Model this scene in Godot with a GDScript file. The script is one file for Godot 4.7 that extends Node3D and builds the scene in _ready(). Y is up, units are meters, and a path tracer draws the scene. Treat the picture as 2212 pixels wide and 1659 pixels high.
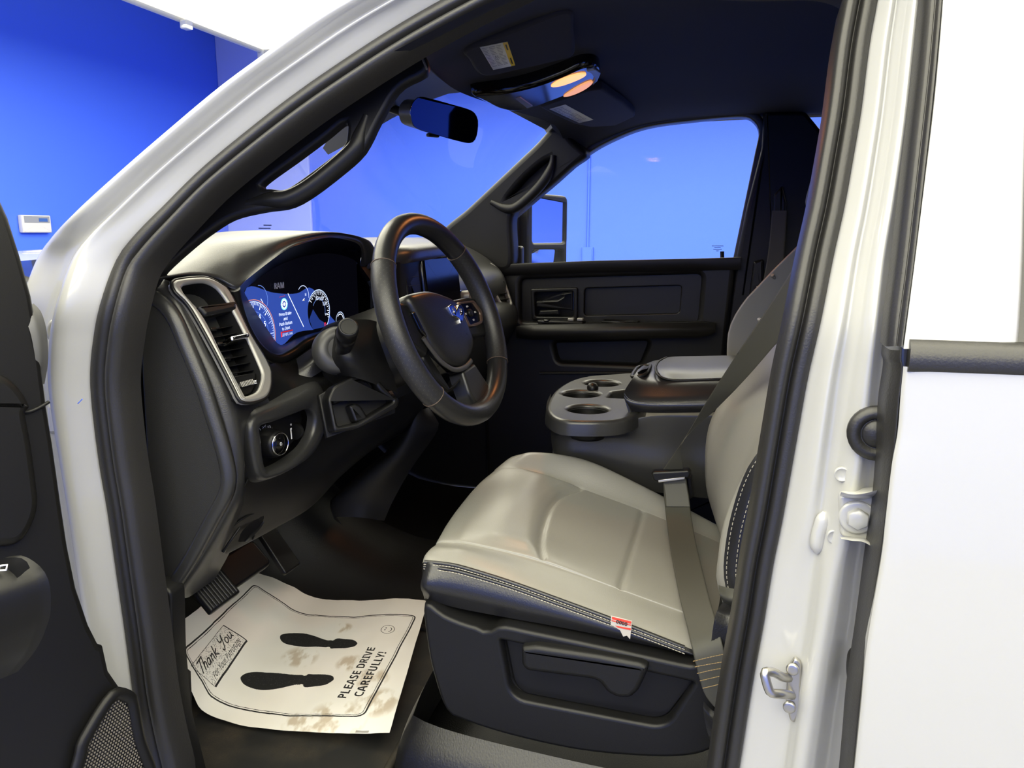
extends Node3D

var mats := {}
var used_names := {}

func V(x, y, z) -> Vector3:
	return Vector3(x, y, z)

func W(x, y) -> Vector2:
	return Vector2(x, y)

# ---------- mesh building ----------
func mb() -> SurfaceTool:
	var st := SurfaceTool.new()
	st.begin(Mesh.PRIMITIVE_TRIANGLES)
	return st

func put(st: SurfaceTool, called: String, m: Material, parent: Node = null) -> MeshInstance3D:
	st.generate_normals()
	var o := MeshInstance3D.new()
	o.mesh = st.commit()
	o.mesh.surface_set_material(0, m)
	o.name = numbered(called) if parent == null else called
	(self if parent == null else parent).add_child(o, true)
	return o

func put_mesh(me: Mesh, called: String, m: Material, parent: Node, xf: Transform3D) -> MeshInstance3D:
	var o := MeshInstance3D.new()
	o.mesh = me
	o.material_override = m
	o.name = called
	parent.add_child(o, true)
	o.transform = xf
	return o

func numbered(called: String) -> String:
	var n: int = used_names.get(called, 0)
	used_names[called] = n + 1
	return called if n == 0 else "%s_%03d" % [called, n]

func tag(o: Node, label: String, category: String, group := "") -> void:
	o.set_meta("label", label)
	o.set_meta("category", category)
	if group != "":
		o.set_meta("group", group)

func structure(o: Node, label := "") -> void:
	o.set_meta("kind", "structure")
	if label != "":
		o.set_meta("label", label)

func thing(called: String, label: String, category: String, at := Vector3.ZERO) -> Node3D:
	var o := Node3D.new()
	o.name = numbered(called)
	add_child(o)
	o.position = at
	tag(o, label, category)
	return o

# the world position of a thing is kept out of its parts: parts are written in world metres and shifted here
func part(st: SurfaceTool, called: String, m: Material, parent: Node3D, label := "") -> MeshInstance3D:
	var o := put(st, called, m, parent)
	var p: Node = parent
	while p is Node3D and p != self:
		o.position -= p.position
		p = p.get_parent()
	if label != "":
		o.set_meta("label", label)
	return o

func quad(st: SurfaceTool, a: Vector3, b: Vector3, c: Vector3, d: Vector3, ua := Vector2.ZERO, ub := Vector2.ZERO, uc := Vector2.ZERO, ud := Vector2.ZERO) -> void:
	st.set_uv(ua); st.add_vertex(a)
	st.set_uv(ub); st.add_vertex(b)
	st.set_uv(uc); st.add_vertex(c)
	st.set_uv(ua); st.add_vertex(a)
	st.set_uv(uc); st.add_vertex(c)
	st.set_uv(ud); st.add_vertex(d)

# rows of points to a surface
func grid(st: SurfaceTool, rows: Array, cu := false, cv := false) -> void:
	var nv := rows.size()
	var nu: int = rows[0].size()
	for j in (nv if cv else nv - 1):
		var r0 = rows[j]
		var r1 = rows[(j + 1) % nv]
		for i in (nu if cu else nu - 1):
			var k := (i + 1) % nu
			var u0 := float(i) / (nu - 1)
			var u1 := float(i + 1) / (nu - 1)
			var v0 := float(j) / (nv - 1)
			var v1 := float(j + 1) / (nv - 1)
			quad(st, r0[i], r0[k], r1[k], r1[i], W(u0, v0), W(u1, v0), W(u1, v1), W(u0, v1))

func fan(st: SurfaceTool, ring: Array, group := 1) -> void:
	var c := Vector3.ZERO
	for p in ring:
		c += p
	c /= ring.size()
	st.set_smooth_group(group)
	for i in ring.size():
		st.add_vertex(c); st.add_vertex(ring[i]); st.add_vertex(ring[(i + 1) % ring.size()])
	st.set_smooth_group(0)

# uniform Catmull-Rom through control points
func cr(p: Array, per := 6, closed := false) -> Array:
	var out := []
	var n := p.size()
	for i in (n if closed else n - 1):
		var a = p[(i - 1 + n) % n] if closed or i > 0 else p[0] * 2.0 - p[1]
		var b = p[i]
		var c = p[(i + 1) % n]
		var d = p[(i + 2) % n] if closed or i + 2 < n else p[n - 1] * 2.0 - p[n - 2]
		for k in per:
			var t := float(k) / per
			out.append(0.5 * (2.0 * b + (c - a) * t + (2.0 * a - 5.0 * b + 4.0 * c - d) * t * t + (3.0 * b - a - 3.0 * c + d) * t * t * t))
	if not closed:
		out.append(p[n - 1])
	return out

# n points evenly spaced along a polyline
func rs(p: Array, n: int, closed := false) -> Array:
	var q := p.duplicate()
	if closed:
		q.append(p[0])
	var s := [0.0]
	for i in q.size() - 1:
		s.append(s[i] + q[i].distance_to(q[i + 1]))
	var total: float = s[-1]
	var out := []
	var j := 0
	for k in n:
		var t := total * k / (n if closed else n - 1)
		while j < q.size() - 2 and s[j + 1] < t:
			j += 1
		var w: float = s[j + 1] - s[j]
		out.append(q[j].lerp(q[j + 1], clampf((t - s[j]) / w, 0, 1) if w > 0.0 else 0.0))
	return out

# smooth curve of n even points through control points
func sm(p: Array, n: int, closed := false) -> Array:
	return rs(cr(p, 8, closed), n, closed)

# surface through curves (each a list of control points), sub steps between curves
func skin(st: SurfaceTool, curves: Array, n := 24, sub := 4, cu := false, cv := false, even := true) -> void:
	var c := []
	for q in curves:
		c.append(sm(q, n, cu) if even else cr(q, n, cu))
	grid(st, cross(c, sub, cv), cv, cu)

func cross(c: Array, sub: int, cv := false) -> Array:
	var rows := []
	for i in c[0].size():
		var col := []
		for j in c.size():
			col.append(c[j][i])
		rows.append(cr(col, sub, cv))
	return rows

# distance in plan (x, z) from a point to a line of points
func plan_distance(p: Vector3, line: Array) -> float:
	var d := 1e9
	var q := W(p.x, p.z)
	for i in line.size() - 1:
		var a := W(line[i].x, line[i].z)
		var b := W(line[i + 1].x, line[i + 1].z)
		d = minf(d, q.distance_to(Geometry2D.get_closest_point_to_segment(q, a, b)))
	return d

# corners of a polygon rounded
func rp(p: Array, r, seg := 5) -> Array:
	var out := []
	var n := p.size()
	for i in n:
		var a: Vector2 = p[(i - 1 + n) % n]
		var b: Vector2 = p[i]
		var c: Vector2 = p[(i + 1) % n]
		var rad: float = r[i] if r is Array else r
		if rad <= 0.0:
			out.append(b)
			continue
		var da := a - b
		var dc := c - b
		var k := minf(rad, 0.49 * minf(da.length(), dc.length()))
		var s := b + da.normalized() * k
		var e := b + dc.normalized() * k
		for j in seg + 1:
			var t := float(j) / seg
			out.append(s * (1 - t) * (1 - t) + b * 2.0 * t * (1 - t) + e * t * t)
	return out

func ccw(p: Array) -> bool:
	var s := 0.0
	for i in p.size():
		var a: Vector2 = p[i]
		var b: Vector2 = p[(i + 1) % p.size()]
		s += a.x * b.y - b.x * a.y
	return s > 0.0

func inset(p: Array, d: float) -> Array:
	# p runs counter-clockwise; d > 0 shrinks it
	var out := []
	var n := p.size()
	for i in n:
		var a: Vector2 = p[(i - 1 + n) % n]
		var b: Vector2 = p[i]
		var c: Vector2 = p[(i + 1) % n]
		var n1 := (b - a).normalized().orthogonal() * -1.0
		var n2 := (c - b).normalized().orthogonal() * -1.0
		var m := n1 + n2
		if m.length() < 0.05:
			m = n1
		m = m.normalized()
		var k := 1.0 / maxf(0.4, m.dot(n1))
		out.append(b - m * d * k * -1.0)
	return out

func lift(xf: Transform3D, p: Vector2, z: float, bow: Vector4) -> Vector3:
	var dx := p.x - bow.z
	var dy := p.y - bow.w
	return xf * Vector3(p.x, p.y, z - bow.x * dx * dx - bow.y * dy * dy)

func fill(st: SurfaceTool, outer: Array, holes: Array, xf: Transform3D, z := 0.0, bow := Vector4.ZERO, group := 1) -> void:
	# flat cap of a polygon with holes: each hole is cut open along two bridges
	var todo := [[outer, holes]]
	var guard := 0
	st.set_smooth_group(group)
	while todo.size() and guard < 200:
		guard += 1
		var job: Array = todo.pop_back()
		var loop: Array = job[0]
		var hs: Array = job[1]
		if hs.is_empty():
			var pv := PackedVector2Array(loop)
			for i in ear(pv):
				st.set_uv(pv[i])
				st.add_vertex(lift(xf, pv[i], z, bow))
			continue
		var h: Array = hs[0]
		var hi := 0
		var lo := 0
		for i in h.size():
			if h[i].x > h[hi].x:
				hi = i
			if h[i].x < h[lo].x:
				lo = i
		var a := nearest_seen(h[hi], loop, hs, -1)
		var b := nearest_seen(h[lo], loop, hs, a)
		var p1 := []
		var i1 := a
		while i1 != b:
			p1.append(loop[i1])
			i1 = (i1 + 1) % loop.size()
		p1.append(loop[b])
		var k := lo
		while k != hi:
			p1.append(h[k])
			k = (k + 1) % h.size()
		p1.append(h[hi])
		var p2 := []
		i1 = b
		while i1 != a:
			p2.append(loop[i1])
			i1 = (i1 + 1) % loop.size()
		p2.append(loop[a])
		k = hi
		while k != lo:
			p2.append(h[k])
			k = (k + 1) % h.size()
		p2.append(h[lo])
		var r1 := []
		var r2 := []
		for q in hs.slice(1):
			if Geometry2D.is_point_in_polygon(q[0], PackedVector2Array(p1)):
				r1.append(q)
			else:
				r2.append(q)
		todo.append([p1, r1])
		todo.append([p2, r2])
	st.set_smooth_group(0)

func nearest_seen(from: Vector2, loop: Array, hs: Array, not_this: int) -> int:
	var best := -1
	var bd := 1e9
	for i in loop.size():
		if i == not_this:
			continue
		var d: float = loop[i].distance_to(from)
		if d < bd and visible_between(from, loop[i], loop, hs):
			bd = d
			best = i
	return best if best >= 0 else (0 if not_this != 0 else 1)

func visible_between(a: Vector2, b: Vector2, loop: Array, hs: Array) -> bool:
	var m1 := a.lerp(b, 0.0005)
	var m2 := a.lerp(b, 0.9995)
	for l in [loop] + hs:
		for i in l.size():
			if Geometry2D.segment_intersects_segment(m1, m2, l[i], l[(i + 1) % l.size()]) != null:
				return false
	return true

func ear(p: PackedVector2Array) -> PackedInt32Array:
	var t := Geometry2D.triangulate_polygon(p)
	if t.size():
		return t
	# plain ear clipping for polygons with cuts
	var ids := range(p.size())
	var out := PackedInt32Array()
	var guard := 0
	while ids.size() > 3 and guard < 20000:
		var cut := false
		for i in ids.size():
			guard += 1
			var a: Vector2 = p[ids[i - 1]]
			var b: Vector2 = p[ids[i]]
			var c: Vector2 = p[ids[(i + 1) % ids.size()]]
			if (b - a).cross(c - b) <= 1e-12:
				continue
			var ok := true
			for j in ids:
				var q: Vector2 = p[j]
				if q.is_equal_approx(a) or q.is_equal_approx(b) or q.is_equal_approx(c):
					continue
				if Geometry2D.point_is_inside_triangle(q, a, b, c):
					ok = false
					break
			if ok:
				out.append_array([ids[i - 1], ids[i], ids[(i + 1) % ids.size()]])
				ids.remove_at(i)
				cut = true
				break
		if not cut:
			ids.remove_at(0)
	if ids.size() == 3:
		out.append_array(ids)
	return out

# slab with rounded front edges: outline in the plane of xf, front face at local z 0, back at -depth
func plate(st: SurfaceTool, outline: Array, xf: Transform3D, depth: float, bevel := 0.003, holes := [], seg := 3, back := false, bow := Vector4.ZERO) -> void:
	var o := outline.duplicate()
	if not ccw(o):
		o.reverse()
	var loops := [[o, 1.0]]
	var fh := []
	for h in holes:
		var q = h.duplicate()
		if ccw(q):
			q.reverse()
		loops.append([q, 1.0])
	var caps := []
	for l in loops:
		var rows := []
		var base: Array = l[0]
		var r0 := []
		for p in base:
			r0.append(lift(xf, p, -depth, bow))
		rows.append(r0)
		var last := base
		for k in seg + 1:
			var a := PI / 2.0 * k / seg
			last = inset(base, bevel * (1.0 - cos(a)))
			var r := []
			for p in last:
				r.append(lift(xf, p, -bevel + bevel * sin(a), bow))
			rows.append(r)
		grid(st, rows, true)
		caps.append(last)
	fill(st, caps[0], caps.slice(1), xf, 0.0, bow)
	if back:
		var bh := []
		for l in loops.slice(1):
			bh.append(l[0])
		fill(st, o, bh, xf, -depth, bow, 2)

# cushion-like cap: rings drawn in towards the middle, each [share of the outline, height]
func dome(st: SurfaceTool, outline: Array, xf: Transform3D, rings: Array) -> void:
	var c := Vector2.ZERO
	for p in outline:
		c += p / outline.size()
	var rows := []
	for r in rings:
		rows.append(outline.map(func(p): return xf * V(c.x + (p.x - c.x) * r[0], c.y + (p.y - c.y) * r[0], r[1])))
	grid(st, rows, true)
	fan(st, rows[-1], 0)

# profile (x sideways, y up) carried along a path
func sweep(st: SurfaceTool, path: Array, prof: Array, up, closed := false, closed_prof := true, caps := true, scales := []) -> void:
	var rows := []
	var n := path.size()
	for i in n:
		var a: Vector3 = path[(i - 1 + n) % n] if closed or i > 0 else path[0]
		var b: Vector3 = path[(i + 1) % n] if closed or i < n - 1 else path[n - 1]
		var t := (b - a).normalized()
		var u: Vector3 = up[i] if up is Array else up
		var side := t.cross(u).normalized()
		var v := side.cross(t)
		var s = scales[i] if scales.size() else 1.0
		if not s is Vector2:
			s = W(s, s)
		var r := []
		for q in prof:
			r.append(path[i] + side * q.x * s.x + v * q.y * s.y)
		rows.append(r)
	grid(st, rows, closed_prof, closed)
	if caps and not closed and closed_prof:
		fan(st, rows[0])
		fan(st, rows[-1])

func circle(r: float, n := 16, ry := -1.0) -> Array:
	var out := []
	for i in n:
		var a := TAU * i / n
		out.append(W(r * cos(a), (r if ry < 0.0 else ry) * sin(a)))
	return out

func tube(st: SurfaceTool, path: Array, r: float, n := 10, closed := false, up := Vector3(0.13, 0.97, 0.2)) -> void:
	sweep(st, path, circle(r, n), up, closed)

# rounded box, centred on xf
func rbox(st: SurfaceTool, xf: Transform3D, size: Vector3, r := 0.004, seg := 2) -> void:
	r = minf(r, 0.49 * minf(size.x, minf(size.y, size.z)))
	var hx := size.x / 2
	var hy := size.y / 2
	var o := rp([W(-hx, -hy), W(hx, -hy), W(hx, hy), W(-hx, hy)], r, seg + 1)
	var rows := []
	var hz := size.z / 2
	for k in seg + 1:
		var a := PI / 2 * k / seg
		rows.append(inset(o, r * (1 - sin(a))).map(func(p): return xf * Vector3(p.x, p.y, -hz + r * (1 - cos(a)))))
	for k in seg + 1:
		var a := PI / 2 * k / seg
		rows.append(inset(o, r * (1 - cos(a))).map(func(p): return xf * Vector3(p.x, p.y, hz - r + r * sin(a))))
	grid(st, rows, true)
	fan(st, rows[0])
	fan(st, rows[-1], 2)

func box(st: SurfaceTool, at: Vector3, size: Vector3, r := 0.004) -> void:
	rbox(st, Transform3D(Basis(), at), size, r)

# turned shape: profile (radius, height) about the local y of xf
func lathe(st: SurfaceTool, prof: Array, xf: Transform3D, n := 24, caps := true) -> void:
	var rows := []
	for p in prof:
		var r := []
		for i in n:
			var a := TAU * i / n
			r.append(xf * Vector3(p.x * cos(a), p.y, p.x * sin(a)))
		rows.append(r)
	grid(st, rows, true)
	if caps:
		fan(st, rows[0])
		fan(st, rows[-1], 2)

# frame whose local z looks along n
func facing(at: Vector3, n: Vector3, up := Vector3.UP) -> Transform3D:
	var z := n.normalized()
	var x := up.cross(z).normalized()
	return Transform3D(x, z.cross(x), z, at)

# frame whose local y looks along n (for turned shapes)
func axis(at: Vector3, n: Vector3) -> Transform3D:
	var y := n.normalized()
	var h := Vector3.RIGHT if absf(y.x) < 0.9 else Vector3.UP
	var x := h.cross(y).normalized()
	return Transform3D(x, y, x.cross(y), at)

func letters(text: String, height: float, called: String, m: Material, parent: Node3D, xf: Transform3D, bold := false, serif := false, depth := 0.0004) -> MeshInstance3D:
	var t := TextMesh.new()
	t.text = text
	t.font = face(bold, serif)
	t.font_size = 32
	t.pixel_size = height / 23.0
	t.depth = depth
	t.curve_step = 1.0
	t.material = m
	var o := MeshInstance3D.new()
	o.mesh = t
	o.name = called
	parent.add_child(o, true)
	var p: Node = parent
	var at := xf
	while p is Node3D and p != self:
		at.origin -= p.position
		p = p.get_parent()
	o.transform = at
	return o

var faces := {}
func face(bold: bool, serif: bool) -> SystemFont:
	var k := "%s%s" % [bold, serif]
	if not faces.has(k):
		var f := SystemFont.new()
		f.font_names = PackedStringArray(["Droid Serif" if serif else "Droid Sans"])
		f.font_weight = 700 if bold else 400
		faces[k] = f
	return faces[k]

# ---------- print: flat pictures drawn pixel by pixel ----------
var pic: Image
func pic_new(w: int, h: int, c: Color) -> void:
	pic = Image.create(w, h, false, Image.FORMAT_RGB8)
	pic.fill(c)

func pic_poly(p: Array, c: Color) -> void:
	var y0 := 1e9
	var y1 := -1e9
	for q in p:
		y0 = minf(y0, q.y)
		y1 = maxf(y1, q.y)
	for y in range(maxi(0, int(y0)), mini(pic.get_height() - 1, int(y1)) + 1):
		var xs := []
		var yy := y + 0.5
		for i in p.size():
			var a: Vector2 = p[i]
			var b: Vector2 = p[(i + 1) % p.size()]
			if (a.y <= yy) != (b.y <= yy):
				xs.append(a.x + (yy - a.y) / (b.y - a.y) * (b.x - a.x))
		xs.sort()
		for k in range(0, xs.size() - 1, 2):
			var x0 := maxi(0, int(round(xs[k])))
			var x1 := mini(pic.get_width(), int(round(xs[k + 1])))
			if x1 > x0:
				pic.fill_rect(Rect2i(x0, y, x1 - x0, 1), c)

func pic_line(p: Array, w: float, c: Color, closed := false) -> void:
	for i in (p.size() if closed else p.size() - 1):
		var a: Vector2 = p[i]
		var b: Vector2 = p[(i + 1) % p.size()]
		var d := (b - a).normalized() * w / 2
		var n := d.orthogonal()
		pic_poly([a + n - d * 0.3, b + n + d * 0.3, b - n + d * 0.3, a - n - d * 0.3], c)

func pic_disc(at: Vector2, r: float, c: Color, ry := -1.0) -> void:
	pic_poly(circle(r, 40, ry).map(func(q): return q + at), c)

func pic_arc(at: Vector2, r: float, a0: float, a1: float, w: float, c: Color, squeeze := 1.0) -> void:
	var q := []
	for i in 33:
		var a := lerpf(a0, a1, i / 32.0)
		q.append(at + W(cos(a) * r, sin(a) * r * squeeze))
	pic_line(q, w, c)

# text: its own transform (2D), centred on the origin, height of a capital = 1
func pic_text(text: String, xf: Transform2D, c: Color, bold := false, serif := false) -> void:
	var t := TextMesh.new()
	t.text = text
	t.font = face(bold, serif)
	t.font_size = 64
	t.pixel_size = 1.0 / 46.0
	t.depth = 0.0
	t.curve_step = 1.0
	var a := t.get_mesh_arrays() if t.get_surface_count() else []
	if a.is_empty():
		return
	var vs: PackedVector3Array = a[Mesh.ARRAY_VERTEX]
	var ix = a[Mesh.ARRAY_INDEX]
	var n: int = ix.size() if ix != null and ix.size() else vs.size()
	for i in range(0, n, 3):
		var tri := []
		for k in 3:
			var v: Vector3 = vs[ix[i + k]] if ix != null and ix.size() else vs[i + k]
			tri.append(xf * W(v.x, -v.y))
		pic_poly(tri, c)

func pic_done() -> ImageTexture:
	return ImageTexture.create_from_image(pic)

# ---------- materials ----------
func mat(called: String, c: Color, rough := 0.6, metal := 0.0) -> StandardMaterial3D:
	if mats.has(called):
		return mats[called]
	var m := StandardMaterial3D.new()
	m.resource_name = called
	m.albedo_color = c
	m.roughness = rough
	m.metallic = metal
	mats[called] = m
	return m

var noises := {}
func noise_normal(key: String, type: int, freq: float, strength: float, sd := 1, size := 512) -> NoiseTexture2D:
	if not noises.has(key):
		var n := FastNoiseLite.new()
		n.noise_type = type
		n.seed = sd
		n.frequency = freq
		if type == FastNoiseLite.TYPE_CELLULAR:
			n.cellular_return_type = FastNoiseLite.RETURN_DISTANCE2_SUB
			n.fractal_type = FastNoiseLite.FRACTAL_NONE
		var t := NoiseTexture2D.new()
		t.width = size
		t.height = size
		t.seamless = true
		t.as_normal_map = true
		t.bump_strength = strength
		t.noise = n
		noises[key] = t
	return noises[key]

func grain(m: StandardMaterial3D, key: String, type: int, freq: float, strength: float, per_metre: float, amount := 1.0) -> void:
	m.normal_enabled = true
	m.normal_texture = noise_normal(key, type, freq, strength)
	m.normal_scale = amount
	m.uv1_triplanar = true
	m.uv1_world_triplanar = true
	m.uv1_scale = Vector3.ONE * per_metre


func _ready() -> void:
	# camera
	var cam := Camera3D.new()
	cam.name = "camera"
	cam.fov = 53.66
	cam.near = 0.02
	cam.far = 60.0
	cam.position = V(0, 0.87, 0.80)
	cam.rotation_degrees = V(-11.19, 16.0, 0)
	add_child(cam)
	cam.current = true
	# air and exposure: the room is closed, so there is no sky to see
	var env := Environment.new()
	env.background_mode = Environment.BG_COLOR
	env.background_color = Color(0, 0, 0)
	env.tonemap_mode = Environment.TONE_MAPPER_LINEAR
	env.tonemap_exposure = 1.0
	env.sdfgi_enabled = true
	env.ssao_enabled = true
	env.ssil_enabled = true
	var we := WorldEnvironment.new()
	we.name = "environment"
	we.environment = env
	add_child(we)
	# the big fabric light panel over the truck
	var al := AreaLight3D.new()
	al.name = "ceiling_panel_light"
	al.area_size = W(6.4, 7.9)
	al.light_color = Color(1.0, 0.98, 0.865)
	al.light_energy = 98.0
	al.area_normalize_energy = true
	al.area_range = 14.0
	al.shadow_enabled = true
	al.position = V(0, 2.085, -0.13)
	al.rotation_degrees = V(-90, 0, 0)
	add_child(al)
	# unseen upright panel behind the camera, placed to light the cab interior
	var sl := AreaLight3D.new()
	sl.name = "unseen_side_panel_light"
	sl.area_size = W(5.2, 0.5)
	sl.light_color = Color(1.0, 0.98, 0.89)
	sl.light_energy = 2.5
	sl.area_normalize_energy = true
	sl.area_range = 14.0
	sl.shadow_enabled = true
	sl.position = V(-0.3, 1.72, 3.93)
	sl.rotation_degrees = V(-8, 0, 0)
	add_child(sl)
	make_mats()
	matte_plastics()
	room()
	truck_body()
	rear_door()
	driver_door()
	weatherstrip()
	headliner()
	windshield()
	pillar_trims()
	passenger_door()
	passenger_mirror()
	floors()
	dashboard()
	steering()
	console()
	seats()
	belts()
	pedals()
	mats_on_floor()
	overhead()

func make_mats() -> void:
	var c := FastNoiseLite.TYPE_CELLULAR
	var s := FastNoiseLite.TYPE_SIMPLEX_SMOOTH
	var m := mat("white_paint", Color(0.63, 0.63, 0.62), 0.3)
	m.clearcoat_enabled = true
	m.clearcoat = 0.8
	m.clearcoat_roughness = 0.06
	m = mat("rubber", Color(0.13, 0.127, 0.123), 0.42)
	grain(m, "fine", s, 0.05, 3.0, 12.0, 0.35)
	m = mat("trim", Color(0.075, 0.075, 0.077), 0.4)
	grain(m, "pebble", c, 0.04, 3.0, 22.0, 0.22)
	m = mat("pillar_trim", Color(0.065, 0.065, 0.07), 0.45)
	grain(m, "pebble", c, 0.04, 3.0, 22.0, 0.1)
	m = mat("dash_soft", Color(0.15, 0.15, 0.148), 0.36)
	grain(m, "pebble", c, 0.04, 3.0, 18.0, 0.35)
	m = mat("dash_dark", Color(0.15, 0.15, 0.148), 0.36)
	grain(m, "pebble", c, 0.04, 3.0, 18.0, 0.35)
	m = mat("smooth_black", Color(0.065, 0.065, 0.068), 0.36)
	m = mat("gloss_black", Color(0.03, 0.03, 0.035), 0.12)
	m = mat("headliner", Color(0.06, 0.06, 0.08), 0.95)
	m = mat("grey_leather", Color(0.50, 0.495, 0.475), 0.34)
	grain(m, "pebble", c, 0.04, 3.0, 15.0, 0.22)
	m = mat("black_leather", Color(0.115, 0.115, 0.122), 0.3)
	grain(m, "pebble", c, 0.04, 3.0, 15.0, 0.3)
	m = mat("wheel_leather", Color(0.11, 0.11, 0.113), 0.34)
	grain(m, "pebble", c, 0.04, 3.0, 18.0, 0.3)
	m = mat("satin_silver", Color(0.53, 0.525, 0.51), 0.42, 0.5)
	m = mat("chrome", Color(0.85, 0.85, 0.87), 0.08, 1.0)
	m = mat("steel", Color(0.72, 0.71, 0.68), 0.3, 0.9)
	m = mat("carpet", Color(0.05, 0.05, 0.055), 0.95)
	m = mat("vinyl_floor", Color(0.06, 0.06, 0.062), 0.42)
	grain(m, "fine", s, 0.05, 3.0, 10.0, 0.5)
	m = mat("thread", Color(0.62, 0.60, 0.55), 0.8)
	m = mat("print_white", Color(0.85, 0.85, 0.85), 0.6)
	m = mat("print_black", Color(0.04, 0.04, 0.04), 0.7)
	m = mat("blue_wall", Color(0.285, 0.455, 0.97), 0.62)
	m = mat("pale_wall", Color(0.62, 0.69, 0.98), 0.55)
	m = mat("belt", Color(0.215, 0.213, 0.187), 0.6)
	m = mat("console_grey", Color(0.185, 0.185, 0.183), 0.32)
	grain(m, "fine", s, 0.05, 3.0, 20.0, 0.3)
	m = mat("door_trim", Color(0.06, 0.059, 0.058), 0.42)
	grain(m, "pebble", c, 0.04, 3.0, 22.0, 0.2)
	m = mat("column_grey", Color(0.23, 0.23, 0.225), 0.42)
	mat("duct_black", Color(0.065, 0.065, 0.068), 0.5)
	var g := mat("glass", Color(0.9, 0.95, 1.0, 0.04), 0.02)
	g.transparency = BaseMaterial3D.TRANSPARENCY_ALPHA
	g.metallic_specular = 0.22
	g = mat("windshield_glass", Color(0.9, 0.95, 1.0, 0.05), 0.02)
	g.transparency = BaseMaterial3D.TRANSPARENCY_ALPHA
	g.metallic_specular = 0.62
	g = mat("mirror_glass", Color(0.9, 0.92, 0.95), 0.02, 1.0)

func matte_plastics() -> void:
	for k in ["trim", "pillar_trim", "door_trim", "smooth_black", "duct_black"]:
		mats[k].metallic_specular = 0.36

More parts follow.
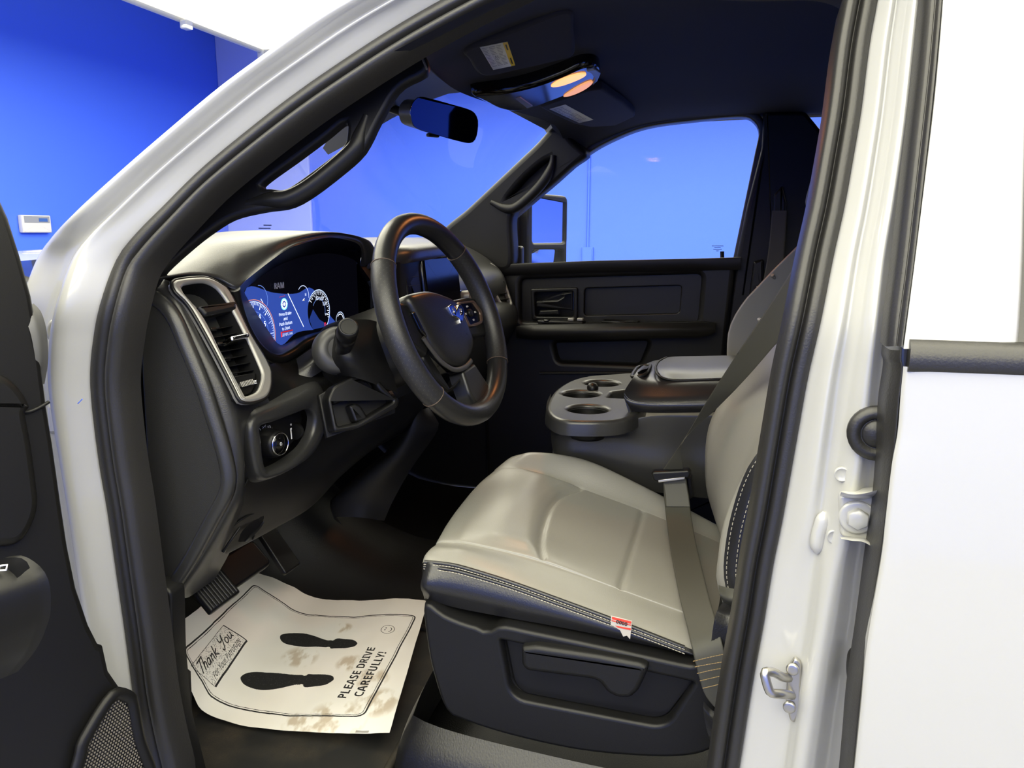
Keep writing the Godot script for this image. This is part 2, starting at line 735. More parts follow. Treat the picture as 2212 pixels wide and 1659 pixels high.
func room() -> void:
	var zw := -5.2
	var corner: Vector3 = V(-4.3567,2.2644,-5.2)
	var strip: Vector3 = V(-3.5181,1.2804,-5.2)
	var xf := corner.x
	var st := mb()
	box(st, V((xf + 5.0) / 2, -0.85, -0.6), V(5.0 - xf, 0.2, 9.2), 0.001)
	var f := put(st, "floor", mat("shop_floor", Color(0.42, 0.42, 0.43), 0.35))
	structure(f, "smooth grey shop floor under the truck")
	st = mb()
	box(st, V(xf - 0.1, 0.9, -0.6), V(0.2, 3.3, 9.6), 0.001)
	structure(put(st, "wall_front", mats.blue_wall), "bright blue painted wall ahead of the truck")
	st = mb()
	box(st, V((xf + 5.0) / 2, 0.9, zw - 0.1), V(5.0 - xf, 3.3, 0.2), 0.001)
	structure(put(st, "wall_right", mats.blue_wall), "bright blue painted wall on the passenger side")
	st = mb()
	box(st, V(5.1, 0.9, -0.6), V(0.2, 3.3, 9.6), 0.001)
	structure(put(st, "wall_back", mats.blue_wall))
	st = mb()
	box(st, V((xf + 5.0) / 2, 0.9, 4.1), V(5.0 - xf, 3.3, 0.2), 0.001)
	structure(put(st, "wall_left", mats.blue_wall))
	st = mb()
	box(st, V((xf + 5.0) / 2, 2.65, -0.6), V(5.4 - xf, 0.2, 9.8), 0.001)
	structure(put(st, "ceiling", mat("ceiling_paint", Color(0.8, 0.8, 0.8), 0.9)))
	# pale boarding in the corner of the passenger-side wall
	st = mb()
	box(st, V((xf + strip.x) / 2, 0.9, zw + 0.015), V(strip.x - xf, 3.28, 0.03), 0.004)
	var o := put(st, "trim_1", mats.pale_wall)
	structure(o, "pale lavender wall panel beside the blue wall")
	# light panel: stretched fabric on a tube frame
	var t := thing("light_panel", "large white stretched fabric light panel hung over the truck", "light", V(0, 2.1, -0.8))
	st = mb()
	var x0 := -3.24
	var x1 := 3.3
	var z0 := -4.16
	var z1 := 3.9
	var rows := []
	for j in 25:
		var r := []
		for i in 25:
			var u := i / 24.0
			var v := j / 24.0
			var sag := 0.05 * (1.0 - pow(2 * u - 1, 6)) * (1.0 - pow(2 * v - 1, 6))
			r.append(V(lerpf(x0, x1, u), 2.13 - sag * 0.4, lerpf(z0, z1, v)))
		rows.append(r)
	grid(st, rows)
	var fab := mat("lit_fabric", Color(0.93, 0.92, 0.9), 0.9)
	fab.emission_enabled = true
	fab.emission = Color(1.0, 0.98, 0.865)
	fab.emission_energy_multiplier = 0.9
	part(st, "fabric", fab, t)
	st = mb()
	sweep(st, [V(x0, 2.125, z0), V(x1, 2.125, z0), V(x1, 2.125, z1), V(x0, 2.125, z1)], circle(0.02, 8), Vector3.UP, true)
	part(st, "frame", mat("frame_white", Color(0.8, 0.8, 0.78), 0.6), t)
	for p in [V(x0, 2.11, z0), V(-3.2013,2.1,-3.327), V(x0, 2.11, -1.6), V(-2.0, 2.11, z0)]:
		st = mb()
		box(st, p + V(0, -0.01, 0), V(0.05, 0.05, 0.06), 0.008)
		part(st, "clip", mats.frame_white, t)
	for p in [V(x0, 2.3, z0), V(x1, 2.3, z0), V(x0, 2.3, z1), V(x1, 2.3, z1)]:
		st = mb()
		box(st, V(p.x, 2.34, p.z), V(0.012, 0.44, 0.012), 0.003)
		part(st, "hanger", mats.steel, t)
	# body of the unseen upright panel, out of view behind the camera
	t = thing("unseen_side_light_panel", "unseen long white upright light panel out of view behind the camera", "light", V(-0.3, 1.5, 3.97))
	st = mb()
	box(st, V(-0.3, 1.72, 3.97), V(5.2, 0.5, 0.02), 0.006)
	part(st, "fabric", fab, t)
	st = mb()
	sweep(st, [V(-2.9, 1.47, 3.965), V(2.3, 1.47, 3.965), V(2.3, 1.97, 3.965), V(-2.9, 1.97, 3.965)], circle(0.02, 8), V(0, 0, 1), true)
	part(st, "frame", mats.frame_white, t)
	# wall controller at the left
	var a: Vector3 = V(-4.357, 0.932, -3.163)
	t = thing("wall_controller", "white wall controller box with small grey display on blue wall", "controller", a)
	st = mb()
	rbox(st, Transform3D(Basis(Vector3.UP, PI / 2), a + V(0.02, 0, 0)), V(0.215, 0.112, 0.04), 0.008)
	part(st, "case", mat("controller_white", Color(0.82, 0.81, 0.78), 0.5), t)
	st = mb()
	rbox(st, Transform3D(Basis(Vector3.UP, PI / 2), a + V(0.038, 0.028, 0)), V(0.19, 0.042, 0.006), 0.002)
	part(st, "panel_strip", mat("controller_grey", Color(0.55, 0.56, 0.57), 0.5), t)
	st = mb()
	rbox(st, Transform3D(Basis(Vector3.UP, PI / 2), a + V(0.041, 0.026, -0.045)), V(0.065, 0.022, 0.004), 0.001)
	part(st, "display", mat("controller_display", Color(0.25, 0.38, 0.62), 0.25), t)
	# conduit and box on the far wall
	var c: Vector3 = V(-1.0995,0.7027,-5.17)
	t = thing("outlet_box", "blue painted outlet box with conduit on the far wall", "outlet box", c)
	st = mb()
	box(st, c + V(0, 0, -0.02), V(0.09, 0.13, 0.03), 0.004)
	part(st, "box", mats.blue_wall, t)
	st = mb()
	box(st, c + V(0, 0, -0.004), V(0.07, 0.10, 0.006), 0.002)
	part(st, "cover", mats.blue_wall, t)
	st = mb()
	tube(st, [c + V(0, 0.06, -0.02), V(c.x, 2.5, c.z - 0.02)], 0.010, 8, false, V(0, 0, 1))
	part(st, "conduit", mats.blue_wall, t)


# edge of the driver's doorway where white paint meets the rubber, bottom to top at the front pillar
func front_edge() -> Array:
	return [V(-0.7704,0.0555,0),V(-0.7777,0.1012,0),V(-0.7855,0.1476,0),V(-0.7934,0.2203,0),V(-0.796,0.3073,0),V(-0.8001,0.4048,0),V(-0.8041,0.4992,0),V(-0.809,0.5643,0),V(-0.8105,0.6417,0),V(-0.8074,0.6886,0),V(-0.796,0.7354,0),V(-0.7793,0.7813,-0.0004),V(-0.7631,0.8359,-0.0168),V(-0.7383,0.8683,-0.0265),V(-0.7008,0.9038,-0.0371),V(-0.6514,0.949,-0.0507),V(-0.5891,0.9957,-0.0647),V(-0.5281,1.0377,-0.0773),V(-0.4699,1.0731,-0.0879),V(-0.4056,1.1092,-0.0988),V(-0.3411,1.1407,-0.1082),V(-0.2665,1.1723,-0.1177),V(-0.1867,1.1964,-0.1249)]

func rear_edge() -> Array:
	return [V(0.1251,1.1016,-0.0965),V(0.1192,1.0547,-0.0824),V(0.1143,0.9923,-0.0637),V(0.1089,0.9457,-0.0497),V(0.1024,0.8953,-0.0346),V(0.0942,0.8466,-0.02),V(0.0853,0.7849,-0.0015),V(0.0775,0.7299,0),V(0.0714,0.6647,0),V(0.0636,0.5795,0),V(0.0574,0.5244,0),V(0.0521,0.4579,0),V(0.0449,0.3842,0),V(0.0371,0.2791,0)]

func truck_body() -> void:
	var t := thing("truck_body", "white painted pickup truck cab body around the open driver doorway", "truck body", V(0, 0, -0.86))
	# front pillar: lofted between the rubber edge and the outer corner, with its groove and ridge
	var c0 := front_edge()
	var c3 := [V(-0.9003,0.0417,0.02),V(-0.9024,0.0893,0.02),V(-0.9041,0.1378,0.02),V(-0.9106,0.2117,0.02),V(-0.9145,0.2997,0.02),V(-0.9163,0.3988,0.02),V(-0.918,0.4946,0.02),V(-0.9198,0.5609,0.02),V(-0.9291,0.6386,0.02),V(-0.9318,0.6858,0.02),V(-0.9247,0.7332,0.02),V(-0.9061,0.7799,0.02),V(-0.8898,0.836,0.0032),V(-0.8628,0.8659,-0.0058),V(-0.8191,0.8971,-0.0151),V(-0.7534,0.9479,-0.0304),V(-0.6892,0.9968,-0.045),V(-0.6242,1.0448,-0.0594),V(-0.5705,1.0795,-0.0699),V(-0.5132,1.1153,-0.0806),V(-0.4543,1.1444,-0.0893),V(-0.3745,1.1814,-0.1004),V(-0.2916,1.211,-0.1093)]
	var upper := [[-0.03, -0.012], [0.0, 0.0], [0.06, 0.004], [0.30, 0.012], [0.40, 0.020], [0.46, 0.014], [0.53, 0.006], [0.62, 0.016], [0.75, 0.026], [0.88, 0.022], [1.0, 0.0], [1.06, -0.03], [1.12, -0.09]]
	var lower := [[-0.03, -0.012], [0.0, 0.0], [0.07, 0.010], [0.2, 0.026], [0.3, 0.028], [0.4, 0.018], [0.52, 0.0], [0.64, -0.012], [0.75, -0.016], [0.88, -0.016], [1.0, -0.016], [1.06, -0.02], [1.12, -0.03]]
	var curves := []
	for k in upper.size():
		var q := []
		for i in c0.size():
			var w := smoothstep(11.0, 14.5, float(i))
			var u: float = lerpf(lower[k][0], upper[k][0], w)
			var dz: float = lerpf(lower[k][1], upper[k][1], w)
			q.append(c0[i].lerp(c3[i], u) + V(0, 0, dz))
		curves.append(q)
	var st := mb()
	skin(st, curves, 7, 3, false, false, false)
	part(st, "front_pillar", mats.white_paint, t)
	# pressings on the hinge side of that pillar
	st = mb()
	plate(st, rp([W(-0.8864,0.6447),W(-0.8593,0.6464),W(-0.8596,0.6224),W(-0.8649,0.6018),W(-0.89,0.5987)], 0.008), Transform3D(Basis(), V(0, 0, 0.008)), 0.02, 0.006)
	part(st, "pressed_pad", mats.white_paint, t)
	st = mb()
	lathe(st, [W(0.019, 0.0), W(0.0175, 0.004), W(0.012, 0.004), W(0.0085, -0.001), W(0.001, -0.002)], axis(V(-0.8413,0.7445,0.012), V(0.3, 0.1, 1)), 20)
	part(st, "dimple", mats.white_paint, t)
	# foot of the front pillar: cowl corner, fender and hood
	st = mb()
	skin(st, [[V(-0.97, 0.79, -0.12), V(-1.3, 0.83, -0.06), V(-2.2, 0.805, -0.06), V(-2.74, 0.71, -0.12)], [V(-0.98, 0.838, 0.02), V(-1.3, 0.835, 0.03), V(-2.2, 0.80, 0.03), V(-2.75, 0.70, -0.05)],
		[V(-0.98, 0.82, 0.07), V(-1.3, 0.81, 0.09), V(-2.2, 0.78, 0.09), V(-2.78, 0.66, 0.0)],
		[V(-0.99, 0.72, 0.10), V(-1.3, 0.70, 0.13), V(-2.2, 0.66, 0.13), V(-2.8, 0.55, 0.02)],
		[V(-0.99, 0.3, 0.11), V(-1.3, 0.3, 0.14), V(-2.2, 0.3, 0.14), V(-2.8, 0.3, 0.03)],
		[V(-0.99, -0.2, 0.10), V(-1.3, -0.2, 0.12), V(-2.2, -0.2, 0.12), V(-2.8, -0.2, 0.03)]], 20, 4)
	part(st, "fender", mats.white_paint, t)
	st = mb()
	skin(st, [[V(-1.22, 0.80, 0.0), V(-1.7, 0.80, 0.02), V(-2.3, 0.78, 0.02), V(-2.75, 0.69, -0.06)],
		[V(-1.26, 0.825, -0.4), V(-1.7, 0.83, -0.4), V(-2.3, 0.81, -0.4), V(-2.85, 0.70, -0.4)],
		[V(-1.26, 0.82, -0.86), V(-1.7, 0.82, -0.86), V(-2.3, 0.80, -0.86), V(-2.88, 0.70, -0.86)],
		[V(-1.26, 0.825, -1.32), V(-1.7, 0.83, -1.32), V(-2.3, 0.81, -1.32), V(-2.85, 0.70, -1.32)],
		[V(-1.22, 0.80, -1.72), V(-1.7, 0.80, -1.74), V(-2.3, 0.78, -1.74), V(-2.75, 0.69, -1.66)]], 16, 4)
	part(st, "hood", mats.white_paint, t)
	st = mb()
	box(st, V(-1.12, 0.775, -0.86), V(0.26, 0.03, 1.66), 0.01)
	part(st, "cowl", mats.smooth_black, t)
	# centre pillar
	var r0 := rear_edge()
	r0.append(r0[-1] + V(-0.02, -0.14, 0))
	r0.append(r0[-1] + V(-0.03, -0.14, 0))
	var r1 := [V(0.1706,1.089,-0.0627),V(0.1692,1.0443,-0.0493),V(0.1662,0.9854,-0.0316),V(0.1633,0.9413,-0.0184),V(0.1589,0.8938,-0.0042),V(0.1545,0.848,0.0096),V(0.1526,0.7901,0.027),V(0.1539,0.7392,0.03),V(0.1561,0.679,0.03),V(0.1569,0.6006,0.03),V(0.1551,0.55,0.03),V(0.154,0.489,0.03),V(0.151,0.4215,0.03),V(0.1479,0.3254,0.03)]
	r1.append(r1[-1] + V(0, -0.14, 0))
	r1.append(r1[-1] + V(0, -0.14, 0))
	for q in [r0, r1]:
		q.insert(0, q[0] + V(0.004, 0.06, -0.018))
		q.insert(0, q[0] + V(-0.01, 0.06, -0.02))
	var up2 := [[-0.03, -0.012], [0.0, 0.0], [0.10, 0.006], [0.22, 0.014], [0.28, 0.013], [0.36, 0.004], [0.45, 0.010], [0.56, 0.020], [0.66, 0.022], [0.74, 0.012], [0.82, 0.004], [0.92, 0.002], [1.02, 0.0], [1.12, -0.01]]
	var lo2 := [[-0.03, -0.012], [0.0, 0.0], [0.10, 0.003], [0.22, 0.003], [0.34, 0.003], [0.42, 0.006], [0.47, 0.018], [0.54, 0.022], [0.62, 0.018], [0.70, 0.008], [0.80, -0.008], [0.9, -0.016], [1.02, -0.018], [1.12, -0.02]]
	curves = []
	for k in up2.size():
		var q := []
		for i in r0.size():
			var w := smoothstep(9.5, 13.0, float(i))
			q.append(r0[i].lerp(r1[i], lerpf(up2[k][0], lo2[k][0], w)) + V(0, 0, lerpf(up2[k][1], lo2[k][1], w)))
		curves.append(q)
	st = mb()
	skin(st, curves, 7, 3, false, false, false)
	part(st, "centre_pillar", mats.white_paint, t)
	# pressings on the centre pillar
	st = mb()
	var rib := [V(0.1024,0.5973,0.021),V(0.1008,0.5849,0.021),V(0.0984,0.5698,0.021),V(0.0979,0.5523,0.021)]
	sweep(st, sm(rib, 12), circle(0.0075, 12, 0.006), V(0, 0, 1), false, true, true, [0.3, 0.75, 0.95, 1, 1, 1, 1, 1, 1, 0.95, 0.75, 0.3])
	part(st, "pressed_rib", mats.white_paint, t)
	for p in [V(0.113,0.6412,0.036), V(0.1116,0.576,0.034)]:
		st = mb()
		lathe(st, [W(0.0072, -0.004), W(0.0070, -0.0004), W(0.0062, 0.0), W(0.0056, -0.0008), W(0.0005, -0.0006)], axis(p, V(-0.05, 0, 1)), 18)
		part(st, "sealed_hole", mats.white_paint, t)
	# hinge bracket of the rear door with its bolt
	st = mb()
	plate(st, rp([W(0.1112,0.6243),W(0.1476,0.6316),W(0.1526,0.5738),W(0.142,0.5787),W(0.1149,0.5813)], [0.006, 0, 0, 0.006, 0.006]), Transform3D(Basis(), V(0, 0, 0.046)), 0.014, 0.003)
	skin(st, [[V(0.1112,0.6228,0.046),V(0.122,0.6206,0.046),V(0.1333,0.6217,0.046),V(0.1478,0.6273,0.046)], [V(0.1085,0.6312,0.066),V(0.1186,0.6295,0.066),V(0.1296,0.631,0.066),V(0.1436,0.6369,0.066)], [V(0.1082,0.6355,0.072),V(0.1174,0.6341,0.072),V(0.1283,0.6361,0.072),V(0.1421,0.6423,0.072)]], 12, 3)
	skin(st, [[V(0.1143,0.5826,0.046),V(0.125,0.5829,0.046),V(0.1365,0.5832,0.046),V(0.1521,0.5775,0.046)], [V(0.1117,0.5893,0.066),V(0.1218,0.5891,0.066),V(0.1331,0.589,0.066),V(0.1484,0.5816,0.066)], [V(0.1118,0.5899,0.072),V(0.121,0.5891,0.072),V(0.1322,0.5886,0.072),V(0.1475,0.5795,0.072)]], 12, 3)
	var hinge := part(st, "hinge_bracket", mats.white_paint, t)
	st = mb()
	var bp: Vector3 = V(0.1277,0.6038,0.047)
	lathe(st, [W(0.0165, 0), W(0.0165, 0.002), W(0.0145, 0.003), W(0.012, 0.003)], axis(bp, V(0, 0, 1)), 24)
	lathe(st, [W(0.0105, 0.003), W(0.0105, 0.008), W(0.009, 0.010), W(0.002, 0.010)], axis(bp, V(0, 0, 1)), 6)
	part(st, "bolt", mats.white_paint, hinge)
	st = mb()
	lathe(st, [W(0.0, 0), W(0.026, 0.0), W(0.026, 0.006), W(0.022, 0.010), W(0.0155, 0.010), W(0.0145, 0.006), W(0.013, 0.006), W(0.012, 0.009), W(0.001, 0.009)], axis(V(0.1385,0.6871,0.042), V(-0.05, 0, 1)), 28, false)
	part(st, "rubber_plug", mats.rubber, t, "round black rubber plug")
	st = mb()
	plate(st, rp([W(0.1365,0.4454),W(0.1441,0.4534),W(0.1508,0.4089),W(0.1404,0.407),W(0.1364,0.4246)], 0.008), Transform3D(Basis(), V(0, 0, 0.035)), 0.03, 0.006)
	part(st, "bump_stop", mats.rubber, t, "black rubber bump stop")
	# scratches and rub marks in the paint
	for k in 3:
		st = mb()
		var sp: Array = [[V(0.1314,0.7073,0.0385),V(0.1353,0.708,0.0385),V(0.1377,0.7077,0.0385)], [V(0.1175,0.7074,0.031),V(0.12,0.7071,0.031)], [V(-0.8067,0.6537,0.031),V(-0.7984,0.6604,0.031)]][k]
		tube(st, sp, 0.0006, 5, false, V(0, 0, 1))
		part(st, "scratch_mark", [mats.rubber, mats.rubber, mats.blue_wall][k], t)
	# roof, sill and the far side of the cab
	st = mb()
	skin(st, [[V(-0.66, 1.24, -0.2), V(0.0, 1.27, -0.16), V(1.0, 1.26, -0.16)],
		[V(-0.70, 1.285, -0.5), V(0.0, 1.325, -0.5), V(1.0, 1.31, -0.5)],
		[V(-0.72, 1.295, -0.86), V(0.0, 1.335, -0.86), V(1.0, 1.32, -0.86)],
		[V(-0.70, 1.285, -1.22), V(0.0, 1.325, -1.22), V(1.0, 1.31, -1.22)],
		[V(-0.66, 1.24, -1.54), V(0.0, 1.27, -1.58), V(1.0, 1.26, -1.58)]], 16, 5)
	skin(st, [[V(-0.66, 1.24, -0.2), V(-0.4, 1.262, -0.17), V(0.0, 1.27, -0.16), V(1.0, 1.26, -0.16)], [V(-0.58, 1.20, -0.11), V(-0.4, 1.23, -0.10), V(0.0, 1.24, -0.09), V(1.0, 1.24, -0.09)], [V(-0.5, 1.15, -0.10), V(-0.3, 1.18, -0.10), V(0.0, 1.20, -0.10), V(1.0, 1.20, -0.10)]], 16, 4)
	skin(st, [[V(-0.66, 1.24, -1.54), V(0.0, 1.27, -1.58), V(1.0, 1.26, -1.58)], [V(-0.62, 1.22, -1.66), V(0.0, 1.24, -1.69), V(1.0, 1.24, -1.69)], [V(-0.6, 1.19, -1.70), V(0.0, 1.21, -1.72), V(1.0, 1.20, -1.72)]], 16, 4)
	part(st, "roof_panel", mats.white_paint, t)
	st = mb()
	box(st, V(-0.33, -0.08, 0.02), V(0.95, 0.13, 0.14), 0.03)
	box(st, V(0.62, -0.08, 0.02), V(0.95, 0.13, 0.14), 0.03)
	part(st, "sill", mats.white_paint, t)
	st = mb()
	skin(st, [[V(-0.86, 0.83, -1.74), V(-1.3, 0.82, -1.75), V(-2.2, 0.80, -1.75), V(-2.75, 0.70, -1.67)], [V(-0.9, 0.7, -1.82), V(-1.3, 0.7, -1.85), V(-2.2, 0.66, -1.85), V(-2.8, 0.55, -1.74)], [V(-0.9, -0.2, -1.82), V(-1.3, -0.2, -1.84), V(-2.2, -0.2, -1.84), V(-2.8, -0.2, -1.75)]], 16, 4)
	part(st, "fender", mats.white_paint, t)
	st = mb()
	box(st, V(1.05, 0.45, -0.86), V(0.04, 1.3, 1.5), 0.01)
	part(st, "cab_back", mats.white_paint, t)
	# striker
	var sk := thing("door_striker", "bright steel door striker loop on the white centre pillar", "striker", V(0.0844,0.3936,0.012))
	st = mb()
	plate(st, rp([W(0.0851,0.4364),W(0.0919,0.4306),W(0.0932,0.3921),W(0.0943,0.3759),W(0.0889,0.3606),W(0.085,0.3631),W(0.0796,0.3814),W(0.0783,0.4219)], 0.004), Transform3D(Basis(), V(0, 0, 0.026)), 0.006, 0.002)
	part(st, "plate", mats.steel, sk)
	st = mb()
	tube(st, sm([V(0.0828,0.4097,0.02),V(0.0731,0.4176,0.034),V(0.0638,0.4274,0.045),V(0.056,0.4313,0.052),V(0.0543,0.4286,0.054),V(0.0597,0.413,0.056),V(0.0645,0.4095,0.054),V(0.0733,0.4048,0.045),V(0.0858,0.3909,0.022)], 40), 0.0048, 10, false, V(0.1, 0.2, 1))
	part(st, "loop", mats.steel, sk)
	for p in [V(0.0831,0.4242,0.028), V(0.0829,0.3801,0.028)]:
		st = mb()
		lathe(st, [W(0.0066, -0.001), W(0.0064, 0.0012), W(0.005, 0.002), W(0.001, 0.0016)], axis(p, V(-0.1, 0, 1)), 16)
		part(st, "bolt", mats.steel, sk)

func rear_door() -> void:
	var t := thing("rear_door", "white rear cab door with black belt moulding right of the doorway", "car door", V(0.6, 0, 0.1))
	var st := mb()
	# outer skin below the belt: gently bellied
	var e := [V(0.1437,0.7605,0.1),V(0.1437,0.7365,0.1),V(0.1441,0.7035,0.1),V(0.142,0.6747,0.1),V(0.1411,0.6249,0.1),V(0.1405,0.5892,0.1),V(0.1358,0.5083,0.1),V(0.1357,0.4429,0.1),V(0.1356,0.3751,0.1)]
	e.append(e[-1] + V(0, -0.14, 0))
	e.append(e[-1] + V(0, -0.14, -0.01))
	var curves := []
	for k in [[0.0, -0.03], [0.0, -0.006], [0.004, 0.0], [0.05, 0.003], [0.3, 0.006], [0.75, 0.0]]:
		curves.append(e.map(func(p): return V(p.x + k[0], p.y, p.z + k[1] + 0.012 * (1.0 - pow((p.y - 0.45) / 0.4, 2)))))
	skin(st, curves, 5, 3, false, false, false)
	part(st, "skin", mats.white_paint, t)
	# window frame above the belt
	st = mb()
	var fr := [V(0.1625,1.0936,0.0059),V(0.1632,1.0691,0.0133),V(0.1595,0.9884,0.0375),V(0.1534,0.9088,0.0614),V(0.1485,0.8489,0.0793),V(0.1446,0.8037,0.0929),V(0.1423,0.7755,0.1)]
	var fo := [V(0.2261,1.0876,0.0077),V(0.2262,1.0638,0.0148),V(0.2267,0.9719,0.0424),V(0.2266,0.9076,0.0617),V(0.2265,0.8495,0.0791),V(0.2254,0.806,0.0922),V(0.2241,0.7788,0.1)]
	for q in [fr, fo]:
		q.insert(0, q[0] + V(0.0, 0.11, -0.033))
	var n1 := []
	var n2 := []
	for i in fr.size():
		n1.append(fr[i] + V(0, 0, -0.03))
		n2.append(fo[i] + V(0.004, 0, -0.025))
	var mid := []
	for i in fr.size():
		mid.append(fr[i].lerp(fo[i], 0.5) + V(0, 0, 0.003))
	skin(st, [n1, fr, fr.map(func(p): return p + V(0.004, 0, 0.003)), mid, fo, n2], 5, 3, false, false, false)
	part(st, "window_frame", mats.white_paint, t)
	st = mb()
	quad(st, V(0.21, 0.78, 0.075), V(0.98, 0.78, 0.075), V(0.9, 1.2, -0.03), V(0.21, 1.2, -0.03))
	part(st, "glass", mat("tint_glass", Color(0.01, 0.012, 0.02), 0.05), t, "dark tinted window glass")
	st = mb()
	box(st, V(0.6, 1.22, -0.02), V(0.9, 0.08, 0.04), 0.01)
	part(st, "top_rail", mats.white_paint, t)
	# black belt moulding
	st = mb()
	var b0: Vector3 = V(0.1442,0.77,0.1)
	var half := 0.0135
	sweep(st, [V(b0.x + 0.002, b0.y, 0.1), V(0.5, b0.y, 0.104), V(0.95, b0.y, 0.1)], [W(-half, -0.004), W(half, -0.004), W(half, 0.006), W(half - 0.004, 0.010), W(-half + 0.006, 0.010), W(-half, 0.004)], V(0, 0, 1))
	part(st, "belt_moulding", mats.rubber, t, "black rubber belt moulding")
	# rubber edge strips facing the doorway
	var ul := [V(0.1522,1.1028,-0.0218),V(0.153,1.0773,-0.0142),V(0.1492,1.0069,0.0069),V(0.144,0.9376,0.0277),V(0.1377,0.8492,0.0542),V(0.1334,0.801,0.0687),V(0.1321,0.7739,0.075)]
	var ur := [V(0.164,1.0934,0.006),V(0.1632,1.0691,0.0133),V(0.1598,1.0015,0.0336),V(0.1554,0.9349,0.0535),V(0.1488,0.85,0.079),V(0.1446,0.8037,0.0929),V(0.1421,0.7778,0.1)]
	for q in [ul, ur]:
		q.insert(0, q[0] + V(0.0, 0.11, -0.033))
	st = mb()
	var c := []
	for k in [[0.0, -0.02], [0.0, 0.0], [0.12, 0.007], [0.55, 0.004], [0.62, 0.001], [0.7, 0.006], [0.92, 0.004], [1.0, -0.008]]:
		var q := []
		for i in ul.size():
			q.append(ul[i].lerp(ur[i], k[0]) + V(0, 0, k[1]))
		c.append(q)
	skin(st, c, 5, 2, false, false, false)
	part(st, "edge_seal", mats.rubber, t, "black rubber strip along the window frame")
	var dl := [V(0.1348,0.7715,0.08),V(0.1348,0.7629,0.08),V(0.137,0.7544,0.08),V(0.1358,0.7261,0.08),V(0.1363,0.6979,0.08),V(0.1378,0.6762,0.08),V(0.1387,0.6173,0.08),V(0.1368,0.5802,0.08),V(0.1342,0.4971,0.08),V(0.1315,0.4292,0.08),V(0.1321,0.3594,0.08)]
	var dr := [V(0.1419,0.7755,0.1),V(0.1424,0.7664,0.1),V(0.1441,0.7593,0.1),V(0.1442,0.7309,0.1),V(0.1445,0.7035,0.1),V(0.1438,0.6824,0.1),V(0.1419,0.625,0.1),V(0.1412,0.5892,0.1),V(0.1366,0.5084,0.1),V(0.1365,0.4431,0.1),V(0.1364,0.3753,0.1)]
	for q in [dl, dr]:
		q.append(q[-1] + V(0, -0.14, 0))
	st = mb()
	c = []
	for k in [[0.0, -0.03], [0.0, 0.0], [0.2, 0.007], [0.5, 0.010], [0.8, 0.008], [1.0, -0.006]]:
		var q := []
		for i in dl.size():
			q.append(dl[i].lerp(dr[i], k[0]) + V(0, 0, k[1]))
		c.append(q)
	skin(st, c, 5, 3, false, false, false)
	part(st, "edge_seal", mats.rubber, t, "black rubber strip along the door edge")

func weatherstrip() -> void:
	var loop := front_edge()
	loop.append_array([V(-0.02, 1.16, -0.113), V(0.08, 1.15, -0.11), V(0.125, 1.125, -0.103)])
	var r := rear_edge()
	loop.append_array(r)
	loop.append_array([V(0.03, 0.16, 0), V(0.015, 0.06, 0), V(-0.06, 0.0, 0), V(-0.3, -0.005, 0), V(-0.58, -0.005, 0), V(-0.7, 0.02, 0)])
	var path := rs(cr(loop, 8, true), 240, true)
	var prof := [W(-0.004, -0.012), W(-0.002, 0.004), W(0.002, 0.007), W(0.014, 0.009), W(0.021, 0.007), W(0.024, 0.001), W(0.026, -0.003), W(0.028, 0.004), W(0.034, 0.012), W(0.042, 0.014), W(0.049, 0.010), W(0.053, 0.002), W(0.055, -0.012), W(0.056, -0.03)]
	var st := mb()
	# the lip is squeezed narrower where it runs down the rear edge
	var wide := []
	for p in path:
		wide.append(W(minf(lerpf(0.88, 0.58, smoothstep(-0.3, 0.0, p.x)), lerpf(0.88, 0.60, smoothstep(0.72, 0.95, p.y))), 1.0))
	sweep(st, path, prof, V(0, 0.12, 1), true, false, false, wide)
	var o := put(st, "door_weatherstrip", mats.rubber)
	tag(o, "black rubber weatherstrip running around the open driver doorway", "weatherstrip")


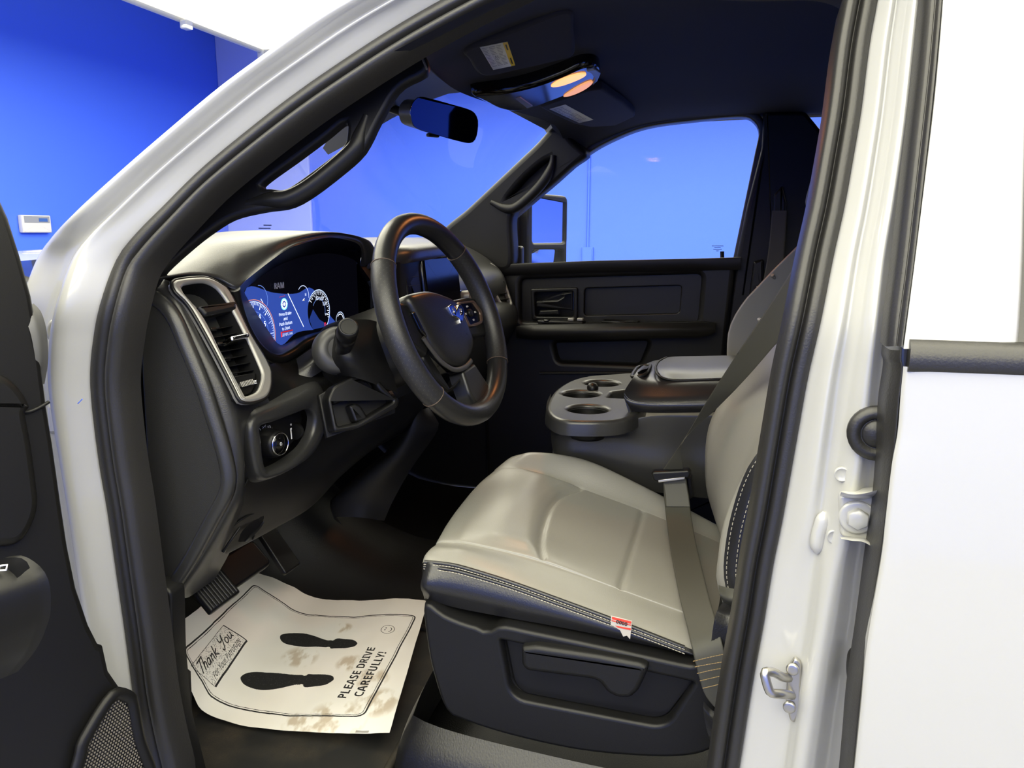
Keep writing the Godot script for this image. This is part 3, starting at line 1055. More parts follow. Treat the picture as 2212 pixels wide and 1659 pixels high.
func headliner() -> void:
	var st := mb()
	var d := [V(-0.3895,1.0894,-0.1228),V(-0.3516,1.1061,-0.1278),V(-0.3004,1.1282,-0.1344),V(-0.2446,1.148,-0.1404),V(-0.1636,1.1724,-0.1477)]
	d.append_array([V(0.0, 1.175, -0.15), V(0.3, 1.19, -0.15), V(0.95, 1.18, -0.15)])
	var d2 := d.map(func(p): return p + V(0, -0.012, 0.06))
	var p5 := [V(-0.515, 1.14, -1.60), V(-0.46, 1.135, -1.64)]
	p5.append_array([V(-0.4701,1.1277,-1.67),V(-0.3714,1.1736,-1.67),V(-0.2722,1.2016,-1.67),V(-0.1337,1.2125,-1.67),V(0.0137,1.2159,-1.67)])
	p5.append_array([V(0.3, 1.215, -1.67), V(0.95, 1.2, -1.67)])
	var p6 := p5.map(func(p): return p + V(0, 0.0, -0.05))
	skin(st, [d2, d,
		[V(-0.475, 1.13, -0.36), V(-0.40, 1.165, -0.36), V(-0.25, 1.20, -0.36), V(0, 1.215, -0.36), V(0.4, 1.22, -0.36), V(0.95, 1.2, -0.36)],
		[V(-0.575, 1.165, -0.80), V(-0.50, 1.185, -0.80), V(-0.3, 1.215, -0.8), V(0, 1.24, -0.8), V(0.4, 1.24, -0.8), V(0.95, 1.22, -0.8)],
		[V(-0.57, 1.185, -1.2), V(-0.50, 1.195, -1.2), V(-0.3, 1.22, -1.2), V(0, 1.24, -1.2), V(0.4, 1.24, -1.2), V(0.95, 1.22, -1.2)],
		[V(-0.53, 1.187, -1.5), V(-0.48, 1.192, -1.5), V(-0.3, 1.205, -1.5), V(0, 1.225, -1.5), V(0.4, 1.23, -1.5), V(0.95, 1.21, -1.5)],
		p5, p6], 40, 5)
	# turned edge at the windshield
	skin(st, [[V(-0.44, 1.105, -0.20), V(-0.475, 1.13, -0.36), V(-0.575, 1.165, -0.80), V(-0.57, 1.185, -1.2), V(-0.53, 1.187, -1.5), V(-0.515, 1.14, -1.60)],
		[V(-0.46, 1.13, -0.20), V(-0.50, 1.155, -0.36), V(-0.605, 1.195, -0.80), V(-0.60, 1.215, -1.2), V(-0.565, 1.22, -1.5), V(-0.55, 1.17, -1.62)],
		[V(-0.45, 1.17, -0.20), V(-0.48, 1.20, -0.36), V(-0.58, 1.25, -0.80), V(-0.58, 1.27, -1.2), V(-0.54, 1.25, -1.5), V(-0.52, 1.2, -1.62)]], 40, 4)
	var o := put(st, "headliner", mats.headliner)
	tag(o, "dark cloth headliner covering the cab ceiling", "headliner")

func windshield() -> void:
	var st := mb()
	var rows := []
	var top := cr([V(-0.50, 1.150, -0.19), V(-0.59, 1.20, -0.45), V(-0.635, 1.225, -0.86), V(-0.62, 1.235, -1.25), V(-0.56, 1.205, -1.58)], 8)
	var bot := cr([V(-0.93, 0.80, -0.10), V(-1.08, 0.80, -0.45), V(-1.14, 0.80, -0.86), V(-1.10, 0.80, -1.25), V(-0.97, 0.81, -1.66)], 8)
	for j in 13:
		var v := j / 12.0
		var r := []
		for i in top.size():
			r.append(bot[i].lerp(top[i], v) + V(-0.025, 0.03, 0) * sin(PI * v) * sin(PI * i / 32.0))
		rows.append(r)
	grid(st, rows)
	var t := thing("windshield", "clear curved windshield glass above the dashboard", "windshield", V(-1.1, 0.8, -0.86))
	part(st, "glass_pane", mats.windshield_glass, t)
	# printed border behind the mirror and a maker's stamp low down
	st = mb()
	# printed band: follows the glass along its top edge, wider behind the mirror; reflected grey is painted into its colour
	var fr := []
	for i in range(0, 33):
		var u := i / 32.0
		var w := 0.045 + 0.44 * exp(-pow((u - 0.46) / 0.085, 2.0))
		var a: Array = []
		for k in 7:
			var v := lerpf(1.0 - w, 1.0, k / 6.0)
			var f := v * 12.0
			var j := mini(11, int(f))
			a.append(rows[j][i].lerp(rows[j + 1][i], f - j) + V(0.004, -0.003, 0))
		fr.append(a)
	grid(st, fr)
	part(st, "printed_band", mat("frit_painted_sheen", Color(0.40, 0.41, 0.43), 0.3), t, "dotted print band along the top of the glass with a grey reflection painted in")
	st = mb()
	var sx := V(-1.02,0.8792,-0.7171)
	for k in 3:
		box(st, sx + V(0, 0.007 * k - 0.004, -0.012 * k), V(0.002, 0.003, 0.06 - 0.015 * k), 0.0005)
	part(st, "stamp", mat("stamp_print", Color(0.16, 0.23, 0.55), 0.5), t, "small dark maker stamp at the foot of the glass")
	# wipers on the cowl
	for k in 2:
		var w := thing("wiper", ["dark wiper arm at the driver foot of the windshield", "dark wiper arm at the passenger foot of the windshield"][k], "wiper", V(-1.0, 0.82, -0.3 - 0.8 * k))
		st = mb()
		var z := -0.34 - 0.75 * k
		tube(st, cr([V(-1.02, 0.825, z), V(-1.10, 0.832, z - 0.2), V(-1.155, 0.835, z - 0.5)], 6), 0.008, 8)
		part(st, "arm", mats.smooth_black, w)
		st = mb()
		tube(st, cr([V(-1.08, 0.845, z - 0.05), V(-1.13, 0.852, z - 0.3), V(-1.165, 0.853, z - 0.6)], 6), 0.006, 8)
		part(st, "blade", mats.rubber, w)


func pillar_trims() -> void:
	var t := thing("pillar_garnish", "black driver-side windshield pillar trim with looped grab handle", "trim", V(-0.65, 0.85, -0.12))
	var st := mb()
	var hole := [W(0.231,-0.0208),W(0.2407,-0.0361),W(0.254,-0.048),W(0.2812,-0.0534),W(0.331,-0.0588),W(0.351,-0.059),W(0.3626,-0.0531),W(0.3737,-0.037),W(0.339,-0.0332),W(0.2924,-0.0279)]
	var outer := [W(-0.0741,-0.0206),W(-0.0333,-0.0002),W(0.0268,0.0158),W(0.1204,0.0183),W(0.2226,0.0127),W(0.3618,-0.0061),W(0.4865,-0.0254),W(0.51,-0.0313),W(0.4982,-0.0618),W(0.4636,-0.0538),W(0.4438,-0.055),W(0.4244,-0.0616),W(0.4008,-0.0701),W(0.3826,-0.0779),W(0.3611,-0.0838),W(0.3272,-0.0833),W(0.2748,-0.0782),W(0.2414,-0.0691),W(0.212,-0.0495),W(0.1714,-0.0269),W(0.1338,-0.0188),W(0.0964,-0.0153),W(0.0471,-0.0145),W(0.0194,-0.0201),W(-0.0144,-0.0164)]
	plate(st, sm(outer, 110, true), Transform3D(V(0.7318,0.6505,-0.2033),V(-0.6711,0.7398,-0.0484),V(0.1189,0.1718,0.9779),V(-0.8,0.8,-0.075)), 0.016, 0.006, [sm(hole, 50, true)], 4, true)
	part(st, "garnish", mats.pillar_trim, t)
	st = mb()
	var gp := []
	for p in sm([W(0.1994,-0.0251),W(0.2247,-0.0417),W(0.2485,-0.0597),W(0.2818,-0.0689),W(0.331,-0.0728),W(0.3618,-0.0721),W(0.3782,-0.0624),W(0.4003,-0.0499)], 40):
		gp.append(Transform3D(V(0.7318,0.6505,-0.2033),V(-0.6711,0.7398,-0.0484),V(0.1189,0.1718,0.9779),V(-0.8,0.8,-0.075)) * V(p.x, p.y, -0.004))
	var sc := []
	for i in 40:
		var e := minf(i, 39 - i) / 8.0
		sc.append(lerpf(0.5, 1.0, smoothstep(0.0, 1.0, e)))
	sweep(st, gp, circle(0.0115, 14, 0.0115), V(0.2, 0.2, 1), false, true, true, sc)
	part(st, "grab_handle", mats.trim, t)
	st = mb()
	tube(st, sm([V(-0.3981,1.0981,-0.1614),V(-0.3918,1.0858,-0.1578),V(-0.3863,1.0749,-0.1545)], 10), 0.0015, 6)
	part(st, "joint_bead", mat("bead", Color(0.3, 0.29, 0.27), 0.6), t)
	# kick panel between the rubber and the dash end
	var kp := thing("kick_panel", "dark plastic kick panel low inside the front of the doorway", "trim", V(-0.78, 0.0, -0.06))
	st = mb()
	plate(st, rp([W(-0.8415,0.3644),W(-0.7874,0.3694),W(-0.762,0.3568),W(-0.7697,0.2518),W(-0.77,0.1439),W(-0.7513,0.0362),W(-0.8571,0.0125),W(-0.8549,0.2531)], 0.01), Transform3D(Basis(), V(0, 0, -0.05)), 0.03, 0.006)
	part(st, "panel", mats.trim, kp)
	# passenger side
	t = thing("pillar_garnish", "black passenger-side windshield pillar trim with moulded grab handle", "trim", V(-0.7, 0.85, -1.6))
	st = mb()
	outer = [W(0.3133,0.0653),W(0.217,0.0816),W(0.0776,0.1035),W(-0.0685,0.1264),W(-0.2002,0.1466),W(-0.2251,0.0512),W(-0.1873,-0.0353),W(-0.1173,-0.1115),W(0.0089,-0.0082),W(0.0733,-0.0224),W(0.1668,-0.0417),W(0.2517,-0.0556),W(0.3101,-0.0677),W(0.3143,-0.0097)]
	hole = [W(0.0297,0.0384),W(0.044,0.0177),W(0.0981,-0.001),W(0.1579,-0.0055),W(0.204,0.0048),W(0.2235,0.0139),W(0.1887,0.0272),W(0.11,0.0396)]
	plate(st, sm(outer, 80, true), Transform3D(V(0.6639,0.7436,0.0797),V(-0.7468,0.6648,0.019),V(-0.0389,-0.0721,0.9966),V(-0.7,0.92,-1.6)), 0.06, 0.018, [sm(hole, 30, true)], 4)
	part(st, "garnish", mats.pillar_trim, t)
	st = mb()
	plate(st, sm([W(0.01,0.0566),W(0.0295,0.0013),W(0.1181,-0.0241),W(0.2359,-0.0008),W(0.2323,0.0355),W(0.1054,0.0558)], 40, true), Transform3D(V(0.6639,0.7436,0.0797),V(-0.7468,0.6648,0.019),V(-0.0389,-0.0721,0.9966),V(-0.7,0.92,-1.6)) * Transform3D(Basis(), V(0, 0, -0.045)), 0.01, 0.003)
	part(st, "recess", mats.pillar_trim, t)
	st = mb()
	gp = []
	for p in sm([W(0.0009,0.0758),W(0.0155,0.0304),W(0.0424,0.002),W(0.1081,-0.0125),W(0.1698,-0.0151),W(0.2127,-0.0054),W(0.2424,0.0128)], 30):
		gp.append(Transform3D(V(0.6639,0.7436,0.0797),V(-0.7468,0.6648,0.019),V(-0.0389,-0.0721,0.9966),V(-0.7,0.92,-1.6)) * V(p.x, p.y, 0.006))
	sc = []
	for i in 30:
		sc.append(lerpf(0.5, 1.0, smoothstep(0.0, 1.0, minf(i, 29 - i) / 7.0)))
	sweep(st, gp, circle(0.016, 12), V(0.1, 0.1, 1), false, true, true, sc)
	part(st, "grab_handle", mats.pillar_trim, t)
	# passenger centre pillar and rear quarter
	t = thing("centre_pillar_cover", "black passenger-side centre pillar trim with belt height slider", "trim", V(0.1, 0.3, -1.64))
	st = mb()
	plate(st, rp([W(0.0648,1.2212),W(0.1792,1.2165),W(0.2471,1.1377),W(0.2235,1.0352),W(0.2031,0.8768),W(0.1716,0.5727),W(0.185,0.163),W(-0.0184,0.1457),W(-0.0103,0.5663),W(0.0085,0.78),W(0.0315,0.945),W(0.0646,1.1175)], 0.01), Transform3D(Basis(), V(0, 0, -1.64)), 0.05, 0.012)
	part(st, "panel", mats.pillar_trim, t)
	st = mb()
	plate(st, rp([W(0.1066,0.9831),W(0.128,1.009),W(0.1442,0.9563),W(0.1366,0.8768),W(0.108,0.8795)], 0.006), Transform3D(Basis(), V(0, 0, -1.615)), 0.03, 0.006)
	part(st, "belt_slider", mats.smooth_black, t)
	st = mb()
	plate(st, rp([W(0.0615,0.7882),W(0.0901,0.7953),W(0.0969,0.685),W(0.0542,0.6841)], 0.006), Transform3D(Basis(), V(0, 0, -1.62)), 0.03, 0.008)
	part(st, "belt_guide", mats.trim, t)
	st = mb()
	plate(st, [W(0.55, 0.02), W(0.95, 0.02), W(0.95, 1.22), W(0.55, 1.22)], Transform3D(Basis(), V(0, 0, -1.64)), 0.05, 0.01)
	part(st, "quarter_panel", mats.pillar_trim, t)
	st = mb()
	plate(st, [W(0.1, 0.02), W(0.6, 0.02), W(0.6, 0.78), W(0.1, 0.78)], Transform3D(Basis(), V(0, 0, -1.645)), 0.05, 0.01)
	part(st, "rear_door_panel", mats.pillar_trim, t)
	# cab back wall inside
	st = mb()
	box(st, V(1.0, 0.6, -0.86), V(0.04, 1.24, 1.5), 0.01)
	var o := put(st, "cab_back_panel", mats.pillar_trim)
	tag(o, "dark trim covering the back wall of the cab", "trim")

func passenger_door() -> void:
	var t := thing("passenger_door", "black passenger door panel with armrest under the closed window", "car door", V(-0.4, 0.4, -1.66))
	var zt := Transform3D(Basis(), V(0, 0, -1.62))
	var st := mb()
	var rec := rp([W(-0.6671,0.7241),W(-0.0881,0.7489),W(-0.0948,0.5947),W(-0.6652,0.584)], 0.02)
	var low := rp([W(-0.5528,0.5157),W(-0.2439,0.5352),W(-0.2707,0.4594),W(-0.5365,0.4561)], 0.015)
	var out := [W(-0.7995,0.7525),W(-0.3975,0.7721),W(0.0106,0.7891),W(0.0006,0.5978),W(-0.0079,0.3642),W(0.0071,0.0766),W(-0.7885,0.0017)]
	plate(st, out, zt, 0.06, 0.016, [rec, low], 4)
	part(st, "panel", mats.trim, t)
	# floor of the upper recess with two smaller sunk fields
	var zt2 := Transform3D(Basis(), V(0, 0, -1.645))
	st = mb()
	var f1 := rp([W(-0.6313,0.6856),W(-0.4853,0.6931),W(-0.4837,0.5966),W(-0.6276,0.5938)], 0.008)
	var f2 := rp([W(-0.4564,0.6966),W(-0.149,0.7112),W(-0.1524,0.6242),W(-0.4563,0.608)], 0.012)
	var big := [W(-0.6933,0.7347),W(-0.0699,0.758),W(-0.0751,0.5756),W(-0.6932,0.5638)]
	plate(st, big, zt2, 0.02, 0.004, [f1, f2], 4)
	part(st, "upper_field", mats.trim, t)
	st = mb()
	plate(st, rp([W(-0.4711,0.707),W(-0.1394,0.7231),W(-0.1414,0.6034),W(-0.469,0.5904)], 0.012), Transform3D(Basis(), V(0, 0, -1.662)), 0.01, 0.002)
	part(st, "sunk_field", mats.trim, t)
	st = mb()
	plate(st, [W(-0.6615,0.7011),W(-0.4789,0.7089),W(-0.4764,0.5734),W(-0.6609,0.5674)], Transform3D(Basis(), V(0, 0, -1.69)), 0.01, 0.002)
	part(st, "handle_cup", mats.smooth_black, t)
	st = mb()
	plate(st, rp([W(-0.635,0.6923),W(-0.4773,0.6999),W(-0.4755,0.5919),W(-0.6298,0.5886)], 0.008), Transform3D(Basis(), V(0, 0, -1.633)), 0.012, 0.004, [rp([W(-0.6224,0.6804),W(-0.4908,0.6877),W(-0.4895,0.6036),W(-0.6172,0.6013)], 0.008)])
	part(st, "handle_frame", mats.smooth_black, t)
	st = mb()
	plate(st, rp([W(-0.619,0.6501),W(-0.5442,0.6565),W(-0.5243,0.669),W(-0.5367,0.6777),W(-0.4939,0.6861),W(-0.4929,0.6231),W(-0.6158,0.6319)], 0.004), Transform3D(Basis(), V(0, 0, -1.642)), 0.02, 0.005)
	part(st, "door_handle", mats.trim, t)
	st = mb()
	plate(st, rp([W(-0.6063,0.62),W(-0.5423,0.6248),W(-0.539,0.6082),W(-0.6109,0.6046)], 0.003), Transform3D(Basis(), V(0, 0, -1.645)), 0.02, 0.004)
	part(st, "lock_tab", mats.trim, t)
	# armrest ledge
	st = mb()
	var a0: Vector3 = V(-0.6573,0.5643,-1.58)
	var a1: Vector3 = V(-0.0383,0.5954,-1.58)
	var prof := rp([W(-0.05, -0.030), W(0.035, -0.022), W(0.045, -0.002), W(0.04, 0.012), W(-0.05, 0.018)], [0, 0.012, 0.012, 0.010, 0], 4).map(func(p): return W(-p.x, p.y))
	sweep(st, [a0, a0.lerp(a1, 0.1), a0.lerp(a1, 0.5), a0.lerp(a1, 0.93), a1], prof, Vector3.UP, false, true, true, [0.8, 1.0, 1.0, 1.0, 0.6])
	part(st, "armrest", mats.trim, t)
	st = mb()
	var sp := [W(-0.574,-1.5134),W(-0.4409,-1.5516),W(-0.4242,-1.4784),W(-0.5516,-1.4293)]
	box(st, (V(-0.518,0.588,-1.585)) + V(0, 0.004, 0), V(0.15, 0.012, 0.05), 0.004)
	var sw := part(st, "switch_bezel", mats.smooth_black, t)
	for px in [V(-0.5619,0.5897,-1.57), V(-0.4832,0.5967,-1.57), V(-0.4533,0.5976,-1.57)]:
		st = mb()
		box(st, px + V(0, 0.006, 0), V(0.02, 0.010, 0.02), 0.003)
		part(st, "switch_button", mats.satin_silver if px.x > -0.55 else mats.gloss_black, sw)
	st = mb()
	var pk: Vector3 = V(-0.323,0.5927,-1.585)
	sweep(st, [pk + V(-0.06, 0.006, -0.018), pk + V(0.05, 0.006, -0.018), pk + V(0.05, 0.006, 0.02), pk + V(-0.06, 0.006, 0.02)], circle(0.006, 8, 0.004), Vector3.UP, true)
	part(st, "pull_cup_rim", mats.smooth_black, t)
	# lower map pocket
	st = mb()
	plate(st, rp([W(-0.5709,0.5264),W(-0.2357,0.545),W(-0.2587,0.4398),W(-0.5588,0.4361)], 0.012), Transform3D(Basis(), V(0, 0, -1.655)), 0.01, 0.003)
	part(st, "map_pocket", mats.trim, t)
	st = mb()
	sweep(st, [V(-0.5967,0.416,-1.61),V(-0.3879,0.4265,-1.61),V(-0.1814,0.437,-1.61)], circle(0.004, 8), Vector3.UP)
	part(st, "lower_ridge", mats.trim, t)
	# belt rail, window frame and glass
	st = mb()
	sweep(st, [V(-0.7783,0.7589,-1.655),V(-0.7056,0.7658,-1.655),V(-0.4035,0.7795,-1.655),V(-0.1137,0.7882,-1.655),V(0.0241,0.7937,-1.655)], rp([W(-0.04, -0.03), W(0.035, -0.03), W(0.035, 0.0), W(-0.04, 0.008)], [0, 0, 0.015, 0.004], 4).map(func(p): return W(-p.x, p.y)), Vector3.UP)
	part(st, "belt_rail", mats.pillar_trim, t)
	st = mb()
	var wl := sm([V(-0.727,0.7394,-1.69),V(-0.7269,0.908,-1.69),V(-0.7172,0.9231,-1.69),V(-0.5976,1.02,-1.69),V(-0.4738,1.1213,-1.69),V(-0.3743,1.1732,-1.69),V(-0.2744,1.2043,-1.69),V(-0.1349,1.218,-1.69),V(0.0003,1.2232,-1.69),V(0.0436,1.2083,-1.69),V(0.0671,1.1691,-1.69),V(0.0601,1.1093,-1.69),V(0.0362,0.9465,-1.69),V(0.0114,0.7782,-1.69)], 90)
	sweep(st, wl, rp([W(-0.012, -0.03), W(0.012, -0.03), W(0.012, 0.03), W(-0.012, 0.03)], 0.006, 2), V(0, 0, 1))
	part(st, "window_frame", mats.rubber, t)
	st = mb()
	var gl := [W(-0.73,0.7389),W(-0.7298,0.9082),W(-0.6,1.0206),W(-0.4757,1.1223),W(-0.3758,1.1744),W(-0.2755,1.2056),W(-0.1355,1.2194),W(0.0003,1.2246),W(0.0634,1.1704),W(0.013,0.7492)]
	fill(st, gl, [], Transform3D(Basis(), V(0, 0, -1.705)))
	part(st, "window_glass", mats.glass, t)
	st = mb()
	tube(st, [V(-0.0302,0.7846,-1.66),V(-0.0315,0.8085,-1.66),V(-0.0319,0.8169,-1.66)], 0.006, 8, false, V(0, 0, 1))
	part(st, "lock_knob", mats.smooth_black, t)
	# etched stamp low on the glass
	st = mb()
	var ek: Vector3 = V(-0.0469,0.8245,-1.702)
	for k in 4:
		box(st, ek + V(0.0, 0.008 - 0.005 * k, 0), V([0.035, 0.02, 0.026, 0.008][k], 0.002, 0.001), 0.0003)
	part(st, "stamp", mats.stamp_print, t, "small etched maker stamp on the glass")

func passenger_mirror() -> void:
	var c: Vector3 = V(-0.6448,0.8916,-1.95)
	var t := thing("side_mirror", "tall black towing mirror outside the passenger window", "side mirror", c + V(0, -0.13, 0))
	var xf := facing(c, V(0.82, 0.0, 0.57))
	var st := mb()
	var w := 0.088
	var o := rp([W(-w - 0.02, -0.16), W(w, -0.16), W(w, 0.115), W(-w - 0.02, 0.122)], [0.01, 0.025, 0.022, 0.012], 5)
	var up := rp([W(-w + 0.006, -0.054), W(w - 0.012, -0.054), W(w - 0.012, 0.103), W(-w + 0.006, 0.107)], 0.012, 4)
	var lo := rp([W(-w + 0.006, -0.145), W(w - 0.022, -0.145), W(w - 0.022, -0.078), W(-w + 0.006, -0.078)], 0.012, 4)
	plate(st, o, xf, 0.08, 0.008, [up, lo], 4, true)
	part(st, "housing", mats.smooth_black, t)
	st = mb()
	fill(st, inset(up if ccw(up) else up, -0.004), [], xf, -0.010)
	part(st, "mirror_glass", mats.mirror_glass, t)
	st = mb()
	fill(st, inset(lo, -0.004), [], xf, -0.012, Vector4(3.0, 3.0, 0, -0.11))
	part(st, "wide_mirror_glass", mats.mirror_glass, t)
	st = mb()
	box(st, c + V(-0.13, -0.03, 0.12), V(0.07, 0.20, 0.20), 0.03)
	part(st, "mount_arm", mats.smooth_black, t)

func floors() -> void:
	var st := mb()
	skin(st, [[V(0.45, 0.0, -0.03), V(-0.6, 0.0, -0.03), V(-0.98, 0.0, -0.03), V(-1.15, 0.06, -0.03), V(-1.32, 0.28, -0.03), V(-1.36, 0.75, -0.03)],
		[V(0.45, 0.0, -0.4), V(-0.6, 0.0, -0.4), V(-0.98, 0.0, -0.4), V(-1.15, 0.06, -0.4), V(-1.32, 0.28, -0.4), V(-1.36, 0.75, -0.4)],
		[V(0.45, 0.0, -0.68), V(-0.6, 0.0, -0.68), V(-0.95, 0.02, -0.68), V(-1.10, 0.1, -0.68), V(-1.28, 0.32, -0.68), V(-1.36, 0.75, -0.68)],
		[V(0.45, 0.06, -0.82), V(-0.6, 0.07, -0.82), V(-0.85, 0.1, -0.82), V(-1.02, 0.2, -0.82), V(-1.2, 0.4, -0.82), V(-1.36, 0.75, -0.82)],
		[V(0.45, 0.06, -1.0), V(-0.6, 0.07, -1.0), V(-0.85, 0.1, -1.0), V(-1.02, 0.2, -1.0), V(-1.2, 0.4, -1.0), V(-1.36, 0.75, -1.0)],
		[V(0.45, 0.0, -1.15), V(-0.6, 0.0, -1.15), V(-0.95, 0.02, -1.15), V(-1.10, 0.1, -1.15), V(-1.28, 0.32, -1.15), V(-1.36, 0.75, -1.15)],
		[V(0.45, 0.0, -1.66), V(-0.6, 0.0, -1.66), V(-0.98, 0.0, -1.66), V(-1.15, 0.06, -1.66), V(-1.32, 0.28, -1.66), V(-1.36, 0.75, -1.66)]], 48, 5)
	var o := put(st, "cab_floor", mats.vinyl_floor)
	o.position.y = -0.02
	tag(o, "black vinyl cab floor rising into the footwell", "car floor")
	st = mb()
	box(st, V(0.72, -0.03, -0.86), V(0.6, 0.06, 1.6), 0.01)
	o = put(st, "rear_cab_floor", mats.carpet)
	o.position.y = -0.02
	tag(o, "black rear cab floor behind the seats", "car floor")
	st = mb()
	box(st, V(-1.05, 0.40, -1.69), V(0.75, 0.86, 0.04), 0.01)
	o = put(st, "far_kick_panel", mats.pillar_trim)
	tag(o, "dark side panel of the passenger footwell", "trim")



func dashboard() -> void:
	var t := thing("dashboard", "black grained dashboard spanning the cab under the windshield", "dashboard", V(-0.9, 0.4, -0.86))
	# end cap facing the door
	var st := mb()
	plate(st, sm([W(-0.7863,0.7821),W(-0.7729,0.778),W(-0.7572,0.7682),W(-0.7424,0.7495),W(-0.7276,0.7166),W(-0.7141,0.6849),W(-0.704,0.656),W(-0.6938,0.6204),W(-0.6829,0.5813),W(-0.6765,0.5515),W(-0.6752,0.5312),W(-0.6816,0.5101),W(-0.706,0.4708),W(-0.7474,0.4091),W(-0.7836,0.3576),W(-0.8063,0.3538),W(-0.8072,0.473),W(-0.8018,0.6132),W(-0.7965,0.7072)], 90, true), Transform3D(Basis(), V(0, 0, -0.075)), 0.05, 0.004)
	part(st, "end_cap", mats.dash_dark, t)
	st = mb()
	var rim := [V(-0.7914,0.7847,-0.076),V(-0.7746,0.7825,-0.076),V(-0.7557,0.7728,-0.076),V(-0.7395,0.7527,-0.076),V(-0.7254,0.7191,-0.076),V(-0.7126,0.6872,-0.076),V(-0.7017,0.6583,-0.076),V(-0.6914,0.6225,-0.076),V(-0.6805,0.5832,-0.076),V(-0.6735,0.5499,-0.076),V(-0.6725,0.5261,-0.076),V(-0.6805,0.5033,-0.076),V(-0.7048,0.4659,-0.076),V(-0.7466,0.4016,-0.076),V(-0.7824,0.3534,-0.076)]
	sweep(st, sm(rim, 60), [W(-0.011, -0.004), W(-0.009, 0.0), W(-0.004, 0.004), W(0.003, 0.005), W(0.008, 0.001), W(0.009, -0.008), W(-0.011, -0.010)], V(0, 0, 1))
	part(st, "end_cap_rim", mats.dash_soft, t)
	# pad between the end cap and the vent, turning towards the driver
	st = mb()
	skin(st, [[V(-0.7988,0.7874,-0.09),V(-0.7803,0.7852,-0.09),V(-0.7583,0.7727,-0.09),V(-0.7411,0.7525,-0.09),V(-0.7268,0.7191,-0.09),V(-0.7138,0.6867,-0.09),V(-0.7028,0.6568,-0.09),V(-0.6922,0.6213,-0.09),V(-0.6811,0.5814,-0.09),V(-0.6741,0.5464,-0.09),V(-0.6732,0.5202,-0.09),V(-0.6822,0.4956,-0.09),V(-0.7093,0.4544,-0.09),V(-0.7524,0.3897,-0.09),V(-0.7901,0.3428,-0.09)],
		[V(-0.7925,0.7989,-0.095),V(-0.7718,0.7954,-0.095),V(-0.7479,0.779,-0.095),V(-0.7321,0.7522,-0.095),V(-0.7183,0.7213,-0.095),V(-0.705,0.6909,-0.095),V(-0.6939,0.6616,-0.095),V(-0.6825,0.6255,-0.095),V(-0.6721,0.5856,-0.095),V(-0.6668,0.5483,-0.095),V(-0.6661,0.5192,-0.095),V(-0.6753,0.4917,-0.095),V(-0.7043,0.4459,-0.095),V(-0.749,0.3805,-0.095),V(-0.7884,0.3346,-0.095)],
		[V(-0.7914,0.8058,-0.11),V(-0.7702,0.8049,-0.11),V(-0.7539,0.7882,-0.11),V(-0.736,0.7571,-0.11),V(-0.7195,0.7259,-0.11),V(-0.7032,0.6933,-0.11),V(-0.6894,0.6658,-0.11),V(-0.6768,0.6327,-0.11),V(-0.6685,0.5922,-0.11),V(-0.6657,0.5509,-0.11),V(-0.6677,0.5157,-0.11),V(-0.6764,0.485,-0.11),V(-0.7051,0.4363,-0.11),V(-0.7519,0.369,-0.11),V(-0.7937,0.3197,-0.11)],
		[V(-0.8053,0.8025,-0.14),V(-0.7814,0.7989,-0.14),V(-0.7672,0.7803,-0.14),V(-0.7538,0.7536,-0.14),V(-0.7368,0.7214,-0.14),V(-0.7198,0.6898,-0.14),V(-0.7025,0.6595,-0.14),V(-0.6781,0.6206,-0.14),V(-0.6813,0.5802,-0.14),V(-0.6868,0.5405,-0.14),V(-0.6897,0.504,-0.14),V(-0.6964,0.4703,-0.14),V(-0.7228,0.4189,-0.14),V(-0.7649,0.3508,-0.14),V(-0.8078,0.2993,-0.14)],
		[V(-0.7562,0.7865,-0.2),V(-0.7488,0.7761,-0.2),V(-0.7418,0.7621,-0.2),V(-0.7353,0.7409,-0.2),V(-0.7217,0.7056,-0.2),V(-0.7038,0.6702,-0.2),V(-0.6859,0.6348,-0.2),V(-0.6796,0.6095,-0.2),V(-0.7095,0.5628,-0.2),V(-0.7212,0.5202,-0.2),V(-0.7242,0.4815,-0.2),V(-0.7293,0.4498,-0.2),V(-0.7448,0.4167,-0.2),V(-0.7668,0.3621,-0.2),V(-0.8031,0.3041,-0.2)]], 46, 4)
	part(st, "side_pad", mats.dash_dark, t)
	# top pad with the brow over the instruments
	var lip := [V(-0.7674,0.8063,-0.085),V(-0.7604,0.8083,-0.11),V(-0.7565,0.8082,-0.15),V(-0.7455,0.7996,-0.185),V(-0.7248,0.7878,-0.2),V(-0.721,0.8005,-0.225),V(-0.7136,0.827,-0.28),V(-0.7117,0.8451,-0.33),V(-0.7081,0.8552,-0.38),V(-0.7082,0.8634,-0.46),V(-0.7103,0.8588,-0.53),V(-0.7111,0.8495,-0.58),V(-0.7149,0.8337,-0.6),V(-0.7294,0.8061,-0.62)]
	var lip2 := [V(-0.7653,0.8121,-0.085),V(-0.7582,0.8148,-0.11),V(-0.7557,0.8162,-0.15),V(-0.7445,0.8106,-0.185),V(-0.7291,0.8001,-0.205),V(-0.7264,0.8072,-0.23),V(-0.7199,0.8327,-0.285),V(-0.7163,0.8503,-0.335),V(-0.7108,0.8606,-0.385),V(-0.7107,0.8684,-0.465),V(-0.7107,0.8648,-0.535),V(-0.7094,0.8557,-0.585),V(-0.7111,0.8382,-0.605),V(-0.722,0.8058,-0.63)]
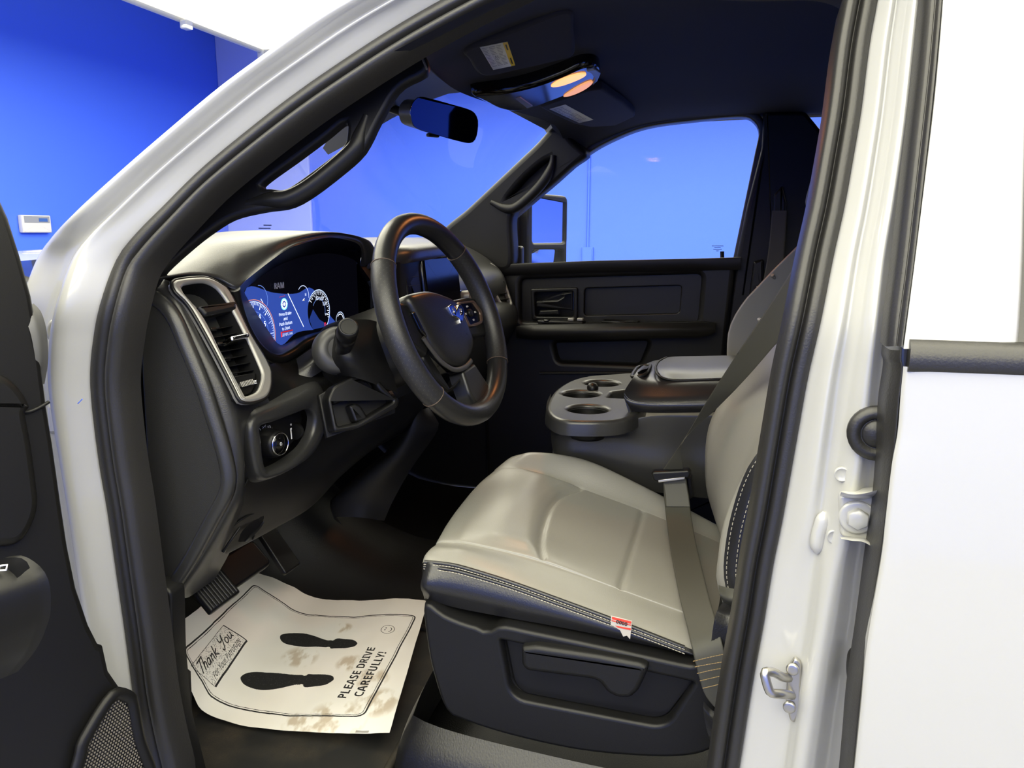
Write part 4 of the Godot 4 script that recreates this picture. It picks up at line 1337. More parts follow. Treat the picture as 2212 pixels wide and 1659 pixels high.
	var crest := [V(-0.7523,0.8262,-0.085),V(-0.7494,0.833,-0.11),V(-0.7535,0.839,-0.15),V(-0.7559,0.8441,-0.19),V(-0.7532,0.8491,-0.22),V(-0.7537,0.8536,-0.25),V(-0.7449,0.8634,-0.3),V(-0.7423,0.8685,-0.35),V(-0.7328,0.8732,-0.4),V(-0.7227,0.8742,-0.47),V(-0.725,0.8701,-0.54),V(-0.7247,0.8647,-0.59),V(-0.7169,0.8563,-0.62),V(-0.7152,0.8325,-0.65)]
	var left := [V(-0.827,0.8227,-0.17),V(-0.8147,0.8346,-0.19),V(-0.8045,0.8432,-0.215),V(-0.7895,0.8508,-0.235),V(-0.7749,0.8542,-0.25),V(-0.7662,0.8577,-0.268),V(-0.7516,0.8641,-0.31)]
	for i in 7:
		crest[i] = left[i]
	var fwd := []
	var base := []
	for i in crest.size():
		var z: float = crest[i].z
		fwd.append(V(minf(-0.93, crest[i].x - 0.03), crest[i].y - lerpf(0.012, 0.004, smoothstep(0.0, 6.0, float(i))), z - 0.01))
		base.append(V(-1.09, 0.81, z - 0.02))
	st = mb()
	skin(st, [lip, lip2, crest, fwd, base], 5, 5, false, false, false)
	part(st, "top_pad", mats.dash_soft, t)
	# shroud of the instrument recess
	var r0 := [V(-0.7248,0.7878,-0.2),V(-0.721,0.8005,-0.225),V(-0.7136,0.827,-0.28),V(-0.7117,0.8451,-0.33),V(-0.7081,0.8552,-0.38),V(-0.7082,0.8634,-0.46),V(-0.7103,0.8588,-0.53),V(-0.7111,0.8495,-0.58),V(-0.7149,0.8337,-0.6),V(-0.7294,0.8061,-0.62),V(-0.7152,0.7765,-0.635),V(-0.7003,0.7355,-0.64),V(-0.7061,0.6992,-0.6),V(-0.7218,0.685,-0.54),V(-0.7339,0.6811,-0.48),V(-0.741,0.6731,-0.42),V(-0.7472,0.6619,-0.39),V(-0.7504,0.6562,-0.34),V(-0.7499,0.6805,-0.29),V(-0.7399,0.7254,-0.24),V(-0.7303,0.7686,-0.21)]
	var r1 := [V(-0.805,0.7739,-0.3358),V(-0.805,0.7851,-0.3597),V(-0.805,0.8079,-0.4257),V(-0.805,0.8209,-0.4886),V(-0.805,0.828,-0.5475),V(-0.805,0.8308,-0.6198),V(-0.805,0.8243,-0.6879),V(-0.805,0.8128,-0.7396),V(-0.805,0.7988,-0.7604),V(-0.805,0.7723,-0.774),V(-0.805,0.739,-0.8013),V(-0.805,0.7115,-0.8109),V(-0.805,0.6894,-0.7625),V(-0.805,0.677,-0.6852),V(-0.805,0.6743,-0.6052),V(-0.805,0.6738,-0.5323),V(-0.805,0.6719,-0.4897),V(-0.805,0.666,-0.4348),V(-0.805,0.6964,-0.3991),V(-0.805,0.738,-0.3613),V(-0.805,0.764,-0.3399)]
	var rm := []
	for i in r0.size():
		rm.append(r0[i].lerp(r1[i], 0.5) + V(0, 0.004, 0))
	st = mb()
	skin(st, [r0, rm, r1], 5, 4, true, false, false)
	part(st, "instrument_shroud", mats.smooth_black, t)
	st = mb()
	var low := [r0[10], r0[11], r0[12], r0[13], r0[14], r0[15], r0[16], r0[17], r0[18], r0[19], r0[20], r0[0]]
	sweep(st, sm(low, 60), circle(0.009, 10, 0.007), V(1, 0.2, 0.2))
	part(st, "instrument_rim", mats.smooth_black, t)
	# inner cheek on the passenger side of the brow
	st = mb()
	skin(st, [[V(-0.7294,0.8061,-0.62),V(-0.7077,0.7774,-0.62),V(-0.6906,0.7374,-0.62),V(-0.6984,0.6973,-0.62),V(-0.7226,0.6677,-0.62)], [V(-0.7366,0.8179,-0.66),V(-0.7115,0.7818,-0.66),V(-0.6951,0.7369,-0.66),V(-0.7011,0.688,-0.66),V(-0.7239,0.6528,-0.66)], [V(-0.7398,0.8313,-0.7),V(-0.709,0.7876,-0.7),V(-0.6944,0.7386,-0.7),V(-0.6964,0.6788,-0.7),V(-0.7087,0.638,-0.7)], [V(-0.7225,0.826,-0.72),V(-0.6915,0.777,-0.72),V(-0.6825,0.7173,-0.72),V(-0.6843,0.6566,-0.72),V(-0.6966,0.6152,-0.72)]], 16, 4)
	part(st, "cheek_pad", mats.dash_dark, t)
	instruments(t)
	vent(t)
	lower_dash(t)
	middle_dash(t)

func tp(p: Vector2) -> Vector2:
	# plane of the display to pixels of its picture
	return W((p.x + 0.20) / 0.46 * 1104.0, (0.16 - p.y) / 0.26 * 624.0)

func tpl(a: Array) -> Array:
	return a.map(func(p): return tp(p))

func instruments(t: Node3D) -> void:
	var white := Color(0.86, 0.9, 0.98)
	var dim := Color(0.32, 0.42, 0.66)
	pic_new(1104, 624, Color(0.012, 0.013, 0.025))
	pic_poly(tpl(sm([W(-0.1575,0.0701),W(-0.1337,0.0797),W(-0.0713,0.0638),W(0.0064,0.0564),W(0.0549,0.0648),W(0.0925,0.0444),W(0.1301,0.0026),W(0.1612,-0.0265),W(0.0679,-0.0214),W(-0.0013,-0.0194),W(-0.0561,-0.0364),W(-0.0934,-0.0046),W(-0.1315,0.0371)], 60, true)), Color(0.13, 0.21, 0.47))
	# left dial: revolutions
	var lc := tp(([W(-0.1381,-0.01)])[0])
	for r in [[150.0, 3.0, Color(0.75, 0.8, 0.9)], [158.0, 3.0, Color(0.75, 0.45, 0.3)], [108.0, 2.0, dim]]:
		pic_arc(lc, r[0], -1.9, 0.35, r[1], r[2])
	for i in 30:
		var a := -1.9 + 2.2 * i / 29.0
		var d := W(cos(a), sin(a))
		pic_line([lc + d * (136.0 if i % 5 else 122.0), lc + d * 147.0], 2.5 if i % 5 else 4.0, white if i < 18 else Color(0.55, 0.6, 0.8))
	for k in 4:
		var a := -1.55 + 0.52 * k
		pic_text("3456"[k], Transform2D(0, W(22, 22), 0, lc + W(cos(a), sin(a)) * 96.0), white)
	# small dials beside it
	var sc := tp(([W(-0.1158,0.0539)])[0])
	pic_arc(sc, 62, -1.6, 1.2, 3.0, dim)
	pic_line([sc + W(12, -4), sc + W(26, 14)], 3.0, white)
	sc = tp(([W(0.0308,0.0491)])[0])
	pic_arc(sc, 50, -2.4, 0.2, 3.0, Color(0.7, 0.75, 0.9))
	pic_text("H", Transform2D(0, W(13, 13), 0, sc + W(22, -6)), white)
	pic_line([sc + W(-8, 20), sc + W(10, 10)], 3.0, white)
	pic_disc(sc + W(4, 18), 4, Color(0.95, 0.8, 0.5))
	# message in the middle
	var mc := tp(([W(-0.0372,0.0396)])[0])
	pic_disc(mc, 27, Color(0.45, 0.85, 0.85))
	pic_disc(mc, 21, Color(0.9, 0.95, 1.0))
	pic_disc(mc, 15, Color(0.13, 0.21, 0.47))
	pic_disc(mc, 8, Color(0.9, 0.95, 1.0))
	pic_line([mc + W(-26, 0), mc + W(-13, 0)], 4.0, white)
	pic_line([mc + W(13, 0), mc + W(26, 0)], 4.0, white)
	var ty := 44.0
	for s in ["Press Brake", "and", "Push Button", "to Start"]:
		pic_text(s, Transform2D(0, W(14, 14), 0, mc + W(4, ty)), white)
		ty += 22.0
	pic_line([mc + W(-34, -34), mc + W(10, -38)], 2.0, Color(0.6, 0.15, 0.15))
	pic_poly([mc + W(-40, ty - 10), mc + W(58, ty - 10), mc + W(58, ty - 4), mc + W(-40, ty - 4)], Color(0.55, 0.1, 0.12))
	pic_poly([mc + W(-40, ty - 8), mc + W(-32, ty - 8), mc + W(-32, ty + 14), mc + W(-40, ty + 14)], Color(0.9, 0.15, 0.12))
	pic_text("22107.3 mi", Transform2D(0, W(12, 12), 0, mc + W(12, ty + 6)), white)
	pic_line(tpl([W(-0.0226,0.0585),W(0.0266,-0.0109)]), 4.0, white)
	# right dial: speed
	var rc := tp(([W(0.0877,0.0144)])[0])
	pic_disc(rc, 104, Color(0.012, 0.013, 0.025))
	pic_poly(tpl([W(0.0647,0.0204),W(0.0879,-0.0027),W(0.128,-0.0207),W(0.0607,-0.0205),W(0.0487,0.0015)]), Color(0.09, 0.15, 0.36))
	pic_arc(rc, 104, -2.6, 1.2, 4.0, Color(0.7, 0.78, 0.95))
	pic_arc(rc, 60, -2.6, 0.3, 3.0, dim)
	for i in 26:
		var a := -2.5 + 2.9 * i / 25.0
		var d := W(cos(a), sin(a))
		pic_line([rc + d * (90.0 if i % 2 else 80.0), rc + d * 99.0], 3.0, white)
	for k in 3:
		var a := -1.75 + 0.62 * k
		pic_text(["80", "100", "120"][k], Transform2D(0, W(19, 19), 0, rc + W(cos(a), sin(a)) * 66.0), white)
	pic_text("MPH", Transform2D(0, W(11, 11), 0, rc + W(72, 22)), white)
	for k in 2:
		pic_line([rc + W(46 + 12 * k, 62), rc + W(64 + 12 * k, 120)], 4.0, Color(0.85, 0.12, 0.1))
	var gc := tp(([W(0.1746,-0.014)])[0])
	pic_disc(gc, 46, Color(0.55, 0.6, 0.7))
	pic_disc(gc, 41, Color(0.02, 0.02, 0.03))
	pic_arc(gc, 33, -2.4, 0.3, 4.0, white)
	pic_line([gc, gc + W(-10, 16)], 4.0, Color(0.95, 0.25, 0.1))
	var tex := pic_done()
	var m := mat("instrument_screen", Color(1, 1, 1), 0.14)
	m.albedo_texture = tex
	m.emission_enabled = true
	m.emission = Color(1, 1, 1)
	m.emission_operator = BaseMaterial3D.EMISSION_OP_MULTIPLY
	m.emission_texture = tex
	m.emission_energy_multiplier = 2.0
	var st := mb()
	var x := -0.81
	quad(st, V(x, 0.60, -0.30), V(x, 0.60, -0.76), V(x, 0.86, -0.76), V(x, 0.86, -0.30), W(0, 1), W(1, 1), W(1, 0), W(0, 0))
	var s := part(st, "instrument_screen", m, t, "lit blue instrument display with dials and a start message")
	letters("RAM", 0.011, "brand_letters", mat("brand_grey", Color(0.75, 0.77, 0.82), 0.4), s, facing(V(-0.806,0.7757,-0.4434), V(1, 0, 0)), true)

func vent(t: Node3D) -> void:
	var ring := sm([W(-0.004,0.0039),W(0.0093,0.0094),W(0.0402,0.0134),W(0.0638,0.0134),W(0.0829,0.0038),W(0.0943,-0.0117),W(0.099,-0.0767),W(0.1078,-0.117),W(0.11,-0.1405),W(0.1056,-0.1525),W(0.0963,-0.1684),W(0.0804,-0.1825),W(0.0549,-0.1875),W(0.0354,-0.1857),W(0.0285,-0.1805),W(0.0269,-0.1629),W(0.0202,-0.1014),W(0.0093,-0.0368),W(-0.005,-0.0106)], 70, true)
	var hole := sm([W(0.0067,-0.0054),W(0.0163,0),W(0.0486,0.0045),W(0.067,-0.002),W(0.0759,-0.0165),W(0.0836,-0.0468),W(0.0887,-0.0972),W(0.0899,-0.1387),W(0.0885,-0.147),W(0.0804,-0.1591),W(0.0641,-0.1731),W(0.0387,-0.1774),W(0.0335,-0.1739),W(0.0301,-0.1247),W(0.0251,-0.0554),W(0.008,-0.0149)], 60, true)
	var xf := Transform3D(V(0.1732,-0.0808,-0.9816),V(-0.4755,0.8659,-0.1552),V(0.8625,0.4936,0.1116),V(-0.753,0.797,-0.1))
	var st := mb()
	plate(st, ring, xf * Transform3D(Basis(), V(0, 0, 0.008)), 0.012, 0.004, [hole])
	var v := part(st, "vent_ring", mats.satin_silver, t, "satin silver vent surround")
	st = mb()
	sweep(st, ring.map(func(p): return xf * V(p.x, p.y, 0.004)), circle(0.0028, 8), xf.basis.z, true)
	part(st, "vent_outline", mats.smooth_black, t)
	# walls and back of the duct
	st = mb()
	var a := hole.map(func(p): return xf * V(p.x, p.y, 0.004))
	var b := hole.map(func(p): return xf * V(p.x * 0.9 + 0.004, p.y * 0.95 - 0.004, -0.05))
	grid(st, [a, b], true)
	fan(st, b)
	part(st, "vent_duct", mats.duct_black, t)
	# cross bar
	st = mb()
	plate(st, rp([W(0.0199,-0.0347),W(0.0953,-0.0266),W(0.0902,-0.0406),W(0.0272,-0.0511)], 0.004), xf * Transform3D(Basis(), V(0, 0, 0.010)), 0.014, 0.005)
	part(st, "vent_bar", mats.trim, t)
	# slats
	for k in 7:
		var f := k / 6.0
		var l0: Vector2 = ([W(0.0247,-0.0635)])[0].lerp(([W(0.0345,-0.1331)])[0], f)
		var l1: Vector2 = ([W(0.0862,-0.0561)])[0].lerp(([W(0.0887,-0.1302)])[0], f)
		st = mb()
		var mid := (l0 + l1) / 2
		var w := l0.distance_to(l1)
		var bs := xf * Transform3D(Basis(V(0, 0, 1), (l1 - l0).angle()) * Basis(V(1, 0, 0), 0.35), V(mid.x, mid.y, -0.018))
		rbox(st, bs, V(w, 0.0016, 0.026), 0.0007)
		part(st, "slat", mats.smooth_black, t)
	for k in 4:
		st = mb()
		var q: Vector2 = ([W(0.0491,-0.0635)])[0].lerp(([W(0.053,-0.1362)])[0], k / 3.0)
		rbox(st, xf * Transform3D(Basis(), V(q.x, q.y, -0.014)), V(0.010, 0.006, 0.012), 0.001)
		part(st, "slat_link", mats.trim, t)
	for k in 3:
		st = mb()
		var q0: Vector2 = ([W(0.014,-0.0104),W(0.0254,-0.0102),W(0.0353,-0.0101)])[k]
		var q1: Vector2 = ([W(0.0257,-0.031),W(0.0379,-0.0296),W(0.0487,-0.0281)])[k]
		tube(st, [xf * V(q0.x, q0.y, -0.02), xf * V(q1.x, q1.y, -0.02)], 0.0007, 5)
		part(st, "grille_wire", mat("wire_grey", Color(0.4, 0.4, 0.4), 0.5), t)
	# chrome slider tab
	st = mb()
	var kn := rp([W(0.05,-0.0868),W(0.086,-0.0824),W(0.0877,-0.0863),W(0.0841,-0.09),W(0.0499,-0.0943)], 0.002)
	plate(st, kn, xf * Transform3D(Basis(), V(0, 0, 0.016)), 0.02, 0.003)
	part(st, "vent_tab", mats.chrome, t, "chrome vent slider")
	st = mb()
	plate(st, rp([W(0.0544,-0.0885),W(0.0801,-0.0852),W(0.0795,-0.0882),W(0.0547,-0.0915)], 0.001), xf * Transform3D(Basis(), V(0, 0, 0.0172)), 0.004, 0.001)
	part(st, "vent_tab_grip", mats.gloss_black, t)
	# thumb wheel below
	st = mb()
	plate(st, rp([W(0.0345,-0.1419),W(0.0878,-0.1393),W(0.0774,-0.1596),W(0.0631,-0.1715),W(0.0397,-0.1753),W(0.0353,-0.1719)], 0.003), xf * Transform3D(Basis(), V(0, 0, -0.002)), 0.012, 0.003)
	var tw := part(st, "thumb_wheel_panel", mats.smooth_black, t)
	st = mb()
	plate(st, rp([W(0.0407,-0.1557),W(0.0698,-0.1528),W(0.0683,-0.1594),W(0.0398,-0.1629)], 0.003), xf * Transform3D(Basis(), V(0, 0, 0.004)), 0.008, 0.003)
	part(st, "thumb_wheel", mats.trim, tw)
	st = mb()
	for k in 9:
		var q: Vector2 = ([W(0.0435,-0.1589)])[0].lerp(([W(0.0672,-0.1562)])[0], k / 8.0)
		rbox(st, xf * Transform3D(Basis(), V(q.x, q.y, 0.0045)), V(0.0012, 0.008, 0.002), 0.0003)
	part(st, "wheel_ribs", mats.satin_silver, tw)
	st = mb()
	for k in 3:
		var q: Vector2 = ([W(0.0759,-0.1534),W(0.0748,-0.1555),W(0.0746,-0.1578)])[k]
		rbox(st, xf * Transform3D(Basis(V(0, 0, 1), 0.1), V(q.x, q.y, -0.0015)), V(0.010, 0.0010, 0.001), 0.0002)
	part(st, "wheel_mark", mats.print_white, tw).set_meta("kind", "stuff")
	st = mb()
	var q5: Vector2 = ([W(0.0354,-0.1595)])[0]
	rbox(st, xf * Transform3D(Basis(), V(q5.x, q5.y, -0.0015)), V(0.005, 0.008, 0.001), 0.0002)
	part(st, "wheel_mark", mats.print_white, tw)

func lower_dash(t: Node3D) -> void:
	# rolled pod around the light switch
	var xf := Transform3D(V(0.1613,0.0538,-0.9854),V(-0.0529,0.9975,0.0457),V(0.9855,0.0448,0.1637),V(-0.7,0.54,-0.22))
	var st := mb()
	var pod := [[V(-0.6956,0.6087,-0.15),V(-0.6888,0.6162,-0.19),V(-0.6841,0.6192,-0.26),V(-0.6742,0.6228,-0.33),V(-0.6751,0.5957,-0.36),V(-0.6783,0.5557,-0.37),V(-0.6826,0.5181,-0.35),V(-0.6892,0.4923,-0.32),V(-0.6864,0.488,-0.25),V(-0.6941,0.4875,-0.19),V(-0.6975,0.4998,-0.16),V(-0.698,0.5345,-0.145),V(-0.6973,0.579,-0.14)],
		[V(-0.6938,0.5994,-0.16),V(-0.6889,0.6049,-0.195),V(-0.6849,0.6077,-0.26),V(-0.6797,0.6091,-0.32),V(-0.6795,0.5886,-0.345),V(-0.6804,0.5585,-0.35),V(-0.6844,0.526,-0.335),V(-0.6885,0.504,-0.305),V(-0.6868,0.499,-0.245),V(-0.6943,0.4973,-0.195),V(-0.6956,0.5072,-0.17),V(-0.695,0.5391,-0.155),V(-0.6934,0.5768,-0.15)],
		[V(-0.6939,0.5857,-0.175),V(-0.6894,0.587,-0.205),V(-0.6862,0.5875,-0.26),V(-0.6849,0.5866,-0.3),V(-0.6822,0.5762,-0.315),V(-0.6827,0.5587,-0.32),V(-0.6851,0.5365,-0.31),V(-0.6857,0.5177,-0.28),V(-0.689,0.5097,-0.24),V(-0.6935,0.5073,-0.2),V(-0.6956,0.5116,-0.185),V(-0.6938,0.5335,-0.175),V(-0.6927,0.5639,-0.172)],
		[V(-0.6972,0.5794,-0.185),V(-0.6915,0.5819,-0.21),V(-0.6865,0.5836,-0.26),V(-0.6848,0.5829,-0.295),V(-0.6825,0.5752,-0.305),V(-0.6825,0.5608,-0.308),V(-0.6842,0.54,-0.3),V(-0.6859,0.5223,-0.275),V(-0.6905,0.5127,-0.24),V(-0.6951,0.5087,-0.205),V(-0.6964,0.5131,-0.19),V(-0.6975,0.531,-0.185),V(-0.6957,0.561,-0.182)]]
	var pods := [0.0, 0.022, 0.022, 0.004]
	for k in 4:
		pod[k] = pod[k].map(func(p): return p + V(pods[k], 0, pods[k] * 0.5))
	skin(st, pod, 5, 4, true, false, false)
	part(st, "switch_pod", mats.dash_dark, t)
	st = mb()
	plate(st, rp([W(-0.0237,0.0377),W(0.0885,0.0373),W(0.0946,0.0194),W(0.0843,-0.0105),W(0.0235,-0.0319),W(-0.0257,-0.0302),W(-0.0276,-0.0035)], 0.006), xf * Transform3D(Basis(), V(0, 0, -0.006)), 0.01, 0.002)
	var hp := part(st, "light_switch_panel", mats.smooth_black, t)
	var kc: Vector3 = V(-0.6956,0.5414,-0.222)
	st = mb()
	var n := xf.basis.z
	lathe(st, [W(0.024, -0.01), W(0.024, 0.004), W(0.022, 0.013), W(0.0195, 0.019), W(0.015, 0.020)], axis(kc, n), 36)
	part(st, "light_knob", mats.trim, hp)
	st = mb()
	lathe(st, [W(0.0185, 0.018), W(0.0188, 0.0205), W(0.0176, 0.0225), W(0.0168, 0.0215)], axis(kc, n), 36, false)
	part(st, "knob_ring", mats.chrome, hp)
	st = mb()
	lathe(st, [W(0.0172, 0.019), W(0.0168, 0.0212), W(0.002, 0.0214)], axis(kc, n), 30)
	part(st, "knob_face", mats.gloss_black, hp)
	letters("O", 0.005, "lamp_symbol", mats.print_white, hp, facing(kc + n * 0.0222, n))
	# printed symbols round the knob
	var marks := [W(-0.007,0.0245),W(0.0037,0.0268),W(0.0145,0.0228),W(0.0246,0.0137),W(-0.0217,0.0014)]
	var words := [["O", "off_symbol", 0.3], ["><", "park_symbol", 0.1], ["ID", "beam_symbol", -0.1], ["AUTO", "auto_mark", -0.75], ["*", "dash_lamp_symbol", 0.0]]
	for k in 5:
		letters(words[k][0], 0.0056 if k != 3 else 0.005, words[k][1], mats.print_white, hp, xf * Transform3D(Basis(V(0, 0, 1), words[k][2]), V(marks[k].x, marks[k].y, -0.0055)))
	st = mb()
	var dc: Vector3 = V(-0.6898,0.545,-0.288)
	lathe(st, [W(0.014, -0.004), W(0.014, 0.004), W(0.012, 0.004)], Transform3D(xf.basis.y, xf.basis.x, xf.basis.z, dc), 24)
	part(st, "dimmer_wheel", mats.trim, hp)
	st = mb()
	rbox(st, facing((V(-0.6913,0.5432,-0.276)), n), V(0.0022, 0.018, 0.001), 0.0003)
	rbox(st, facing((V(-0.6907,0.552,-0.276)), n), V(0.0022, 0.003, 0.001), 0.0003)
	part(st, "dimmer_mark", mats.print_white, hp)
	letters("*", 0.006, "dimmer_symbol", mats.print_white, hp, facing(V(-0.6904,0.5575,-0.276), n))
	# knee panel under it
	st = mb()
	skin(st, [[V(-0.6888,0.5468,-0.13),V(-0.6907,0.4985,-0.18),V(-0.6874,0.4917,-0.28),V(-0.6888,0.5108,-0.36),V(-0.6715,0.5287,-0.45),V(-0.6078,0.558,-0.52),V(-0.5807,0.5678,-0.62)],
		[V(-0.6958,0.5046,-0.125),V(-0.6983,0.4871,-0.19),V(-0.69,0.4763,-0.29),V(-0.6871,0.4781,-0.37),V(-0.6683,0.493,-0.45),V(-0.6282,0.5151,-0.54),V(-0.596,0.5259,-0.63)],
		[V(-0.7188,0.4567,-0.12),V(-0.7169,0.4433,-0.2),V(-0.703,0.4387,-0.3),V(-0.6899,0.4444,-0.38),V(-0.6751,0.4579,-0.46),V(-0.644,0.4831,-0.55),V(-0.6165,0.4975,-0.64)],
		[V(-0.7508,0.401,-0.12),V(-0.7454,0.3888,-0.21),V(-0.7325,0.3862,-0.32),V(-0.7184,0.3923,-0.4),V(-0.7074,0.4167,-0.48),V(-0.6805,0.446,-0.57),V(-0.6481,0.4678,-0.65)],
		[V(-0.7801,0.3578,-0.12),V(-0.7673,0.3563,-0.2),V(-0.758,0.3547,-0.32),V(-0.7375,0.3658,-0.4),V(-0.7213,0.3993,-0.48),V(-0.6968,0.4299,-0.57),V(-0.6703,0.4457,-0.65)],
		[V(-0.8326,0.3357,-0.18),V(-0.8171,0.3371,-0.26),V(-0.7942,0.3471,-0.36),V(-0.7737,0.3573,-0.44),V(-0.754,0.3905,-0.52),V(-0.717,0.43,-0.6),V(-0.6949,0.4466,-0.68)]], 40, 4)
	part(st, "knee_panel", mats.pillar_trim, t)
	st = mb()
	tube(st, sm([V(-0.6891,0.4855,-0.268),V(-0.7069,0.4521,-0.276),V(-0.7405,0.4044,-0.284),V(-0.7536,0.3808,-0.26),V(-0.7512,0.3659,-0.235)], 24), 0.0016, 6)
	part(st, "panel_joint", mats.duct_black, t)
	st = mb()
	tube(st, sm([V(-0.693,0.5025,-0.155),V(-0.7023,0.4848,-0.15),V(-0.7118,0.4711,-0.148)], 12), 0.0016, 6)
	part(st, "panel_joint", mats.duct_black, t)
	# release handle low down: a shallow cup with a pull bar
	st = mb()
	skin(st, [[V(-0.7368,0.3866,-0.178),V(-0.7356,0.4009,-0.19),V(-0.7329,0.4082,-0.222),V(-0.7292,0.4083,-0.24)], [V(-0.7377,0.3825,-0.186),V(-0.7365,0.3945,-0.198),V(-0.7343,0.4016,-0.226),V(-0.7309,0.4025,-0.242)], [V(-0.7395,0.3782,-0.198),V(-0.7369,0.3849,-0.21),V(-0.7357,0.3911,-0.232),V(-0.7331,0.3974,-0.242)], [V(-0.7367,0.3761,-0.2),V(-0.7342,0.3812,-0.212),V(-0.7345,0.3868,-0.235),V(-0.7309,0.3968,-0.244)]], 12, 3)
	part(st, "release_handle", mats.smooth_black, t)
	st = mb()
	tube(st, sm([V(-0.7365,0.416,-0.128),V(-0.7331,0.4191,-0.16),V(-0.7269,0.4249,-0.2),V(-0.7373,0.4097,-0.27)], 20), 0.0018, 6)
	part(st, "fuse_cover_edge", mats.duct_black, t)
	st = mb()
	tube(st, sm([V(-0.7482,0.3776,-0.155),V(-0.7349,0.3981,-0.16),V(-0.7292,0.4122,-0.175)], 14), 0.0022, 6)
	part(st, "fuse_cover_edge", mats.duct_black, t)
	# strip between the vent and the column
	st = mb()
	skin(st, [[V(-0.686,0.6694,-0.21),V(-0.7507,0.6513,-0.34),V(-0.751,0.6535,-0.4),V(-0.7398,0.6649,-0.43),V(-0.7309,0.6688,-0.5),V(-0.7124,0.6705,-0.6)],
		[V(-0.6806,0.6414,-0.205),V(-0.6958,0.6341,-0.28),V(-0.7095,0.631,-0.36),V(-0.7049,0.6369,-0.4),V(-0.7007,0.636,-0.46),V(-0.6838,0.6301,-0.56)],
		[V(-0.681,0.612,-0.205),V(-0.6822,0.6135,-0.27),V(-0.6744,0.6196,-0.33),V(-0.6674,0.6088,-0.38),V(-0.6439,0.5853,-0.42),V(-0.6079,0.5712,-0.5)],
		[V(-0.6911,0.5991,-0.21),V(-0.6806,0.5998,-0.28),V(-0.6724,0.5999,-0.34),V(-0.6758,0.5704,-0.4),V(-0.6517,0.5434,-0.45),V(-0.6083,0.5442,-0.52)]], 24, 4)
	part(st, "column_surround", mats.trim, t)
	# soft boot round the column
	st = mb()
	skin(st, [[V(-0.7264,0.6549,-0.36),V(-0.7123,0.672,-0.4),V(-0.6982,0.6867,-0.46),V(-0.6761,0.6986,-0.53)], [V(-0.7106,0.6385,-0.34),V(-0.6864,0.6593,-0.37),V(-0.6732,0.6719,-0.43),V(-0.6569,0.6805,-0.5)], [V(-0.7058,0.6162,-0.33),V(-0.6821,0.6324,-0.36),V(-0.6625,0.6515,-0.4),V(-0.6426,0.656,-0.46)]], 16, 4)
	part(st, "column_boot", mats.black_leather, t)
	# open tray with a button block under the column
	var tp0 := Transform3D(V(0.6392,0,-0.769),V(-0.1955,0.9672,-0.1625),V(0.7438,0.2542,0.6182),V(-0.591,0.601,-0.32))
	st = mb()
	plate(st, rp([W(-0.0497,0.0042),W(-0.0375,0.0235),W(0.0009,0.0372),W(0.0352,0.0431),W(0.0604,0.0005),W(0.0778,-0.0113),W(0.0722,-0.0251),W(-0.0039,-0.0512),W(-0.0467,-0.0512)], 0.006), tp0, 0.03, 0.004, [rp([W(-0.0428,0.0034),W(-0.032,0.0175),W(0.0022,0.0292),W(0.0296,0.0342),W(0.044,0.0056),W(0.067,-0.0132),W(-0.0015,-0.0406),W(-0.0392,-0.0431)], 0.006)])
	part(st, "tray_frame", mats.smooth_black, t)
	st = mb()
	plate(st, [W(-0.0531,0.0138),W(0.0406,0.0505),W(0.0833,-0.0103),W(0.0796,-0.0341),W(-0.0495,-0.0592)], tp0 * Transform3D(Basis(), V(0, 0, -0.03)), 0.01, 0.002)
	part(st, "tray_back", mats.duct_black, t)
	st = mb()
	plate(st, rp([W(-0.0428,0.0034),W(-0.0304,0.0173),W(0.0022,0.0292),W(0.0277,0.0328),W(0.0366,0.0128),W(-0.012,-0.0004),W(-0.0386,-0.0063)], 0.005), tp0 * Transform3D(Basis(), V(0, 0, -0.006)), 0.02, 0.006)
	part(st, "tray_shelf", mats.smooth_black, t)
	st = mb()
	plate(st, rp([W(-0.0118,0.0229),W(0.0204,0.0288),W(0.0299,0.0136),W(-0.0028,0.0063)], 0.003), tp0 * Transform3D(Basis(), V(0, 0, -0.003)), 0.006, 0.0015)
	part(st, "tray_button", mats.gloss_black, t)
	st = mb()
	plate(st, rp([W(-0.0119,-0.0112),W(0,-0.0081),W(0.0091,-0.0139),W(0.0191,-0.0356),W(0.0119,-0.0394),W(-0.0048,-0.0402)], 0.004), tp0 * Transform3D(Basis(), V(0, 0, -0.008)), 0.02, 0.004)
	part(st, "tray_lever", mats.smooth_black, t)
	# lower dark cover running down to the tunnel
	st = mb()
	skin(st, [[V(-0.6035,0.5089,-0.66),V(-0.5881,0.4898,-0.66),V(-0.5835,0.4597,-0.66),V(-0.6444,0.3724,-0.66),V(-0.6907,0.2938,-0.66),V(-0.7148,0.2426,-0.66)], [V(-0.6078,0.5076,-0.62),V(-0.6141,0.4676,-0.62),V(-0.6472,0.4097,-0.62),V(-0.7028,0.3535,-0.62),V(-0.7487,0.302,-0.62),V(-0.7527,0.2611,-0.62)], [V(-0.635,0.4661,-0.62),V(-0.6682,0.4182,-0.62),V(-0.7238,0.3724,-0.62),V(-0.7811,0.3253,-0.62),V(-0.819,0.2896,-0.62),V(-0.8162,0.2543,-0.62)], [V(-0.6749,0.4428,-0.66),V(-0.7093,0.3984,-0.66),V(-0.7671,0.351,-0.66),V(-0.8208,0.3028,-0.66),V(-0.8494,0.267,-0.66),V(-0.819,0.2203,-0.66)]], 24, 4)
	part(st, "tunnel_cover", mats.pillar_trim, t)
	# dark back of the footwell behind all this
	st = mb()
	quad(st, V(-1.0, 0.33, -0.08), V(-0.82, 0.62, -0.08), V(-0.82, 0.62, -1.62), V(-1.0, 0.33, -1.62))
